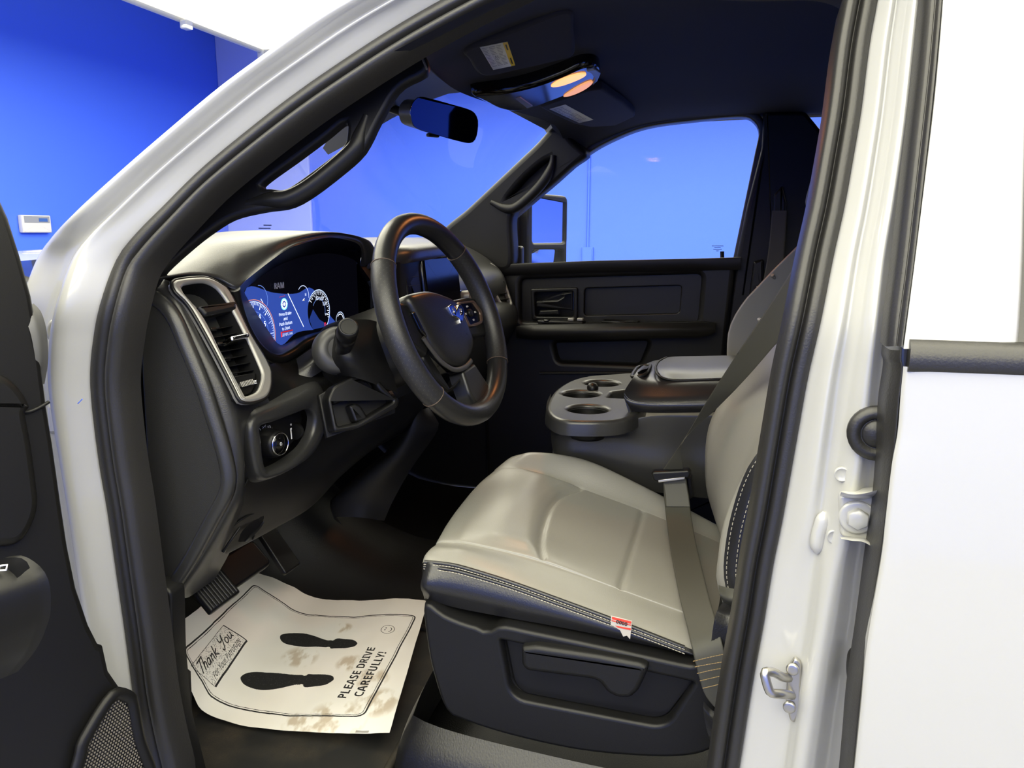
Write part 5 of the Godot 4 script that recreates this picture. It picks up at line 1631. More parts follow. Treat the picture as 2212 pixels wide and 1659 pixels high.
	quad(st, V(-0.82, 0.62, -0.08), V(-0.83, 0.80, -0.08), V(-0.83, 0.80, -1.62), V(-0.82, 0.62, -1.62))
	part(st, "dash_carrier", mats.duct_black, t)

func middle_dash(t: Node3D) -> void:
	# top pad beyond the instruments, out to the passenger door
	var st := mb()
	var secs := []
	for a in [[-0.64, -0.72, 0.828], [-0.70, -0.66, 0.838], [-0.80, -0.655, 0.842], [-0.95, -0.66, 0.845], [-1.10, -0.69, 0.846], [-1.12, -0.75, 0.846], [-1.2, -0.80, 0.842], [-1.4, -0.82, 0.838], [-1.56, -0.84, 0.828], [-1.64, -0.87, 0.80]]:
		var z: float = a[0]
		var x: float = a[1]
		var y: float = a[2]
		secs.append([V(x - 0.006, y - 0.03, z), V(x, y - 0.016, z), V(x - 0.012, y, z), V(x - 0.06, y + 0.008, z), V(-0.95, 0.858, z), V(-1.09, 0.815, z)])
	skin(st, secs, 24, 3)
	part(st, "middle_top_pad", mats.dash_soft, t)
	# centre stack face
	st = mb()
	skin(st, [[V(-0.73, 0.80, -0.66), V(-0.73, 0.70, -0.66), V(-0.74, 0.58, -0.66), V(-0.80, 0.42, -0.68)], [V(-0.672, 0.812, -0.69), V(-0.672, 0.70, -0.69), V(-0.69, 0.58, -0.69), V(-0.78, 0.42, -0.70)], [V(-0.675, 0.82, -0.9), V(-0.675, 0.70, -0.9), V(-0.69, 0.58, -0.9), V(-0.78, 0.42, -0.9)], [V(-0.695, 0.822, -1.10), V(-0.69, 0.70, -1.10), V(-0.70, 0.58, -1.10), V(-0.78, 0.42, -1.10)], [V(-0.78, 0.82, -1.12), V(-0.77, 0.70, -1.12), V(-0.77, 0.58, -1.12), V(-0.82, 0.42, -1.12)]], 24, 4)
	part(st, "centre_stack", mats.smooth_black, t)
	# two tall centre vents and the screen between them
	for k in 2:
		var zc := -0.745 - 0.30 * k
		st = mb()
		var xf := facing(V(-0.664 - 0.02 * k, 0.745, zc), V(1, 0.12, 0.04))
		plate(st, rp([W(-0.034, -0.075), W(0.034, -0.075), W(0.034, 0.065), W(-0.034, 0.065)], 0.012), xf, 0.014, 0.003, [rp([W(-0.028, -0.068), W(0.028, -0.068), W(0.028, 0.058), W(-0.028, 0.058)], 0.010)])
		part(st, "centre_vent_frame", mats.trim, t)
		st = mb()
		fill(st, [W(-0.03, -0.07), W(0.03, -0.07), W(0.03, 0.06), W(-0.03, 0.06)], [], xf, -0.012)
		part(st, "centre_vent_duct", mats.duct_black, t)
		for j in 7:
			st = mb()
			rbox(st, xf * Transform3D(Basis(V(1, 0, 0), 0.3), V(0, -0.058 + 0.0185 * j, -0.006)), V(0.056, 0.002, 0.014), 0.0008)
			part(st, "slat", mats.trim, t)
		st = mb()
		rbox(st, xf * Transform3D(Basis(), V(0.0, -0.022, 0.006)), V(0.030, 0.007, 0.014), 0.003)
		part(st, "vent_tab", mats.chrome, t, "chrome vent slider")
	st = mb()
	var sx := facing(V(-0.662, 0.745, -0.895), V(1, 0.1, 0.03))
	rbox(st, sx, V(0.21, 0.15, 0.02), 0.008)
	var cs := part(st, "centre_display", mats.gloss_black, t, "glossy centre display")
	for k in 5:
		st = mb()
		rbox(st, sx * Transform3D(Basis(), V(-0.075 + 0.0375 * k, -0.088, 0.0)), V(0.03, 0.016, 0.014), 0.003)
		part(st, "display_button", mats.trim, cs)
	st = mb()
	lathe(st, [W(0.014, 0), W(0.014, 0.02), W(0.012, 0.023), W(0.001, 0.023)], axis(V(-0.655,0.7139,-1.0308), V(1, 0.1, 0)), 20)
	part(st, "volume_knob", mats.satin_silver, t)
	# passenger side: rolled face, shelf and glove box
	st = mb()
	var sec := [W(-0.845, 0.833), W(-0.80, 0.812), W(-0.757, 0.785), W(-0.715, 0.745), W(-0.70, 0.70), W(-0.715, 0.672), W(-0.745, 0.662)]
	var rows := []
	for z in [-1.11, -1.2, -1.35, -1.5, -1.58, -1.62, -1.64]:
		var dx := -0.0 if z > -1.6 else -0.02
		rows.append(sec.map(func(p): return V(p.x + dx, p.y, z)))
	skin(st, rows, 24, 3)
	part(st, "passenger_face", mats.dash_dark, t)
	st = mb()
	sec = [W(-0.76, 0.668), W(-0.72, 0.662), W(-0.685, 0.652), W(-0.665, 0.628), W(-0.662, 0.595), W(-0.675, 0.565), W(-0.71, 0.50), W(-0.78, 0.40)]
	rows = []
	for z in [-1.11, -1.2, -1.35, -1.5, -1.58, -1.62, -1.64]:
		var dx := 0.0 if z > -1.6 else -0.03
		rows.append(sec.map(func(p): return V(p.x + dx, p.y, z)))
	skin(st, rows, 24, 3)
	part(st, "glove_box_roll", mats.dash_dark, t)
	st = mb()
	var px := facing(V(-0.714, 0.715, -1.545), V(0.85, 0.45, 0.28), V(0, 1, 0))
	plate(st, rp([W(-0.04, -0.075), W(0.03, -0.085), W(0.042, 0.04), W(0.0, 0.078), W(-0.045, 0.06)], 0.02), px, 0.02, 0.005, [rp([W(-0.03, -0.065), W(0.022, -0.072), W(0.032, 0.036), W(-0.002, 0.066), W(-0.035, 0.05)], 0.014)])
	part(st, "passenger_vent_ring", mats.satin_silver, t, "satin silver vent surround at the passenger end")
	st = mb()
	fill(st, rp([W(-0.032, -0.067), W(0.024, -0.074), W(0.034, 0.038), W(-0.002, 0.068), W(-0.037, 0.052)], 0.014), [], px, -0.015)
	part(st, "passenger_vent_duct", mats.duct_black, t)
	for j in 6:
		st = mb()
		rbox(st, px * Transform3D(Basis(), V(-0.004, -0.055 + 0.02 * j, -0.006)), V(0.052, 0.002, 0.012), 0.0008)
		part(st, "slat", mats.trim, t)
	st = mb()
	rbox(st, px * Transform3D(Basis(), V(0.0, 0.0, 0.004)), V(0.026, 0.008, 0.014), 0.003)
	part(st, "vent_tab", mats.chrome, t, "chrome vent slider at the passenger end")



func perforated() -> StandardMaterial3D:
	if mats.has("perforated"):
		return mats.perforated
	pic_new(64, 64, Color(0.12, 0.12, 0.125))
	for p in [W(16, 16), W(48, 48)]:
		pic_disc(p, 9, Color(0.24, 0.235, 0.23))
		pic_disc(p + W(1, 1), 6, Color(0.02, 0.02, 0.02))
	var m := mat("perforated", Color(1, 1, 1), 0.42)
	m.albedo_texture = pic_done()
	m.uv1_scale = V(11, 26, 1)
	return m

func steering() -> void:
	var c := V(-0.476, 0.724, -0.442)
	var xf := Transform3D(V(0.1097,0,-0.994),V(-0.3497,0.9361,-0.0386),V(0.9304,0.3518,0.1027),V(-0.476,0.724,-0.442))
	var t := thing("steering_wheel", "black leather steering wheel with perforated grips and chrome emblem", "steering wheel", c)
	var R := 0.1745
	var segs := [["rim_grip", -36.0, 43.0], ["rim_top", 43.0, 144.0], ["rim_grip", 144.0, 222.0], ["rim_bottom", 222.0, 324.0]]
	for s in segs:
		var st := mb()
		var path := []
		var ups := []
		for i in 31:
			var a := deg_to_rad(lerpf(s[1], s[2], i / 30.0))
			path.append(xf * V(R * cos(a), R * sin(a), 0))
			ups.append(xf.basis.z)
		var grip: bool = s[0] == "rim_grip"
		var k := 1.04 if grip else 1.0
		sweep(st, path, circle(0.0185 * k, 18, 0.0195 * k), ups)
		part(st, s[0], perforated() if grip else mats.wheel_leather, t)
	for a in [-36.0, 43.0, 144.0, 222.0]:
		var st := mb()
		var q := []
		var ra := deg_to_rad(a)
		for i in 24:
			var b := TAU * i / 24
			var r := R + 0.0194 * cos(b)
			q.append(xf * V(r * cos(ra), r * sin(ra), 0.0202 * sin(b)))
		tube(st, q, 0.0009, 5, true, xf.basis * V(-sin(ra), cos(ra), 0))
		part(st, "rim_seam", mat("seam_brown", Color(0.30, 0.25, 0.21), 0.7), t)
	# hub
	var st := mb()
	dome(st, sm([W(-0.0989,0.0494),W(-0.0676,0.0551),W(-0.0214,0.0542),W(0.0216,0.0442),W(0.0629,0.0278),W(0.0747,-0.0001),W(0.0813,-0.0278),W(0.0801,-0.0502),W(0.0621,-0.0684),W(0.0214,-0.0859),W(-0.0151,-0.085),W(-0.053,-0.0695),W(-0.0767,-0.0373),W(-0.0888,0.0006),W(-0.0957,0.0269)], 60, true), xf, [[0.97, -0.05], [1.0, -0.02], [1.0, -0.012], [0.985, -0.005], [0.95, -0.001], [0.88, 0.0015], [0.75, 0.003], [0.5, 0.0045], [0.25, 0.005], [0.03, 0.005]])
	var hub := part(st, "airbag_cover", mats.wheel_leather, t)
	st = mb()
	plate(st, rp([W(0.0097,0.0203),W(0.0221,0.0226),W(0.03,0.0184),W(0.0326,0.0121),W(0.0473,0.0194),W(0.0579,0.0185),W(0.0636,0.0108),W(0.0591,-0.0003),W(0.043,-0.0118),W(0.0313,-0.0149),W(0.0321,-0.0062),W(0.0243,-0.0019),W(0.0137,0.001),W(0.0116,0.0081)], 0.0015), xf * Transform3D(Basis(), V(0, 0, 0.0085)), 0.006, 0.002, [[W(0.0202,0.015),W(0.0246,0.0111),W(0.0233,0.0043),W(0.0177,0.0066)], [W(0.0453,0.0117),W(0.0529,0.0092),W(0.0498,0.0025),W(0.0416,0.0015)]])
	part(st, "emblem", mats.chrome, hub, "chrome horned-head emblem")
	letters("AIRBAG", 0.003, "airbag_mark", mats.print_black, hub, xf * Transform3D(Basis(), V(0.045, -0.035, 0.0035)))
	# spokes
	st = mb()
	plate(st, rp([W(-0.1224,0.045),W(-0.0779,0.0397),W(-0.0652,-0.0348),W(-0.0914,-0.0537),W(-0.1227,-0.0269),W(-0.1288,0.0129)], 0.006), xf * Transform3D(Basis(), V(0, 0, -0.008)), 0.03, 0.006)
	part(st, "spoke", mats.trim, t)
	st = mb()
	plate(st, rp([W(0.0624,0.0323),W(0.1321,0.0331),W(0.1878,0.0221),W(0.1858,-0.0307),W(0.1539,-0.0479),W(0.0895,-0.0433),W(0.0794,-0.0096)], 0.006), xf * Transform3D(Basis(), V(0, 0, -0.008)), 0.03, 0.006)
	part(st, "spoke", mats.trim, t)
	st = mb()
	plate(st, rp([W(0.0026,-0.0957),W(0.058,-0.0892),W(0.0959,-0.1596),W(0.0756,-0.1763),W(0.0189,-0.1772),W(0.0003,-0.1384)], 0.006), xf * Transform3D(Basis(), V(0, 0, -0.004)), 0.03, 0.006)
	part(st, "lower_spoke", mats.wheel_leather, t)
	st = mb()
	plate(st, rp([W(-0.0848,-0.0281),W(-0.0682,-0.0507),W(-0.0281,-0.0904),W(0.0351,-0.0881),W(0.0399,-0.1022),W(-0.0236,-0.1208),W(-0.0509,-0.1214),W(-0.0803,-0.0912),W(-0.0953,-0.0547)], 0.006), xf * Transform3D(Basis(), V(0, 0, -0.014)), 0.02, 0.005)
	part(st, "lower_spoke_base", mats.smooth_black, t)
	st = mb()
	sweep(st, sm([W(-0.0914,-0.0216),W(-0.0789,-0.0427),W(-0.0591,-0.0686),W(-0.0264,-0.0882),W(0.0139,-0.0907),W(0.0463,-0.0837)], 30).map(func(p): return xf * V(p.x, p.y, -0.004)), circle(0.005, 8, 0.003), xf.basis.z)
	part(st, "bright_strip", mat("dark_satin", Color(0.27, 0.265, 0.26), 0.38, 0.3), t)
	# buttons
	st = mb()
	plate(st, rp([W(-0.0992,0.024),W(-0.0871,0.026),W(-0.072,0.0068),W(-0.0649,-0.025),W(-0.077,-0.0283),W(-0.092,-0.0087)], 0.004), xf * Transform3D(Basis(), V(0, 0, -0.002)), 0.02, 0.004)
	part(st, "button_pad", mats.gloss_black, t)
	st = mb()
	plate(st, rp([W(0.067,0.0257),W(0.1352,0.0236),W(0.1544,-0.0007),W(0.1419,-0.0219),W(0.1158,-0.0255),W(0.0766,-0.0236),W(0.0729,0.0001)], 0.006), xf * Transform3D(Basis(), V(0, 0, 0.0)), 0.02, 0.003, [rp([W(0.0753,0.0214),W(0.126,0.0197),W(0.1424,-0.0023),W(0.1334,-0.0191),W(0.1127,-0.0214),W(0.0852,-0.0201),W(0.0808,0.0002)], 0.005)])
	part(st, "button_frame", mat("copper_lit_satin", Color(0.40, 0.33, 0.28), 0.35, 0.6), t)  # copper light on the frame is painted into its colour
	st = mb()
	plate(st, rp([W(0.0711,0.0235),W(0.1319,0.022),W(0.149,-0.002),W(0.138,-0.0215),W(0.1133,-0.0234),W(0.0796,-0.0222),W(0.0747,-0.0001)], 0.005), xf * Transform3D(Basis(), V(0, 0, -0.003)), 0.02, 0.002)
	var bp := part(st, "button_pad", mats.gloss_black, t)
	st = mb()
	var bc: Vector2 = ([W(0.1038,0.0015)])[0]
	lathe(st, [W(0.0075, 0), W(0.0075, 0.003), W(0.006, 0.004), W(0.001, 0.0035)], xf * axis(V(bc.x, bc.y, -0.003), V(0, 0, 1)), 20)
	part(st, "button", mats.trim, bp)
	var names := ["SET+", "RES", "SET-", "CANC"]
	var at := [W(0.1016,0.0145),W(0.1261,0.0012),W(0.1091,-0.0128),W(0.0839,0.0017)]
	for k in 4:
		letters(names[k], 0.0032, "button_mark", mats.print_white, bp, xf * Transform3D(Basis(), V(at[k].x, at[k].y, -0.0026)))
	# column
	var col := thing("steering_column", "dark steering column shroud with turn signal stalk behind the wheel", "steering column", V(-0.62, 0.68, -0.43))
	st = mb()
	var ax := V(0.93, 0.352, 0.06).normalized()
	lathe(st, [W(0.052, -0.035), W(0.066, -0.05), W(0.072, -0.075), W(0.075, -0.12), W(0.078, -0.22)], axis(c + V(0, -0.012, 0.004), ax), 36)
	part(st, "shroud", mats.trim, col)
	st = mb()
	skin(st, [[V(-0.6537,0.6748,-0.33),V(-0.621,0.7228,-0.33),V(-0.5944,0.7271,-0.37),V(-0.5746,0.7165,-0.4)], [V(-0.6447,0.657,-0.32),V(-0.5987,0.6739,-0.3),V(-0.5731,0.6728,-0.34),V(-0.5584,0.6634,-0.38)], [V(-0.6296,0.6363,-0.33),V(-0.5942,0.636,-0.32),V(-0.5715,0.6198,-0.35),V(-0.5523,0.5947,-0.4)]], 16, 5)
	part(st, "side_cover", mats.trim, col)
	st = mb()
	var s0: Vector3 = V(-0.6089,0.682,-0.315)
	var s1: Vector3 = V(-0.5641,0.7292,-0.252)
	var d := (s1 - s0).normalized()
	lathe(st, [W(0.040, -0.03), W(0.0395, -0.008), W(0.034, 0.0), W(0.024, 0.003), W(0.020, 0.001)], axis(s0 + V(-0.012, 0, -0.01), V(0.62, 0.25, 0.6)), 32)
	part(st, "stalk_base", mats.column_grey, col)
	st = mb()
	var ln := s0.distance_to(s1)
	lathe(st, [W(0.0135, 0.0), W(0.0125, 0.25 * ln), W(0.0150, 0.35 * ln), W(0.0158, 0.5 * ln), W(0.0158, 0.62 * ln), W(0.0150, 0.63 * ln), W(0.0150, 0.66 * ln), W(0.0162, 0.67 * ln), W(0.0166, 0.95 * ln), W(0.0150, ln), W(0.0125, 1.01 * ln), W(0.012, ln)], axis(s0, d), 28)
	part(st, "signal_stalk", mats.smooth_black, col)
	st = mb()
	for k in 3:
		rbox(st, facing(s0 + d * ln * 0.58 + V(0.012 - 0.006 * k, 0.002, 0.0125 + 0.0012 * k), V(0.4, 0.1, 0.9)), V(0.004, 0.001, 0.001), 0.0002)
	part(st, "stalk_marks", mats.print_white, col)

func console() -> void:
	var t := thing("centre_console", "dark plastic centre console with cup holders and padded armrest lid", "console", V(-0.15, 0.2, -0.86))
	var st := mb()
	var tray := sm([W(-0.3441,0.6582),W(-0.3647,0.7618),W(-0.3735,0.8735),W(-0.3633,0.9816),W(-0.3333,1.054),W(-0.2814,1.0956),W(-0.215,1.1283),W(-0.1766,0.987),W(-0.1598,0.7825),W(-0.1681,0.667),W(-0.1983,0.6111),W(-0.2565,0.5868),W(-0.3071,0.5914)], 60, true)
	var holes := []
	var cups := []
	for q in [([W(-0.2671,0.6932)])[0], ([W(-0.3094,0.8382)])[0], ([W(-0.2849,0.9737)])[0]]:
		cups.append(q)
	holes.append(circle(0.041, 28).map(func(p): return p + cups[0]))
	holes.append(circle(0.041, 28).map(func(p): return p + cups[1]))
	holes.append(circle(0.041, 28).map(func(p): return p + cups[2]))
	holes.append(rp([W(-0.2466,0.8154),W(-0.2459,0.8775),W(-0.2185,0.9069),W(-0.2064,0.817)], 0.006))
	plate(st, tray, Transform3D(V(1,0,0),V(0,0,-1),V(0,1,0),V(0,0.52,0)), 0.03, 0.008, holes, 4)
	part(st, "tray_top", mats.console_grey, t)
	for q in cups:
		st = mb()
		var o: Vector3 = Transform3D(V(1,0,0),V(0,0,-1),V(0,1,0),V(0,0.52,0)) * V(q.x, q.y, 0)
		lathe(st, [W(0.0412, -0.006), W(0.0385, -0.05), W(0.034, -0.06), W(0.001, -0.06)], Transform3D(Basis(), o), 28, false)
		part(st, "cup_holder", mats.smooth_black, t)
	st = mb()
	var k0: Vector3 = V(-0.2927,0.51,-0.8923)
	lathe(st, [W(0.012, -0.06), W(0.010, -0.01), W(0.013, 0.008), W(0.0135, 0.016), W(0.009, 0.024), W(0.001, 0.026)], Transform3D(Basis(), k0), 18)
	part(st, "cup_clip", mats.smooth_black, t)
	# body under the tray and lid
	st = mb()
	skin(st, [[V(-0.4157,0.481,-1),V(-0.3919,0.4912,-0.86),V(-0.3633,0.4963,-0.74),V(-0.3289,0.4942,-0.69),V(-0.2756,0.492,-0.69),V(-0.2,0.5011,-0.69),V(-0.145,0.5124,-0.69),V(-0.0029,0.5219,-0.69)],
		[V(-0.4153,0.4457,-1),V(-0.3937,0.4506,-0.86),V(-0.3651,0.4656,-0.74),V(-0.3285,0.4686,-0.69),V(-0.2751,0.4666,-0.69),V(-0.1993,0.4751,-0.69),V(-0.1448,0.5077,-0.69),V(-0.0028,0.5192,-0.69)],
		[V(-0.4034,0.4346,-1),V(-0.3827,0.4458,-0.86),V(-0.355,0.4484,-0.75),V(-0.3207,0.4537,-0.7),V(-0.267,0.4528,-0.7),V(-0.1956,0.4602,-0.7),V(-0.1255,0.4539,-0.7),V(-0.0001,0.4636,-0.7)],
		[V(-0.3971,0.3994,-1),V(-0.3768,0.4077,-0.86),V(-0.3515,0.4072,-0.75),V(-0.3202,0.4106,-0.7),V(-0.2564,0.4079,-0.7),V(-0.1611,0.4071,-0.7),V(-0.0869,0.4038,-0.7),V(0.0031,0.4021,-0.7)],
		[V(-0.3846,0.3525,-1),V(-0.3598,0.359,-0.86),V(-0.3303,0.3514,-0.75),V(-0.3036,0.353,-0.72),V(-0.2489,0.3478,-0.72),V(-0.1519,0.3469,-0.72),V(-0.0766,0.3442,-0.72),V(0.006,0.3424,-0.72)]], 40, 4)
	part(st, "console_body", mats.console_grey, t)
	# padded lid
	st = mb()
	var cv := [[V(-0.1899,0.5361,-0.69),V(-0.1803,0.5234,-0.69),V(-0.1544,0.5203,-0.69),V(-0.1001,0.523,-0.69),V(0.0478,0.5354,-0.69)],
		[V(-0.1927,0.5513,-0.68),V(-0.1832,0.5406,-0.68),V(-0.1538,0.5358,-0.68),V(-0.0999,0.5374,-0.68),V(0.0468,0.5493,-0.68)],
		[V(-0.1927,0.5616,-0.685),V(-0.1823,0.5509,-0.685),V(-0.1547,0.5478,-0.685),V(-0.1008,0.5502,-0.685),V(0.0461,0.5627,-0.685)],
		[V(-0.1894,0.5702,-0.7),V(-0.1753,0.5624,-0.7),V(-0.1476,0.5593,-0.7),V(-0.0934,0.5624,-0.7),V(0.0456,0.5759,-0.7)],
		[V(-0.1821,0.5822,-0.735),V(-0.166,0.5763,-0.735),V(-0.1333,0.5751,-0.735),V(-0.0783,0.5781,-0.735),V(0.0455,0.5894,-0.735)],
		[V(-0.1787,0.5886,-0.8),V(-0.159,0.5826,-0.8),V(-0.1203,0.5805,-0.8),V(-0.0635,0.5834,-0.8),V(0.0465,0.5948,-0.8)],
		[V(-0.1717,0.5845,-0.9),V(-0.149,0.5824,-0.9),V(-0.1085,0.5844,-0.9),V(-0.0585,0.5867,-0.9),V(0.0483,0.5958,-0.9)],
		[V(-0.1573,0.5782,-0.99),V(-0.1382,0.5824,-0.99),V(-0.1043,0.5872,-0.99),V(-0.0521,0.5917,-0.99),V(0.0499,0.5984,-0.99)],
		[V(-0.154,0.5601,-1.02),V(-0.1378,0.5632,-1.02),V(-0.1001,0.5683,-1.02),V(-0.0523,0.5727,-1.02),V(0.0515,0.5808,-1.02)],
		[V(-0.1532,0.5131,-1.03),V(-0.1366,0.5117,-1.03),V(-0.0983,0.5104,-1.03),V(-0.0498,0.5131,-1.03),V(0.0552,0.5189,-1.03)]]
	skin(st, cv, 30, 4)
	part(st, "lid", mats.black_leather, t)
	st = mb()
	var mid := []
	for q in cv:
		mid.append(q[0])
	var mid2 := mid.map(func(p): return p + V(0.02, -0.06, 0))
	skin(st, [mid, mid2], 24, 3)
	part(st, "lid_front", mats.black_leather, t)
	st = mb()
	skin(st, [[V(-0.1272,0.5861,-0.745),V(-0.1066,0.5814,-0.745),V(-0.0609,0.5838,-0.745),V(0.0368,0.5927,-0.745)], [V(-0.14,0.5914,-0.8),V(-0.1112,0.5909,-0.8),V(-0.0592,0.5924,-0.8),V(0.0371,0.601,-0.8)], [V(-0.1412,0.5912,-0.9),V(-0.1138,0.5924,-0.9),V(-0.0589,0.595,-0.9),V(0.0383,0.6025,-0.9)], [V(-0.1322,0.5899,-0.965),V(-0.1134,0.5929,-0.965),V(-0.0566,0.5964,-0.965),V(0.0392,0.6028,-0.965)]], 24, 4)
	var ip := part(st, "lid_pad", mat("smooth_vinyl", Color(0.15, 0.15, 0.155), 0.34), t, "smooth dark pad set in the armrest lid")
	st = mb()
	tube(st, sm([V(0.0368,0.5914,-0.742),V(-0.0607,0.5815,-0.742),V(-0.1063,0.5791,-0.742),V(-0.1313,0.585,-0.75),V(-0.1438,0.5913,-0.8),V(-0.1453,0.591,-0.9),V(-0.1343,0.5898,-0.965)], 40), 0.0022, 6)
	part(st, "pad_seam", mats.duct_black, ip)
	st = mb()
	tube(st, sm([V(-0.1923,0.5583,-0.683),V(-0.1819,0.5466,-0.683),V(-0.1543,0.5417,-0.683),V(-0.1003,0.5432,-0.683),V(0.0296,0.5549,-0.683)], 40), 0.0025, 6)
	part(st, "lid_piping", mats.black_leather, t)
	st = mb()
	skin(st, [[V(-0.1883,0.5785,-0.77),V(-0.1704,0.5911,-0.77),V(-0.1563,0.5967,-0.77)], [V(-0.1851,0.5814,-0.84),V(-0.1693,0.5873,-0.84),V(-0.1595,0.5908,-0.84)]], 8, 3)
	sweep(st, sm([V(-0.187,0.5784,-0.76),V(-0.1887,0.5816,-0.82),V(-0.1855,0.5821,-0.86),V(-0.1615,0.5874,-0.86),V(-0.1581,0.5883,-0.79),V(-0.1624,0.5835,-0.76)], 30, true), circle(0.004, 8), V(0, 1, 0.1), true)
	part(st, "lid_latch", mats.trim, t)


func stitches(path: Array, n: int, size: Vector3, up: Vector3, called: String, m: Material, parent: Node3D) -> void:
	var q := rs(path, n * 2)
	var st := mb()
	for i in n:
		var a: Vector3 = q[2 * i]
		var b: Vector3 = q[2 * i + 1]
		var d := (b - a).normalized()
		var s := d.cross(up).normalized()
		rbox(st, Transform3D(d, s.cross(d), s, (a + b) / 2), size, size.y * 0.4)
	var o := part(st, called, m, parent)
	o.set_meta("kind", "stuff")

func seats() -> void:
	var t := thing("car_seat", "grey leather driver seat with black bolster sides and stitching", "seat", V(-0.2, 0.0, -0.45))
	var k := [[V(-0.4186,0.3892,-0.185),V(-0.3868,0.391,-0.185),V(-0.3577,0.3888,-0.185),V(-0.2866,0.3762,-0.185),V(-0.2176,0.3598,-0.185),V(-0.1242,0.3363,-0.185),V(-0.0355,0.3122,-0.185),V(-0.0028,0.3022,-0.185)],
		[V(-0.4216,0.3936,-0.2),V(-0.3887,0.3946,-0.2),V(-0.3593,0.3931,-0.2),V(-0.2875,0.3794,-0.2),V(-0.2176,0.3626,-0.2),V(-0.1231,0.3401,-0.2),V(-0.0353,0.3165,-0.2),V(-0.0004,0.3066,-0.2)],
		[V(-0.4234,0.3934,-0.225),V(-0.3944,0.3969,-0.225),V(-0.3659,0.3958,-0.225),V(-0.2946,0.3821,-0.225),V(-0.2233,0.3654,-0.225),V(-0.1267,0.3421,-0.225),V(-0.0369,0.3192,-0.225),V(0.002,0.3087,-0.225)],
		[V(-0.429,0.3844,-0.262),V(-0.4007,0.3886,-0.262),V(-0.3774,0.389,-0.262),V(-0.309,0.3817,-0.262),V(-0.2425,0.3701,-0.262),V(-0.1353,0.3435,-0.262),V(-0.0391,0.3192,-0.262),V(0.0043,0.3095,-0.262)],
		[V(-0.4309,0.3868,-0.275),V(-0.4039,0.3923,-0.275),V(-0.3803,0.3935,-0.275),V(-0.3128,0.3866,-0.275),V(-0.2456,0.3755,-0.275),V(-0.1372,0.3461,-0.275),V(-0.0386,0.3216,-0.275),V(0.0047,0.3101,-0.275)],
		[V(-0.4473,0.3804,-0.36),V(-0.4201,0.3892,-0.36),V(-0.3867,0.3945,-0.36),V(-0.3213,0.3859,-0.36),V(-0.2575,0.3718,-0.36),V(-0.1416,0.3452,-0.36),V(-0.0303,0.3166,-0.36),V(0.0096,0.3023,-0.36)],
		[V(-0.4568,0.3794,-0.45),V(-0.4253,0.3915,-0.45),V(-0.3899,0.3968,-0.45),V(-0.3291,0.3906,-0.45),V(-0.2695,0.3768,-0.45),V(-0.1457,0.345,-0.45),V(-0.0266,0.3085,-0.45),V(0.0123,0.2925,-0.45)],
		[V(-0.4542,0.389,-0.55),V(-0.4256,0.3964,-0.55),V(-0.3927,0.3995,-0.55),V(-0.3372,0.3925,-0.55),V(-0.2736,0.3755,-0.55),V(-0.1456,0.341,-0.55),V(-0.0222,0.3007,-0.55),V(0.0153,0.2873,-0.55)],
		[V(-0.4414,0.3983,-0.61),V(-0.415,0.4045,-0.61),V(-0.3859,0.4051,-0.61),V(-0.3381,0.3958,-0.61),V(-0.2675,0.3764,-0.61),V(-0.1413,0.3405,-0.61),V(-0.0158,0.2998,-0.61),V(0.0189,0.2852,-0.61)],
		[V(-0.4412,0.3995,-0.622),V(-0.4156,0.4057,-0.622),V(-0.3863,0.4063,-0.622),V(-0.3382,0.3988,-0.622),V(-0.268,0.3801,-0.622),V(-0.1409,0.3438,-0.622),V(-0.0163,0.3024,-0.622),V(0.0187,0.2867,-0.622)],
		[V(-0.4247,0.4115,-0.66),V(-0.3997,0.4216,-0.66),V(-0.375,0.4276,-0.66),V(-0.3165,0.4264,-0.66),V(-0.2495,0.4144,-0.66),V(-0.1369,0.3703,-0.66),V(-0.0092,0.3141,-0.66),V(0.0222,0.2984,-0.66)],
		[V(-0.4211,0.4031,-0.69),V(-0.3948,0.4114,-0.69),V(-0.3726,0.4132,-0.69),V(-0.3131,0.4101,-0.69),V(-0.2448,0.396,-0.69),V(-0.13,0.3492,-0.69),V(-0.0045,0.2934,-0.69),V(0.0275,0.2774,-0.69)],
		[V(-0.4178,0.3882,-0.7),V(-0.3953,0.3942,-0.7),V(-0.37,0.3943,-0.7),V(-0.3129,0.389,-0.7),V(-0.2441,0.373,-0.7),V(-0.1283,0.324,-0.7),V(-0.0038,0.2748,-0.7),V(0.0285,0.2587,-0.7)]]
	var cv := []
	for q in k:
		var p: Vector3 = q[0]
		var a := [p + V(0.012, -0.11, 0), p + V(-0.002, -0.05, 0), p + V(-0.004, -0.018, 0)]
		a.append_array(q)
		cv.append(a)
	var st := mb()
	var arc := sm([V(-0.2633,0.3771,-0.612),V(-0.285,0.3702,-0.57),V(-0.2933,0.3676,-0.53),V(-0.295,0.3665,-0.48),V(-0.2908,0.3682,-0.43),V(-0.2853,0.3697,-0.38),V(-0.2774,0.3715,-0.335),V(-0.268,0.3706,-0.3),V(-0.2574,0.3707,-0.272)], 24)
	var back_seam := sm([V(-0.1415,0.3398,-0.612),V(-0.1404,0.3359,-0.565),V(-0.1394,0.3325,-0.5),V(-0.1384,0.3329,-0.42),V(-0.1372,0.3371,-0.34),V(-0.1357,0.3419,-0.27)], 12)
	var rows := cross(cv.map(func(q): return sm(q, 150)), 8)
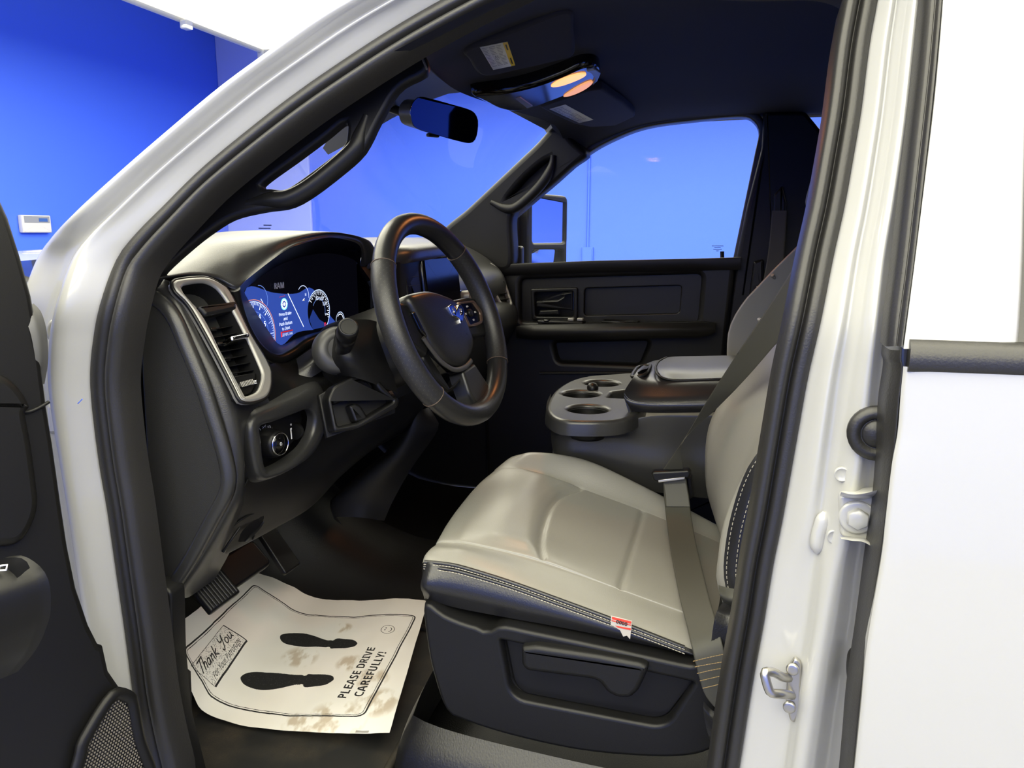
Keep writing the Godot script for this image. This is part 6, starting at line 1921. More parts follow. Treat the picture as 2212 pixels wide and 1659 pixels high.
	for r in rows:
		for i in r.size():
			var p: Vector3 = r[i]
			if p.y < 0.25:
				continue
			var d := plan_distance(p, arc)
			var ahead := 1.0 if p.x < arc_x(arc, p.z) else -1.0
			var inner := smoothstep(-0.275, -0.30, p.z) * (1.0 - smoothstep(-0.60, -0.625, p.z))
			p.y += inner * (0.007 * smoothstep(0.0, 0.022, d * ahead) * (1.0 - smoothstep(0.05, 0.12, d * ahead)) if ahead > 0 else 0.0)
			p.y -= 0.006 * exp(-pow(d / 0.0045, 2.0))
			p.y -= 0.004 * exp(-pow(plan_distance(p, back_seam) / 0.0045, 2.0))
			r[i] = p
	grid(st, rows)
	part(st, "cushion", mats.grey_leather, t)
	# black side of the cushion
	st = mb()
	var top: Array = k[0]
	var low := [V(-0.4204,0.3294,-0.186),V(-0.3884,0.3234,-0.186),V(-0.3589,0.3201,-0.186),V(-0.287,0.3166,-0.186),V(-0.2174,0.3139,-0.186),V(-0.1236,0.3082,-0.186),V(-0.035,0.3005,-0.186),V(-0.0026,0.2975,-0.186)]
	var md := []
	for i in top.size():
		md.append(top[i].lerp(low[i], 0.5) + V(0, 0, 0.016 * (1.0 - i / 9.0)))
	var fr := []
	var drop := 0.0
	for q in [top, md, low]:
		var a := [k[9][0] + V(0.004, -0.05 - drop, 0), k[6][0] + V(0.002, -0.05 - drop, 0), k[3][0] + V(-0.002, -0.035 - drop, 0)]
		a.append_array(q)
		fr.append(a)
		drop += 0.035
	skin(st, fr, 60, 6)
	part(st, "cushion_side", mats.black_leather, t)
	st = mb()
	tube(st, sm([V(-0.4177,0.3895,-0.183),V(-0.386,0.3905,-0.183),V(-0.357,0.3883,-0.183),V(-0.2861,0.3751,-0.183),V(-0.2172,0.3587,-0.183),V(-0.1239,0.3353,-0.183),V(-0.0353,0.3113,-0.183)], 60), 0.0032, 8)
	tube(st, sm([V(-0.4178,0.383,-0.181),V(-0.3854,0.3834,-0.181),V(-0.3564,0.3813,-0.181),V(-0.2855,0.3689,-0.181),V(-0.2167,0.3526,-0.181),V(-0.1235,0.3301,-0.181),V(-0.035,0.3069,-0.181)], 60), 0.0030, 8)
	part(st, "piping", mats.black_leather, t)
	stitches(sm([V(-0.4171,0.3874,-0.1795),V(-0.3847,0.3886,-0.1795),V(-0.3558,0.3864,-0.1795),V(-0.285,0.3733,-0.1795),V(-0.2164,0.3569,-0.1795),V(-0.1234,0.3337,-0.1795),V(-0.0351,0.3105,-0.1795)], 60), 80, V(0.0042, 0.0011, 0.0011), V(0, 0, 1), "stitching", mats.thread, t)
	stitches(sm([V(-0.4164,0.381,-0.1775),V(-0.3841,0.3815,-0.1775),V(-0.3551,0.3794,-0.1775),V(-0.2845,0.3671,-0.1775),V(-0.2158,0.3509,-0.1775),V(-0.1229,0.3285,-0.1775),V(-0.0347,0.3054,-0.1775)], 60), 80, V(0.0042, 0.0011, 0.0011), V(0, 0, 1), "stitching", mats.thread, t)
	# torn label sewn into the seam
	st = mb()
	plate(st, [W(-0.1359,0.3488),W(-0.1068,0.3454),W(-0.1071,0.3356),W(-0.1085,0.3171),W(-0.1131,0.322),W(-0.1182,0.3198),W(-0.123,0.3289),W(-0.1296,0.3322),W(-0.1362,0.3354)], Transform3D(Basis(), V(0, 0, -0.1735)), 0.001, 0.0003)
	var lb := part(st, "sewn_label", mat("label_white", Color(0.66, 0.64, 0.61), 0.8), t, "torn white and red label")
	st = mb()
	plate(st, [W(-0.1345,0.3476),W(-0.1074,0.3446),W(-0.1079,0.341),W(-0.1344,0.3441)], Transform3D(Basis(), V(0, 0, -0.1730)), 0.0006, 0.0002)
	plate(st, [W(-0.135,0.3426),W(-0.1079,0.3397),W(-0.1078,0.3383),W(-0.135,0.3412)], Transform3D(Basis(), V(0, 0, -0.1730)), 0.0006, 0.0002)
	plate(st, [W(-0.1297,0.335),W(-0.1077,0.3341),W(-0.1083,0.3312),W(-0.1257,0.3327)], Transform3D(Basis(), V(0, 0, -0.1730)), 0.0006, 0.0002)
	part(st, "label_print", mat("label_red", Color(0.75, 0.22, 0.16), 0.7), lb)
	letters("0000", 0.0052, "label_marks", mats.print_black, lb, facing(V(-0.1207,0.3405,-0.1728), V(0, 0, 1)) * Transform3D(Basis(V(0, 0, 1), -0.15), Vector3.ZERO), true)
	# plastic shield on the seat base
	st = mb()
	var sh := [W(-0.413,0.3309),W(-0.3824,0.3174),W(-0.3534,0.3091),W(-0.3318,0.3057),W(-0.3141,0.301),W(-0.2928,0.3131),W(-0.2477,0.3112),W(-0.1472,0.3048),W(-0.0339,0.296),W(-0.008,0.2948),W(0.0128,0.2429),W(0.0156,0.1869),W(-0.0142,0.1605),W(-0.0774,0.1444),W(-0.1772,0.1341),W(-0.2825,0.138),W(-0.3555,0.1494),W(-0.3815,0.1617),W(-0.3993,0.213),W(-0.4093,0.2651)]
	var hole := rp([W(-0.295,0.2907),W(-0.0192,0.2707),W(-0.0501,0.2054),W(-0.0676,0.1962),W(-0.2654,0.2002),W(-0.281,0.214)], [0.004, 0.004, 0.02, 0.02, 0.02, 0.02])
	plate(st, sm(sh, 90, true), Transform3D(Basis(), V(0, 0, -0.165)), 0.05, 0.006, [hole], 4)
	part(st, "base_shield", mats.trim, t)
	st = mb()
	var rim := rp([W(-0.3035,0.2953),W(-0.007,0.2728),W(-0.0435,0.198),W(-0.066,0.1878),W(-0.2725,0.1914),W(-0.2895,0.2079)], [0.004, 0.004, 0.02, 0.02, 0.02, 0.02])
	var inn := rp([W(-0.2923,0.2871),W(-0.0182,0.2661),W(-0.0534,0.2045),W(-0.0705,0.1954),W(-0.2639,0.2002),W(-0.2782,0.2144)], [0.004, 0.004, 0.02, 0.02, 0.02, 0.02])
	grid(st, [rim.map(func(p): return V(p.x, p.y, -0.168)), inn.map(func(p): return V(p.x, p.y, -0.186))], true)
	part(st, "recess_slope", mats.trim, t)
	st = mb()
	plate(st, inn, Transform3D(Basis(), V(0, 0, -0.183)), 0.01, 0.002)
	part(st, "recess_panel", mats.smooth_black, t)
	# height lever
	st = mb()
	plate(st, rp([W(-0.2601,0.2929),W(-0.237,0.2988),W(-0.151,0.2992),W(-0.0904,0.2967),W(-0.0797,0.2929),W(-0.083,0.2798),W(-0.0922,0.2544),W(-0.1032,0.241),W(-0.1205,0.2379),W(-0.1355,0.2437),W(-0.1462,0.2575),W(-0.1567,0.26),W(-0.2504,0.2568),W(-0.2587,0.2641)], 0.005), Transform3D(Basis(), V(0, 0, -0.150)), 0.032, 0.008, [], 4)
	part(st, "height_lever", mats.trim, t, "black plastic height lever")
	# seat back
	var b := [[V(0.0074,0.3203,-0.7),V(-0.0028,0.3795,-0.7),V(-0.006,0.4414,-0.7),V(-0.0031,0.4878,-0.7),V(0.0093,0.5343,-0.7),V(0.0516,0.6187,-0.7),V(0.1043,0.7046,-0.7),V(0.1624,0.7913,-0.7)],
		[V(-0.0108,0.3336,-0.685),V(-0.0248,0.3823,-0.685),V(-0.0295,0.4437,-0.685),V(-0.0274,0.4899,-0.685),V(-0.0163,0.5314,-0.685),V(0.0265,0.611,-0.685),V(0.0795,0.6969,-0.685),V(0.1379,0.7834,-0.685)],
		[V(-0.0081,0.336,-0.64),V(-0.0226,0.3861,-0.64),V(-0.0275,0.4503,-0.64),V(-0.0247,0.4979,-0.64),V(-0.0132,0.5401,-0.64),V(0.029,0.619,-0.64),V(0.0819,0.7006,-0.64),V(0.1416,0.7821,-0.64)],
		[V(0.0016,0.3366,-0.58),V(-0.0111,0.3912,-0.58),V(-0.0143,0.4557,-0.58),V(-0.0102,0.504,-0.58),V(0.0019,0.5514,-0.58),V(0.0388,0.6276,-0.58),V(0.0866,0.6999,-0.58),V(0.1438,0.7743,-0.58)],
		[V(0.014,0.347,-0.45),V(0.0034,0.4075,-0.45),V(0.0033,0.4666,-0.45),V(0.0104,0.5282,-0.45),V(0.0246,0.586,-0.45),V(0.055,0.6484,-0.45),V(0.0913,0.7069,-0.45),V(0.1379,0.7694,-0.45)],
		[V(0.0243,0.3565,-0.34),V(0.017,0.4162,-0.34),V(0.0206,0.4745,-0.34),V(0.0295,0.532,-0.34),V(0.0457,0.5915,-0.34),V(0.0707,0.6444,-0.34),V(0.0985,0.6986,-0.34),V(0.1392,0.7592,-0.34)],
		[V(0.0239,0.3657,-0.3),V(0.0159,0.4175,-0.3),V(0.0195,0.4719,-0.3),V(0.0301,0.5259,-0.3),V(0.0488,0.586,-0.3),V(0.0729,0.6367,-0.3),V(0.1014,0.6907,-0.3),V(0.1411,0.7508,-0.3)],
		[V(0.0049,0.3815,-0.245),V(0.004,0.4249,-0.245),V(0.0083,0.4737,-0.245),V(0.0229,0.5239,-0.245),V(0.0442,0.576,-0.245),V(0.0625,0.6162,-0.245),V(0.0912,0.666,-0.245),V(0.1267,0.7229,-0.245)],
		[V(0.0072,0.3952,-0.215),V(0.005,0.4513,-0.215),V(0.012,0.5021,-0.215),V(0.0252,0.5458,-0.215),V(0.0441,0.5845,-0.215),V(0.0595,0.6153,-0.215),V(0.09,0.6683,-0.215),V(0.1244,0.7237,-0.215)],
		[V(0.0138,0.4031,-0.2),V(0.0117,0.4649,-0.2),V(0.0204,0.5245,-0.2),V(0.0331,0.5691,-0.2),V(0.0491,0.5986,-0.2),V(0.0619,0.6211,-0.2),V(0.0918,0.6727,-0.2),V(0.1257,0.726,-0.2)]]
	for q in b:
		q.insert(0, q[0] + V(0.03, -0.08, 0))
		q.append(q[-1] + V(0.10, 0.16, 0))
	st = mb()
	skin(st, b, 40, 5)
	part(st, "backrest", mats.grey_leather, t)
	st = mb()
	var e: Array = b[-1]
	skin(st, [e, e.map(func(p): return p + V(0.02, 0.0, 0.012)), e.map(func(p): return p + V(0.07, -0.01, 0.014)), e.map(func(p): return p + V(0.15, -0.04, 0.0)), e.map(func(p): return p + V(0.18, -0.05, -0.06))], 40, 4)
	part(st, "backrest_side", mats.black_leather, t)
	stitches(sm(e.map(func(p): return p + V(0.004, 0, 0.007)), 50), 90, V(0.0042, 0.0011, 0.0011), V(1, 0, 0.5), "stitching", mats.thread, t)
	stitches(sm(e.map(func(p): return p + V(0.016, 0, 0.0125)), 50), 90, V(0.0042, 0.0011, 0.0011), V(1, 0, 0.5), "stitching", mats.thread, t)
	st = mb()
	tube(st, sm([V(0.0508,0.7223,-0.6),V(0.0843,0.7114,-0.5),V(0.0917,0.7018,-0.45),V(0.0963,0.6951,-0.34)], 20), 0.004, 8)
	part(st, "shoulder_seam", mats.grey_leather, t)
	st = mb()
	skin(st, [e.map(func(p): return p + V(0.16, -0.04, 0.0)), e.map(func(p): return p + V(0.17, -0.05, -0.25)), e.map(func(p): return p + V(0.16, -0.04, -0.5))], 30, 3)
	part(st, "backrest_shell", mats.black_leather, t)
	st = mb()
	skin(st, [[V(0.0053,0.406,-0.19),V(0.0192,0.4038,-0.19),V(0.0413,0.4028,-0.19)], [V(0.0077,0.398,-0.178),V(0.0217,0.3926,-0.178),V(0.0414,0.398,-0.178)], [V(0.0125,0.3827,-0.19),V(0.0236,0.3789,-0.19),V(0.0423,0.3843,-0.19)]], 12, 4)
	part(st, "hinge_sleeve", mats.belt, t)
	st = mb()
	skin(st, [[V(0.0127,0.3778,-0.2),V(0.0267,0.3764,-0.2),V(0.0592,0.3844,-0.2)], [V(0.0033,0.3713,-0.17),V(0.0213,0.3673,-0.17),V(0.059,0.373,-0.17)], [V(-0.0003,0.3263,-0.165),V(0.0211,0.3163,-0.165),V(0.0618,0.323,-0.165)], [V(-0.0007,0.2653,-0.175),V(0.0242,0.2558,-0.175),V(0.0657,0.2633,-0.175)], [V(-0.0028,0.169,-0.19),V(0.0287,0.1681,-0.19),V(0.0714,0.1768,-0.19)]], 14, 4)
	part(st, "hinge_cover", mats.black_leather, t)
	# headrest, above the doorway's edge
	st = mb()
	rbox(st, Transform3D(Basis(V(0, 0, 1), -0.25), V(0.31, 1.03, -0.45)), V(0.10, 0.17, 0.26), 0.045, 4)
	part(st, "headrest", mats.grey_leather, t)
	# riser under the seat
	st = mb()
	skin(st, [[V(-0.45, 0.16, -0.70), V(-0.46, 0.14, -0.45), V(-0.45, 0.13, -0.22), V(-0.41, 0.13, -0.17), V(-0.2, 0.125, -0.155), V(0.1, 0.12, -0.155)], [V(-0.47, 0.09, -0.70), V(-0.48, 0.09, -0.45), V(-0.47, 0.08, -0.20), V(-0.42, 0.085, -0.14), V(-0.2, 0.08, -0.125), V(0.1, 0.075, -0.125)], [V(-0.48, 0.0, -0.70), V(-0.49, 0.0, -0.45), V(-0.48, -0.01, -0.18), V(-0.43, -0.01, -0.12), V(-0.2, -0.01, -0.10), V(0.1, -0.01, -0.10)], [V(-0.50, -0.03, -0.70), V(-0.52, -0.03, -0.45), V(-0.52, -0.03, -0.16), V(-0.45, -0.03, -0.09), V(-0.2, -0.03, -0.06), V(0.1, -0.03, -0.06)]], 40, 4)
	part(st, "riser", mats.vinyl_floor, t)
	st = mb()
	skin(st, [[V(-0.47, 0.02, -0.13), V(-0.44, 0.055, -0.12), V(-0.38, 0.06, -0.11), V(-0.33, 0.02, -0.10)], [V(-0.48, 0.01, -0.09), V(-0.44, 0.05, -0.075), V(-0.38, 0.05, -0.07), V(-0.32, 0.005, -0.07)], [V(-0.48, -0.02, -0.05), V(-0.44, -0.005, -0.04), V(-0.37, -0.005, -0.035), V(-0.31, -0.03, -0.04)]], 16, 4)
	part(st, "vinyl_fold", mats.vinyl_floor, t)
	# passenger seat
	t = thing("car_seat", "grey leather passenger seat beyond the centre console", "seat", V(0.0, 0.0, -1.29))
	st = mb()
	var pb := [[V(0.1277,0.5525,-1.08),V(0.1281,0.6244,-1.08),V(0.1504,0.6742,-1.08),V(0.183,0.7127,-1.08),V(0.2195,0.7559,-1.08),V(0.2768,0.8293,-1.08)],
		[V(0.0632,0.5702,-1.055),V(0.064,0.6438,-1.055),V(0.0868,0.691,-1.055),V(0.1197,0.7292,-1.055),V(0.1567,0.772,-1.055),V(0.2147,0.8447,-1.055)],
		[V(0.0047,0.5644,-1.04),V(0.0045,0.6468,-1.04),V(0.0291,0.707,-1.04),V(0.0623,0.7503,-1.04),V(0.0996,0.7948,-1.04),V(0.1614,0.867,-1.04)],
		[V(0.0043,0.5515,-1.05),V(0.0045,0.6456,-1.05),V(0.0322,0.7094,-1.05),V(0.0675,0.7529,-1.05),V(0.105,0.7976,-1.05),V(0.1661,0.8691,-1.05)],
		[V(0.0176,0.5401,-1.12),V(0.0199,0.6377,-1.12),V(0.0487,0.6981,-1.12),V(0.0883,0.7433,-1.12),V(0.127,0.7875,-1.12),V(0.1861,0.8595,-1.12)],
		[V(0.0371,0.5101,-1.3),V(0.0406,0.6165,-1.3),V(0.0744,0.6789,-1.3),V(0.1176,0.7246,-1.3),V(0.1542,0.7705,-1.3),V(0.2154,0.847,-1.3)],
		[V(0.0328,0.4959,-1.46),V(0.0357,0.6036,-1.46),V(0.0697,0.6707,-1.46),V(0.1162,0.7211,-1.46),V(0.159,0.7756,-1.46),V(0.225,0.8577,-1.46)],
		[V(0.0198,0.4977,-1.53),V(0.0207,0.6017,-1.53),V(0.0559,0.6708,-1.53),V(0.104,0.7255,-1.53),V(0.151,0.7791,-1.53),V(0.2191,0.8663,-1.53)],
		[V(0.0532,0.496,-1.55),V(0.0538,0.6005,-1.55),V(0.0824,0.6698,-1.55),V(0.1309,0.7181,-1.55),V(0.1779,0.772,-1.55),V(0.2401,0.8572,-1.55)]]
	for q in pb:
		q.insert(0, q[0] + V(0.0, -0.2, 0))
		q.append(q[-1] + V(0.06, 0.10, 0))
	skin(st, pb, 30, 4)
	part(st, "backrest", mats.grey_leather, t)
	st = mb()
	tube(st, sm([V(0.0883,0.7785,-1.03),V(0.1062,0.757,-1.08),V(0.1245,0.7387,-1.2)], 12), 0.004, 6)
	part(st, "shoulder_seam", mats.grey_leather, t)
	st = mb()
	box(st, V(-0.2, 0.30, -1.29), V(0.46, 0.13, 0.5), 0.05)
	part(st, "cushion", mats.grey_leather, t)
	st = mb()
	box(st, V(-0.18, 0.12, -1.29), V(0.40, 0.26, 0.44), 0.03)
	part(st, "base", mats.trim, t)
	st = mb()
	rbox(st, Transform3D(Basis(V(0, 0, 1), -0.2), (V(0.2297,1.0019,-1.29))), V(0.09, 0.17, 0.26), 0.04, 4)
	part(st, "headrest", mats.grey_leather, t)

func arc_x(line: Array, z: float) -> float:
	# where the line crosses this z
	for i in line.size() - 1:
		if (line[i].z - z) * (line[i + 1].z - z) <= 0.0:
			return line[i].x
	return line[0].x if z < line[0].z else line[-1].x

func strap(st: SurfaceTool, l: Array, r: Array, n: int, ribs: int, out: Vector3) -> void:
	var a := sm(l, n)
	var b := sm(r, n)
	var rows := []
	for i in n:
		var row := []
		for j in ribs * 2 + 1:
			row.append(a[i].lerp(b[i], j / (ribs * 2.0)) + out * (0.0004 if j % 2 else -0.0004))
		for j in range(ribs * 2, -1, -1):
			row.append(a[i].lerp(b[i], j / (ribs * 2.0)) - out * 0.0016)
		rows.append(row)
	grid(st, rows, true)

func belts() -> void:
	var t := thing("shoulder_belt", "dark driver shoulder belt crossing the backrest down to the latch plate", "seat belt", V(-0.05, 0.42, -0.5))
	var st := mb()
	strap(st, [V(0.0994,0.9028,-0.13),V(0.0776,0.8395,-0.2),V(0.051,0.7709,-0.3),V(0.0083,0.6742,-0.42),V(-0.0312,0.5849,-0.51),V(-0.0647,0.5078,-0.57),V(-0.1042,0.4338,-0.6)], [V(0.1031,0.8873,-0.11),V(0.0849,0.8286,-0.17),V(0.0793,0.7676,-0.2),V(0.0549,0.708,-0.3),V(0.0228,0.6389,-0.42),V(-0.014,0.5732,-0.52),V(-0.0684,0.4988,-0.57),V(-0.0676,0.437,-0.6)], 60, 9, V(0.4, 0.3, 0.85))
	part(st, "webbing", mats.belt, t)
	var lp := thing("latch_plate", "black seat belt latch plate with steel edge on the seat", "latch plate", V(-0.0874,0.4207,-0.6))
	st = mb()
	var lo := rp([W(-0.1264,0.4263),W(-0.1222,0.4303),W(-0.0575,0.4396),W(-0.0522,0.4329),W(-0.0551,0.4236),W(-0.0652,0.4209),W(-0.1102,0.4094),W(-0.1216,0.4121)], 0.003)
	plate(st, lo, Transform3D(Basis(), V(0, 0, -0.59)), 0.018, 0.004)
	part(st, "grip", mats.smooth_black, lp)
	st = mb()
	plate(st, [W(-0.1122,0.4157),W(-0.0637,0.4264),W(-0.0635,0.4219),W(-0.1111,0.4112)], Transform3D(Basis(), V(0, 0, -0.587)), 0.003, 0.001)
	part(st, "steel_edge", mats.steel, lp)
	st = mb()
	plate(st, rp([W(-0.0645,0.4164),W(-0.0526,0.4193),W(-0.0457,0.3813),W(-0.054,0.373),W(-0.062,0.3982)], 0.003), Transform3D(Basis(), V(0, 0, -0.615)), 0.02, 0.004)
	part(st, "buckle", mats.smooth_black, lp)
	t = thing("lap_belt", "dark olive lap belt lying across the driver seat", "seat belt", V(-0.03, 0.2, -0.2))
	st = mb()
	strap(st, [V(-0.1043,0.4136,-0.6),V(-0.0978,0.368,-0.585),V(-0.0831,0.3407,-0.5),V(-0.0644,0.3349,-0.38),V(-0.0469,0.3348,-0.27),V(-0.0336,0.3303,-0.205),V(-0.0243,0.3211,-0.165),V(-0.0146,0.2924,-0.155),V(-0.0028,0.2633,-0.15),V(0.0193,0.2413,-0.148)], [V(-0.0618,0.4212,-0.6),V(-0.0521,0.3726,-0.585),V(-0.0376,0.3459,-0.5),V(-0.021,0.3445,-0.38),V(-0.0063,0.3479,-0.27),V(0.0036,0.3499,-0.205),V(0.0113,0.3451,-0.165),V(0.0198,0.3202,-0.152),V(0.0276,0.2837,-0.148),V(0.0309,0.2448,-0.146)], 90, 9, V(-0.1, 0.5, 0.86))
	part(st, "webbing", mats.belt, t)
	st = mb()
	strap(st, [V(-0.1029,0.4056,-0.597),V(-0.0979,0.3853,-0.588),V(-0.0957,0.3681,-0.58)], [V(-0.0604,0.4114,-0.597),V(-0.0547,0.3895,-0.588),V(-0.051,0.3727,-0.58)], 14, 9, V(-0.1, 0.5, 0.86))
	part(st, "stop_fold", mats.belt, t)
	# box stitching near the anchor
	var rows := [[V(-0.0214,0.3096,-0.155),V(-0.0026,0.3181,-0.155),V(0.0194,0.3272,-0.155)], [V(-0.0186,0.3037,-0.152),V(0.0002,0.3109,-0.152),V(0.0217,0.3186,-0.152)], [V(-0.0152,0.2959,-0.15),V(0.003,0.3038,-0.15),V(0.0238,0.3114,-0.15)], [V(-0.0111,0.287,-0.148),V(0.0064,0.2948,-0.148),V(0.026,0.3036,-0.148)], [V(-0.007,0.2778,-0.1465),V(0.0099,0.2855,-0.1465),V(0.0271,0.2946,-0.1465)]]
	for q in rows:
		stitches(sm(q, 20).map(func(p): return p + V(0, 0.002, 0.004)), 12, V(0.0034, 0.0010, 0.0010), V(0, 0.3, 1), "anchor_stitching", mat("tan_thread", Color(0.50, 0.42, 0.28), 0.8), t)
	st = mb()
	skin(st, [[V(-0.0055,0.2559,-0.15),V(0.0071,0.2445,-0.15),V(0.0192,0.242,-0.15),V(0.0336,0.2495,-0.15)], [V(-0.0046,0.2455,-0.14),V(0.0079,0.2341,-0.14),V(0.021,0.2326,-0.14),V(0.0342,0.2392,-0.14)], [V(0.003,0.2125,-0.14),V(0.0122,0.2074,-0.14),V(0.0241,0.207,-0.14),V(0.0356,0.2121,-0.14)], [V(0.0097,0.1914,-0.15),V(0.0171,0.1887,-0.15),V(0.0267,0.1893,-0.15),V(0.0367,0.1927,-0.15)]], 14, 4)
	part(st, "anchor_cover", mats.black_leather, t, "worn black anchor cover")
	# passenger belt on the far pillar
	t = thing("passenger_belt", "dark passenger shoulder belt hanging on the far pillar", "seat belt", V(0.1, 0.7, -1.6))
	st = mb()
	strap(st, [V(0.1036,0.9363,-1.59),V(0.1003,0.8233,-1.59),V(0.0923,0.742,-1.59),V(0.0834,0.6733,-1.59)], [V(0.1443,0.9359,-1.59),V(0.1454,0.8235,-1.59),V(0.1443,0.7428,-1.59),V(0.1357,0.6745,-1.59)], 20, 6, V(0, 0, 1))
	part(st, "webbing", mats.belt, t)
	st = mb()
	plate(st, rp([W(0.0722,0.7184),W(0.1091,0.7109),W(0.1079,0.6891),W(0.0918,0.697),W(0.0879,0.675),W(0.0773,0.6775)], 0.003), Transform3D(Basis(), V(0, 0, -1.57)), 0.004, 0.001)
	part(st, "tongue", mats.steel, t, "steel belt tongue")

func pedals() -> void:
	# parking brake pad with ribs
	var t := thing("parking_brake_pedal", "ribbed black parking brake pedal left of the footwell", "pedal", V(-0.8177,0.2938,-0.2))
	var xf := facing((V(-0.8276,0.2895,-0.21)), V(0.62, 0.62, 0.3), V(-0.5, 0.85, 0.05))
	var st := mb()
	rbox(st, xf, V(0.062, 0.095, 0.018), 0.004)
	part(st, "pad", mats.smooth_black, t)
	for k in 9:
		st = mb()
		rbox(st, xf * Transform3D(Basis(), V(-0.024 + 0.006 * k, 0, 0.0105)), V(0.003, 0.088, 0.004), 0.0012)
		part(st, "rib", mats.rubber, t)
	st = mb()
	tube(st, [xf * V(0, 0.02, -0.005), xf * V(0.0, 0.12, -0.10)], 0.010, 8)
	part(st, "arm", mats.smooth_black, t)
	t = thing("brake_pedal", "wide black brake pedal pad under the dashboard", "pedal", V(-0.8954,0.2156,-0.42))
	xf = facing((V(-0.8929,0.2316,-0.4)), V(0.7, 0.6, 0.2), V(-0.55, 0.83, 0.0))
	st = mb()
	plate(st, rp([W(-0.055, -0.03), W(0.055, -0.03), W(0.05, 0.035), W(-0.05, 0.035)], 0.014), xf, 0.016, 0.006)
	part(st, "pad", mats.smooth_black, t)
	st = mb()
	tube(st, cr([xf * V(0.01, 0.0, -0.01), xf * V(0.02, 0.09, -0.05), xf * V(0.02, 0.22, -0.07)], 5), 0.011, 8)
	part(st, "arm", mats.smooth_black, t)
	t = thing("accelerator_pedal", "slim black accelerator pedal beside the brake", "pedal", V(-0.9117,0.1937,-0.55))
	xf = facing((V(-0.9212,0.1991,-0.56)), V(0.75, 0.55, 0.2), V(-0.55, 0.83, 0.0))
	st = mb()
	plate(st, rp([W(-0.025, -0.06), W(0.025, -0.06), W(0.022, 0.07), W(-0.022, 0.07)], 0.008), xf, 0.012, 0.004)
	part(st, "pad", mats.smooth_black, t)
	st = mb()
	tube(st, [xf * V(0.0, 0.05, -0.01), xf * V(0.0, 0.16, -0.04)], 0.009, 8)
	part(st, "arm", mats.smooth_black, t)

func pu(u: float, v: float) -> Vector2:
	return W(u * 1100.0, v * 1000.0)

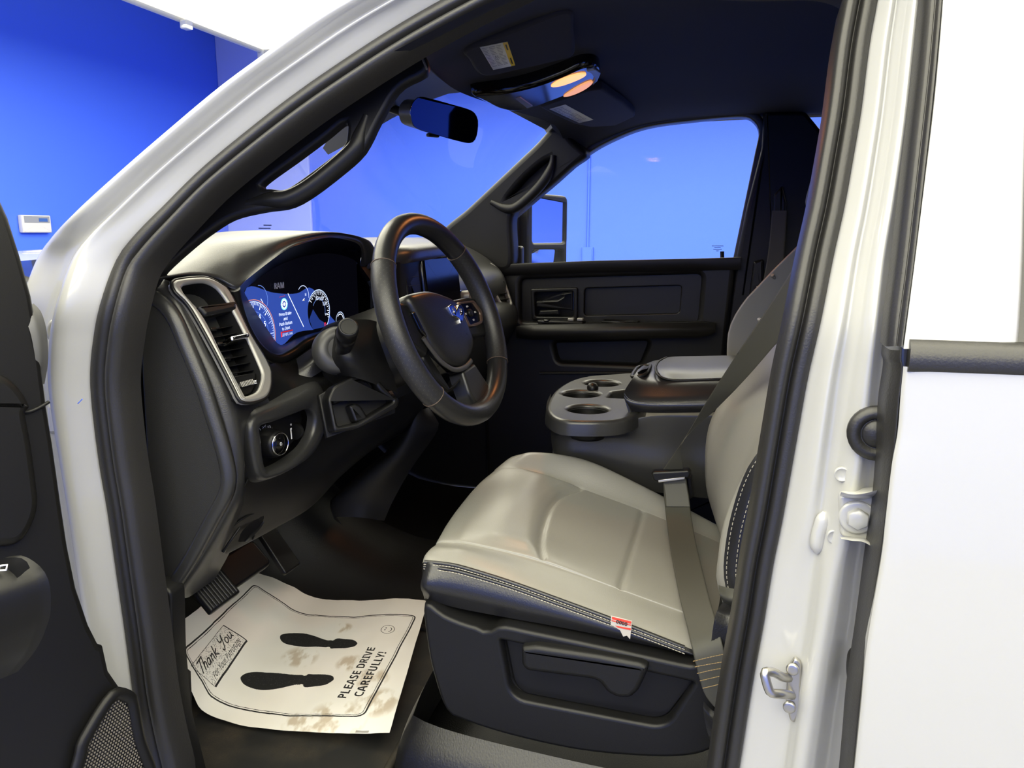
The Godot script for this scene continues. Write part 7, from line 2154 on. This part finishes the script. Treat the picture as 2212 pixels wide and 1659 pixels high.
func mats_on_floor() -> void:
	# rubber mat with raised rim
	var t := thing("rubber_mat", "dusty black rubber floor mat with raised rim", "floor mat", V(-0.72, -0.02, -0.4))
	var m := mat("mat_rubber", Color(0.13, 0.125, 0.115), 0.65)
	var dust := FastNoiseLite.new()
	dust.seed = 5
	dust.frequency = 0.006
	dust.fractal_octaves = 5
	var img := Image.create(512, 512, false, Image.FORMAT_RGB8)
	var rng := RandomNumberGenerator.new()
	rng.seed = 11
	for y in 512:
		for x in 512:
			var f := clampf((dust.get_noise_2d(x, y) + 0.25) * 1.3, 0.0, 1.0) * (0.35 + 0.65 * rng.randf())
			img.set_pixel(x, y, Color(0.10, 0.10, 0.10).lerp(Color(0.36, 0.31, 0.24), f * 0.55))
	m.albedo_color = Color(1, 1, 1)
	m.albedo_texture = ImageTexture.create_from_image(img)
	m.uv1_triplanar = true
	m.uv1_world_triplanar = true
	m.uv1_scale = V(2.2, 2.2, 2.2)
	var st := mb()
	var o := sm([W(-0.93, 0.10), W(-0.935, 0.14), W(-0.92, 0.115), W(-0.86, 0.105), W(-0.70, 0.10), W(-0.55, 0.10), W(-0.51, 0.12), W(-0.505, 0.20), W(-0.52, 0.4), W(-0.54, 0.60), W(-0.60, 0.655), W(-0.8, 0.66), W(-0.93, 0.65), W(-0.96, 0.58), W(-0.96, 0.3)], 80, true)
	var flat := Transform3D(V(1, 0, 0), V(0, 0, -1), V(0, 1, 0), V(0, -0.006, 0))
	plate(st, o, flat, 0.012, 0.003)
	part(st, "pad", m, t)
	st = mb()
	sweep(st, o.map(func(p): return V(p.x, -0.004, -p.y)), circle(0.008, 8, 0.008), Vector3.UP, true)
	part(st, "rim", m, t)
	st = mb()
	skin(st, [[V(-0.8534,0.165,-0.14),V(-0.841,0.1713,-0.14),V(-0.8256,0.1714,-0.14),V(-0.8171,0.167,-0.14)], [V(-0.8436,0.1264,-0.13),V(-0.8308,0.1288,-0.13),V(-0.816,0.1332,-0.13),V(-0.8107,0.1324,-0.13)], [V(-0.8306,0.0847,-0.12),V(-0.8198,0.0851,-0.12),V(-0.8104,0.0903,-0.12),V(-0.8048,0.0931,-0.12)], [V(-0.8141,0.061,-0.11),V(-0.8054,0.0594,-0.11),V(-0.7998,0.0622,-0.11),V(-0.796,0.0646,-0.11)]], 12, 4)
	part(st, "front_lip", m, t)
	# paper mat
	pic_new(1100, 1000, Color(0.90, 0.89, 0.87))
	var ink := Color(0.07, 0.07, 0.075)
	var stain := FastNoiseLite.new()
	stain.seed = 3
	stain.frequency = 0.008
	stain.fractal_octaves = 4
	var spots := [[0.50, 0.52, 0.09], [0.78, 0.93, 0.13], [0.86, 0.66, 0.08], [0.62, 0.26, 0.05], [0.92, 0.82, 0.10], [0.74, 0.55, 0.07], [0.66, 0.95, 0.08]]
	for y in 1000:
		for x in 1100:
			var d := 0.0
			for s in spots:
				d = maxf(d, 1.0 - W(x / 1100.0 - s[0], y / 1000.0 - s[1]).length() / s[2])
			if d > 0.0:
				var f := clampf((stain.get_noise_2d(x * 1.6, y * 0.8) + 0.12) * 2.4, 0.0, 1.0) * clampf(d * 2.5, 0.0, 1.0)
				if f > 0.02:
					pic.set_pixel(x, y, Color(0.90, 0.89, 0.87).lerp(Color(0.55, 0.45, 0.32), f * 0.42))
	var bo := rp([pu(0.085, 0.165), pu(0.965, 0.155), pu(0.885, 0.905), pu(0.09, 0.925)], 34.0, 8)
	pic_line(bo, 7.0, ink, true)
	pic_line(inset(bo if ccw(bo) else bo, 11.0), 2.5, ink, true)
	# thank-you box
	var bx := [pu(0.125, 0.60), pu(0.25, 0.55), pu(0.275, 0.87), pu(0.15, 0.93)]
	var rnd := RandomNumberGenerator.new()
	rnd.seed = 2
	for i in 900:
		var a := rnd.randf()
		var b := rnd.randf()
		var p: Vector2 = bx[0].lerp(bx[1], a).lerp(bx[3].lerp(bx[2], a), b)
		pic_disc(p, rnd.randf_range(0.8, 1.8), Color(0.35, 0.35, 0.35))
	pic_line(bx, 2.0, ink, true)
	pic_line([bx[0], bx[1]], 6.0, ink)
	pic_line([bx[1], bx[2]], 9.0, ink)
	script_words(ink)
	# "For Your Patronage" small, up towards the front
	pic_text("For Your Patronage", Transform2D(-1.66, W(22, 30), 0.2, pu(0.232, 0.715)), ink)
	footprint(pu(0.35, 0.39), pu(0.73, 0.40), 62.0, ink, 1.0)
	footprint(pu(0.325, 0.735), pu(0.70, 0.665), 66.0, ink, -1.0)
	pic_text("PLEASE DRIVE", Transform2D(-1.45, W(40, 40), 0, pu(0.79, 0.615)), ink, true)
	pic_text("CAREFULLY!", Transform2D(-1.45, W(40, 40), 0, pu(0.85, 0.625)), ink, true)
	var sc := pu(0.85, 0.285)
	pic_disc(sc, 36, ink)
	pic_disc(sc, 33.5, Color(0.90, 0.89, 0.87))
	pic_disc(sc + W(-14, 6), 4, ink)
	pic_disc(sc + W(-11, -10), 4, ink)
	pic_arc(sc, 20, -1.0, 1.25, 3.0, ink)
	for k in 3:
		pic_line([pu(0.90, 0.985) + W(-26, k * 4), pu(0.90, 0.985) + W(26, k * 4)], 2.5, ink)
	var pm := mat("paper", Color(1, 1, 1), 0.8)
	pm.albedo_texture = pic_done()
	pm.cull_mode = BaseMaterial3D.CULL_DISABLED
	var far := sm([V(-1.095, 0.062, -0.7), V(-0.989, 0.03, -0.7), V(-0.928, 0.006, -0.7), V(-0.835, 0.012, -0.7), V(-0.706, 0.035, -0.7), V(-0.631, 0.042, -0.7)], 60)
	var near := sm([V(-0.955, 0.155, -0.235), V(-0.905, 0.058, -0.236), V(-0.872, 0.014, -0.236), V(-0.757, 0.005, -0.237), V(-0.60, 0.026, -0.238), V(-0.513, 0.043, -0.24)], 60)
	st = mb()
	var wv := FastNoiseLite.new()
	wv.seed = 8
	wv.frequency = 0.9
	var grid_rows := []
	for j in 41:
		var r := []
		for i in 60:
			var v := j / 40.0
			var p: Vector3 = far[i].lerp(near[i], v)
			p.y += 0.0035 * wv.get_noise_2d(i / 14.0, v * 4.0) + 0.002
			r.append(p)
		grid_rows.append(r)
	grid(st, grid_rows)
	var o2 := put(st, "paper_mat", pm)
	tag(o2, "printed white paper floor mat with two shoe prints, stained", "paper mat")

func script_words(ink: Color) -> void:
	# hand-drawn words; letters given on a small grid, x along the line, y up
	var strokes := [
		[[0, 9], [5, 10]], [[2.6, 9.6], [1.6, 0]],
		[[4.6, 9], [4.2, 0]], [[4.3, 3], [5.3, 5], [6.2, 4], [6.0, 0]],
		[[9.6, 4.6], [8.0, 4.8], [7.4, 2], [8.2, 0.3], [9.4, 2.5], [9.6, 4.6], [9.8, 0]],
		[[11.2, 5], [11.2, 0]], [[11.3, 3.4], [12.4, 5], [13.2, 3.6], [13.2, 0]],
		[[14.8, 9.5], [14.6, 0]], [[17.0, 5.2], [14.9, 2.6], [17.4, 0]],
		[[21.0, 9.6], [21.4, 6], [23.2, 5.6], [24.8, 9.8]], [[24.6, 9], [23.6, 2], [22.4, -1.6], [21.2, 0]],
		[[27.0, 5], [25.8, 3.4], [26.2, 0.6], [27.6, 0.4], [28.4, 3], [27.2, 5]],
		[[29.6, 5], [29.6, 1.4], [30.6, 0.2], [32.0, 2]], [[32.2, 5], [32.2, 1.0], [33.2, 0]]]
	# baseline runs from the near side of the paper to the far side, letters stand towards the front
	var a := pu(0.205, 0.905)
	var b := pu(0.192, 0.60)
	var ex := (b - a) / 33.0
	var ey := W(-5.6, -1.2)
	for s in strokes:
		var q := []
		for p in s:
			q.append(a + ex * p[0] + ey * p[1])
		pic_line(cr(q, 5) if q.size() > 2 else q, 6.0, ink)

func footprint(toe: Vector2, heel: Vector2, w: float, ink: Color, side: float) -> void:
	var d := heel - toe
	var n := d.orthogonal().normalized() * side
	var sole := []
	for p in [[0.0, 0.1], [0.03, 0.5], [0.10, 0.80], [0.22, 0.98], [0.35, 0.92], [0.5, 0.62], [0.60, 0.42], [0.66, 0.36], [0.66, -0.52], [0.55, -0.62], [0.40, -0.75], [0.25, -0.80], [0.12, -0.70], [0.04, -0.38]]:
		sole.append(toe + d * p[0] + n * w * p[1])
	pic_poly(cr(sole, 5, true), ink)
	var h := []
	for p in [[0.69, 0.60], [0.80, 0.66], [0.92, 0.56], [0.99, 0.2], [1.0, -0.1], [0.97, -0.42], [0.88, -0.62], [0.76, -0.66], [0.69, -0.60]]:
		h.append(toe + d * p[0] + n * w * p[1])
	pic_poly(cr(h, 4, true), ink)
	pic_poly([toe + d * 0.64 + n * w * 0.34, toe + d * 0.71 + n * w * 0.5, toe + d * 0.71 - n * w * 0.55, toe + d * 0.64 - n * w * 0.5], ink)
	var rng := RandomNumberGenerator.new()
	rng.seed = int(toe.x)
	for i in 220:
		var p := toe + d * rng.randf_range(0.05, 0.95) + n * w * rng.randf_range(-0.5, 0.5)
		pic_disc(p, rng.randf_range(0.7, 1.8), Color(0.25, 0.25, 0.25))



func label_sheet(called: String, warn: bool) -> StandardMaterial3D:
	pic_new(256, 200, Color(0.78, 0.77, 0.72))
	var rng := RandomNumberGenerator.new()
	rng.seed = 4
	for c in 3:
		for r in 14:
			var w := rng.randf_range(30, 58)
			pic_line([W(12 + c * 66, 14 + r * 12), W(12 + c * 66 + w, 14 + r * 12)], 3.5, Color(0.45, 0.45, 0.45))
	pic_poly([W(84, 80), W(140, 80), W(140, 120), W(84, 120)], Color(0.72, 0.71, 0.68))
	pic_line([W(92, 112), W(104, 88), W(112, 112)], 4, Color(0.3, 0.3, 0.3))
	pic_line([W(120, 90), W(132, 112)], 4, Color(0.3, 0.3, 0.3))
	if warn:
		pic_poly([W(212, 0), W(256, 0), W(256, 200), W(212, 200)], Color(0.78, 0.64, 0.14))
		pic_line([W(234, 20), W(234, 60)], 14, Color(0.2, 0.18, 0.1))
		pic_line([W(234, 130), W(234, 180)], 14, Color(0.2, 0.18, 0.1))
	var m := mat(called, Color(1, 1, 1), 0.6)
	m.albedo_texture = pic_done()
	return m

func sheet(q: Array, xf: Transform3D, z: float, m: Material, called: String, parent: Node3D, label: String) -> void:
	# four corners in the plane: top left, top right, bottom right, bottom left of the print
	var st := mb()
	var c := q.map(func(p): return xf * V(p.x, p.y, z))
	quad(st, c[0], c[1], c[2], c[3], W(0, 0), W(1, 0), W(1, 1), W(0, 1))
	var n := xf.basis.z * -0.0006 * signf(z)
	var d := c.map(func(p): return p + n)
	grid(st, [c, d], true)
	part(st, called, m, parent, label)

func overhead() -> void:
	# local z of these planes points up, so the lower faces lie at negative z
	var t := thing("sun_visor", "dark driver sun visor with a white and yellow warning label", "sun visor", V(-0.4, 1.18, -0.6))
	var xf := Transform3D(V(0.9806,0.1961,0),V(0.0115,-0.0576,-0.9983),V(-0.1958,0.9789,-0.0587),V(-0.4,1.158,-0.62))
	var down := xf * Transform3D(V(1, 0, 0), V(0, -1, 0), V(0, 0, -1), Vector3.ZERO)
	var st := mb()
	var o := [W(-0.0409,-0.1677),W(-0.0447,-0.1329),W(-0.0522,-0.0338),W(0.0175,-0.0114),W(0.0893,-0.002),W(0.1099,-0.0058),W(0.1206,-0.0357),W(0.1363,-0.1201),W(0.1488,-0.2081),W(0.0882,-0.2049),W(0.0138,-0.188),W(-0.0195,-0.1839)]
	plate(st, sm(o.map(func(p): return W(p.x, -p.y)), 60, true), down, 0.018, 0.006, [], 3, true)
	part(st, "panel", mat("visor_cloth", Color(0.10, 0.10, 0.135), 0.9), t)
	sheet([W(-0.0092,-0.1768),W(0.0351,-0.1658),W(0.013,-0.0469),W(-0.0262,-0.0553)], xf, -0.001, label_sheet("visor_label", true), "warning_label", t, "white and yellow printed warning label")
	t = thing("sun_visor", "dark passenger sun visor with a plain white label", "sun visor", V(-0.4, 1.18, -1.35))
	xf = Transform3D(V(0.9917,0.1289,0),V(0,0,-1),V(-0.1289,0.9917,0),V(-0.4,1.182,-1.3))
	down = xf * Transform3D(V(1, 0, 0), V(0, -1, 0), V(0, 0, -1), Vector3.ZERO)
	st = mb()
	o = [W(-0.0735,-0.2092),W(-0.0663,-0.062),W(-0.0528,0.1154),W(-0.0252,0.2209),W(0.0422,0.2773),W(0.1133,0.1727),W(0.1208,0.1115),W(0.1116,-0.0717),W(0.0936,-0.2862),W(0.063,-0.2947),W(-0.0064,-0.2506)]
	plate(st, rp(o.map(func(p): return W(p.x, -p.y)), 0.012), down, 0.018, 0.006, [], 3, true)
	part(st, "panel", mats.visor_cloth, t)
	sheet([W(-0.0574,-0.1688),W(-0.0127,-0.1898),W(0.0066,0.0964),W(-0.0365,0.1075)], xf, -0.001, label_sheet("visor_label_plain", false), "warning_label", t, "white printed label")
	# overhead console with two reading lamps
	t = thing("overhead_console", "glossy black overhead console with two lit map lamps", "overhead console", V(-0.45, 1.16, -0.9))
	xf = Transform3D(V(0.9874,0.158,0),V(0,0,-1),V(-0.158,0.9874,0),V(-0.45,1.165,-0.86))
	down = xf * Transform3D(V(1, 0, 0), V(0, -1, 0), V(0, 0, -1), Vector3.ZERO)
	st = mb()
	o = [W(-0.0873,-0.089),W(-0.0913,0.0001),W(-0.0887,0.0951),W(-0.0678,0.1588),W(-0.0244,0.1681),W(0.0404,0.1328),W(0.1033,0.0901),W(0.148,0.0441),W(0.1717,-0.0191),W(0.1749,-0.0713),W(0.1649,-0.1043),W(0.1423,-0.1071),W(0.092,-0.0712),W(0.0306,-0.0422),W(-0.0346,-0.0456)]
	plate(st, sm(o.map(func(p): return W(p.x, -p.y)), 70, true), down, 0.04, 0.010, [], 4)
	part(st, "shell", mats.gloss_black, t)
	for k in 2:
		st = mb()
		var lo := [W(0.0647,-0.0173),W(0.0876,-0.0518),W(0.121,-0.0717),W(0.1458,-0.0671),W(0.143,-0.042),W(0.1143,-0.0158),W(0.0815,-0.0026)]
		if k == 1:
			lo = [W(0.0646,0.1073),W(0.0891,0.067),W(0.124,0.0265),W(0.1452,0.0149),W(0.1422,0.0426),W(0.1171,0.0839),W(0.0864,0.1105)]
		plate(st, sm(lo.map(func(p): return W(p.x, -p.y)), 30, true), down * Transform3D(Basis(), V(0, 0, 0.003)), 0.006, 0.002)
		var lm := mat("map_lamp_%d" % k, Color(1.0, 0.82, 0.62), 0.4)
		lm.emission_enabled = true
		lm.emission = Color(1.0, 0.66, 0.38)
		lm.emission_energy_multiplier = [1.6, 0.8][k]
		part(st, "map_lamp", lm, t, "warm lit map lamp lens")
		var c := Vector2.ZERO
		for p in lo:
			c += p / lo.size()
		var sp := AreaLight3D.new()
		sp.name = "map_lamp_light"
		sp.area_size = W(0.05, 0.02)
		sp.light_color = Color(1.0, 0.62, 0.34)
		sp.light_energy = [0.06, 0.04][k]
		sp.area_range = 6.0
		sp.shadow_enabled = true
		sp.transform = Transform3D(Basis(V(1, 0, 0), -PI / 2), xf * V(c.x, c.y, -0.008))
		add_child(sp, true)
	st = mb()
	plate(st, rp(([W(-0.0257,0.0235),W(-0.0134,0.0213),W(-0.0156,0.1386),W(-0.0317,0.1443)]).map(func(p): return W(p.x, -p.y)), 0.003), down * Transform3D(Basis(), V(0, 0, 0.002)), 0.006, 0.001)
	part(st, "button", mat("soft_grey", Color(0.42, 0.44, 0.50), 0.5), t)
	st = mb()
	plate(st, rp(([W(0.1532,-0.0862),W(0.1707,-0.0848),W(0.1743,-0.0399),W(0.1567,0.0231),W(0.1422,0.048),W(0.1561,-0.0076),W(0.1584,-0.053)]).map(func(p): return W(p.x, -p.y)), 0.004), down * Transform3D(Basis(), V(0, 0, 0.004)), 0.006, 0.002)
	part(st, "end_ring", mats.satin_silver, t)
	# rear view mirror
	t = thing("rear_view_mirror", "black rear view mirror hanging from the windshield", "mirror", V(-0.66, 1.06, -0.84))
	xf = Transform3D(V(0.235,0,-0.972),V(0.1219,0.9921,0.0295),V(0.9643,-0.1254,0.2331),V(-0.64,1.115,-0.84))
	o = sm([W(-0.0952,0.0088),W(-0.0874,0.0228),W(-0.0692,0.0327),W(-0.0326,0.0342),W(0.0474,0.0336),W(0.1245,0.0317),W(0.1504,0.0225),W(0.1574,0.0066),W(0.1536,-0.018),W(0.1331,-0.0285),W(0.0761,-0.0282),W(-0.007,-0.0241),W(-0.0671,-0.0203),W(-0.0877,-0.0124)], 60, true)
	st = mb()
	plate(st, o, xf, 0.035, 0.006, [], 3, true)
	part(st, "shell", mats.console_grey, t)
	st = mb()
	plate(st, inset(o if ccw(o) else o, 0.0065), xf * Transform3D(Basis(), V(0, 0, 0.0012)), 0.002, 0.0008)
	part(st, "glass", mat("day_night_glass", Color(0.34, 0.36, 0.42), 0.03, 1.0), t, "dark mirror glass")
	st = mb()
	tube(st, [V(-0.6929,1.1347,-0.86) + V(-0.03, 0, 0), V(-0.73,1.1362,-0.86) + V(-0.05, 0.02, 0)], 0.010, 10)
	part(st, "stem", mats.smooth_black, t)
	st = mb()
	rbox(st, facing(V(-0.6447,1.0866,-0.845) + V(-0.01, -0.002, 0), V(0.8, 0, 0.6)), V(0.03, 0.008, 0.012), 0.003)
	part(st, "day_night_tab", mats.smooth_black, t)


func driver_door() -> void:
	# the opened driver door: its trim panel, seen edge-on at the left
	var t := thing("driver_door", "black inner panel of the opened driver door", "car door", V(-0.95, 0.3, 0.3))
	var xf := Transform3D(Transform3D(V(-0.2496,0,0.9684),V(-0.1118,0.9933,-0.0288),V(-0.9619,-0.1154,-0.2479),V(-0.775,0.6,0.1)).basis.x * -1.0, Transform3D(V(-0.2496,0,0.9684),V(-0.1118,0.9933,-0.0288),V(-0.9619,-0.1154,-0.2479),V(-0.775,0.6,0.1)).basis.y, Transform3D(V(-0.2496,0,0.9684),V(-0.1118,0.9933,-0.0288),V(-0.9619,-0.1154,-0.2479),V(-0.775,0.6,0.1)).basis.z * -1.0, Transform3D(V(-0.2496,0,0.9684),V(-0.1118,0.9933,-0.0288),V(-0.9619,-0.1154,-0.2479),V(-0.775,0.6,0.1)).origin)
	var st := mb()
	var o := [W(0.92, 0.30), W(0.30, 0.36)]
	o.append_array([W(0.0296,0.3612),W(0.0118,0.3267),W(0.0024,0.2904),W(-0.0034,0.2423),W(-0.0071,0.1986),W(-0.0066,0.1656),W(-0.0037,0.1102),W(-0.0011,0.0654),W(-0.0002,0.0199),W(0.0027,-0.0489),W(0.0046,-0.1073),W(0.0039,-0.1614),W(-0.0027,-0.2132),W(-0.01,-0.2427),W(-0.0153,-0.2472),W(-0.0164,-0.2825),W(-0.0266,-0.3103),W(-0.0315,-0.3293),W(-0.0329,-0.376),W(-0.0341,-0.4434)])
	o.append_array([W(0.25, -0.56), W(0.92, -0.56)])
	plate(st, o.map(func(p): return W(-p.x, p.y)), xf, 0.10, 0.008, [], 3)
	part(st, "panel", mats.door_trim, t)
	# raised upper field and armrest bolster
	st = mb()
	var f1 := [W(0.213,0.1346),W(0.0535,0.1189),W(0.0362,0.1055),W(0.0267,0.0874),W(0.022,0.07),W(0.029,0.0658),W(0.0286,0.0269),W(0.033,-0.051),W(0.0602,-0.087),W(0.2402,-0.0216)]
	plate(st, rp(f1.map(func(p): return W(-p.x, p.y)), 0.02), xf * Transform3D(Basis(), V(0, 0, 0.012)), 0.02, 0.010, [], 4)
	part(st, "upper_field", mats.door_trim, t)
	st = mb()
	tube(st, sm([W(0.0336,0.0799),W(0.0301,0.0683),W(0.024,0.0648),W(0.0121,0.0669),W(-0.0018,0.0721)], 16).map(func(p): return xf * V(-p.x, p.y, 0.002)), 0.002, 6)
	part(st, "panel_joint", mats.duct_black, t)
	# armrest with switches
	st = mb()
	var ar := [V(-0.623,0.5797,0.3),V(-0.6075,0.5825,0.3),V(-0.5923,0.5772,0.3),V(-0.5831,0.5685,0.3),V(-0.5797,0.5554,0.3),V(-0.5817,0.5351,0.3),V(-0.5873,0.5191,0.3),V(-0.6045,0.4907,0.3),V(-0.6311,0.4623,0.3)]
	var ad := V(-0.10, 0.0, 0.30)
	var ac := []
	for k in [0.0, 0.15, 0.4, 1.0]:
		ac.append(ar.map(func(p): return p + ad * k))
	skin(st, ac, 24, 4)
	skin(st, [ar, ar.map(func(p): return p.lerp(ar[3] + V(-0.05, -0.01, 0.03), 0.5) + V(-0.02, 0, -0.012)), ar.map(func(p): return ar[3] + V(-0.09, -0.02, 0.0))], 24, 4)
	var rest := part(st, "armrest", mats.door_trim, t)
	st = mb()
	var sx := Transform3D(Basis(), Vector3.ZERO)
	var sq := [V(-0.6431,0.5769,0.32),V(-0.591,0.5874,0.32),V(-0.5776,0.5839,0.32),V(-0.5762,0.5793,0.32),V(-0.5972,0.5652,0.32),V(-0.6487,0.5456,0.32)]
	skin(st, [[sq[0], sq[1], sq[2], sq[3]].map(func(p): return p + V(0, 0.004, 0)), [sq[5], sq[4], sq[4].lerp(sq[3], 0.6), sq[3]].map(func(p): return p + V(0, 0.004, 0))], 12, 3)
	part(st, "switch_panel", mats.smooth_black, rest)
	st = mb()
	tube(st, ([V(-0.6016,0.5792,0.325),V(-0.593,0.5811,0.325),V(-0.5949,0.5761,0.325),V(-0.6035,0.5746,0.325)]).map(func(p): return p + V(0, 0.006, 0.002)), 0.0009, 5, true, V(0, 0.3, 1))
	part(st, "window_symbol", mats.print_white, rest)
	# speaker grille low down: a dark cup behind a mesh of many small wires
	var gr := [W(-0.0078,-0.3097),W(-0.025,-0.3192),W(-0.0313,-0.3305),W(-0.0318,-0.382),W(-0.0349,-0.4575),W(0.0485,-0.4012),W(0.0405,-0.3566),W(0.0287,-0.339)]
	st = mb()
	var gp := sm(gr.map(func(p): return W(-p.x, p.y)), 50, true)
	plate(st, gp, xf * Transform3D(Basis(), V(0, 0, 0.010)), 0.006, 0.002)
	part(st, "speaker_backing", mats.duct_black, t)
	st = mb()
	sweep(st, gp.map(func(p): return xf * V(p.x, p.y, 0.010)), circle(0.008, 10, 0.006), xf.basis.z, true)
	part(st, "speaker_frame", mats.door_trim, t)
	var dot := mb()
	rbox(dot, Transform3D(), V(0.0026, 0.0026, 0.0012), 0.0008, 1)
	dot.generate_normals()
	var mm := MultiMesh.new()
	mm.transform_format = MultiMesh.TRANSFORM_3D
	mm.mesh = dot.commit()
	var pts := []
	var pg := PackedVector2Array(gp)
	var lo := W(1e9, 1e9)
	var hi := -lo
	for p in gp:
		lo = lo.min(p)
		hi = hi.max(p)
	var j := 0
	var y := lo.y
	while y < hi.y:
		var x := lo.x + (0.0021 if j % 2 else 0.0)
		while x < hi.x:
			if Geometry2D.is_point_in_polygon(W(x, y), pg):
				pts.append(xf * V(x, y, 0.0108))
			x += 0.0042
		y += 0.0036
		j += 1
	mm.instance_count = pts.size()
	for i in pts.size():
		mm.set_instance_transform(i, Transform3D(xf.basis, pts[i] - t.position))
	var mi := MultiMeshInstance3D.new()
	mi.name = "speaker_mesh"
	mi.multimesh = mm
	mi.material_override = mat("mesh_grey", Color(0.36, 0.34, 0.31), 0.6)
	mi.set_meta("kind", "stuff")
	t.add_child(mi)
	# boot between door and pillar
	st = mb()
	skin(st, [[V(-0.8161,0.787,0.07),V(-0.8062,0.7777,0.07),V(-0.8009,0.7564,0.07),V(-0.8023,0.7277,0.07),V(-0.8056,0.7103,0.07),V(-0.8142,0.6865,0.07)], [V(-0.8002,0.7836,0.09),V(-0.7926,0.7701,0.09),V(-0.789,0.748,0.09),V(-0.79,0.7228,0.09),V(-0.7936,0.7085,0.09),V(-0.8003,0.6922,0.09)], [V(-0.7973,0.771,0.1),V(-0.7923,0.7547,0.1),V(-0.7901,0.7327,0.1),V(-0.7899,0.716,0.1),V(-0.7912,0.7075,0.1),V(-0.7958,0.696,0.1)]], 16, 4)
	var bt := put(st, "door_boot", mat("boot_grey", Color(0.3, 0.3, 0.3), 0.55))
	tag(bt, "grey ribbed wiring boot between the open door and the pillar", "boot")
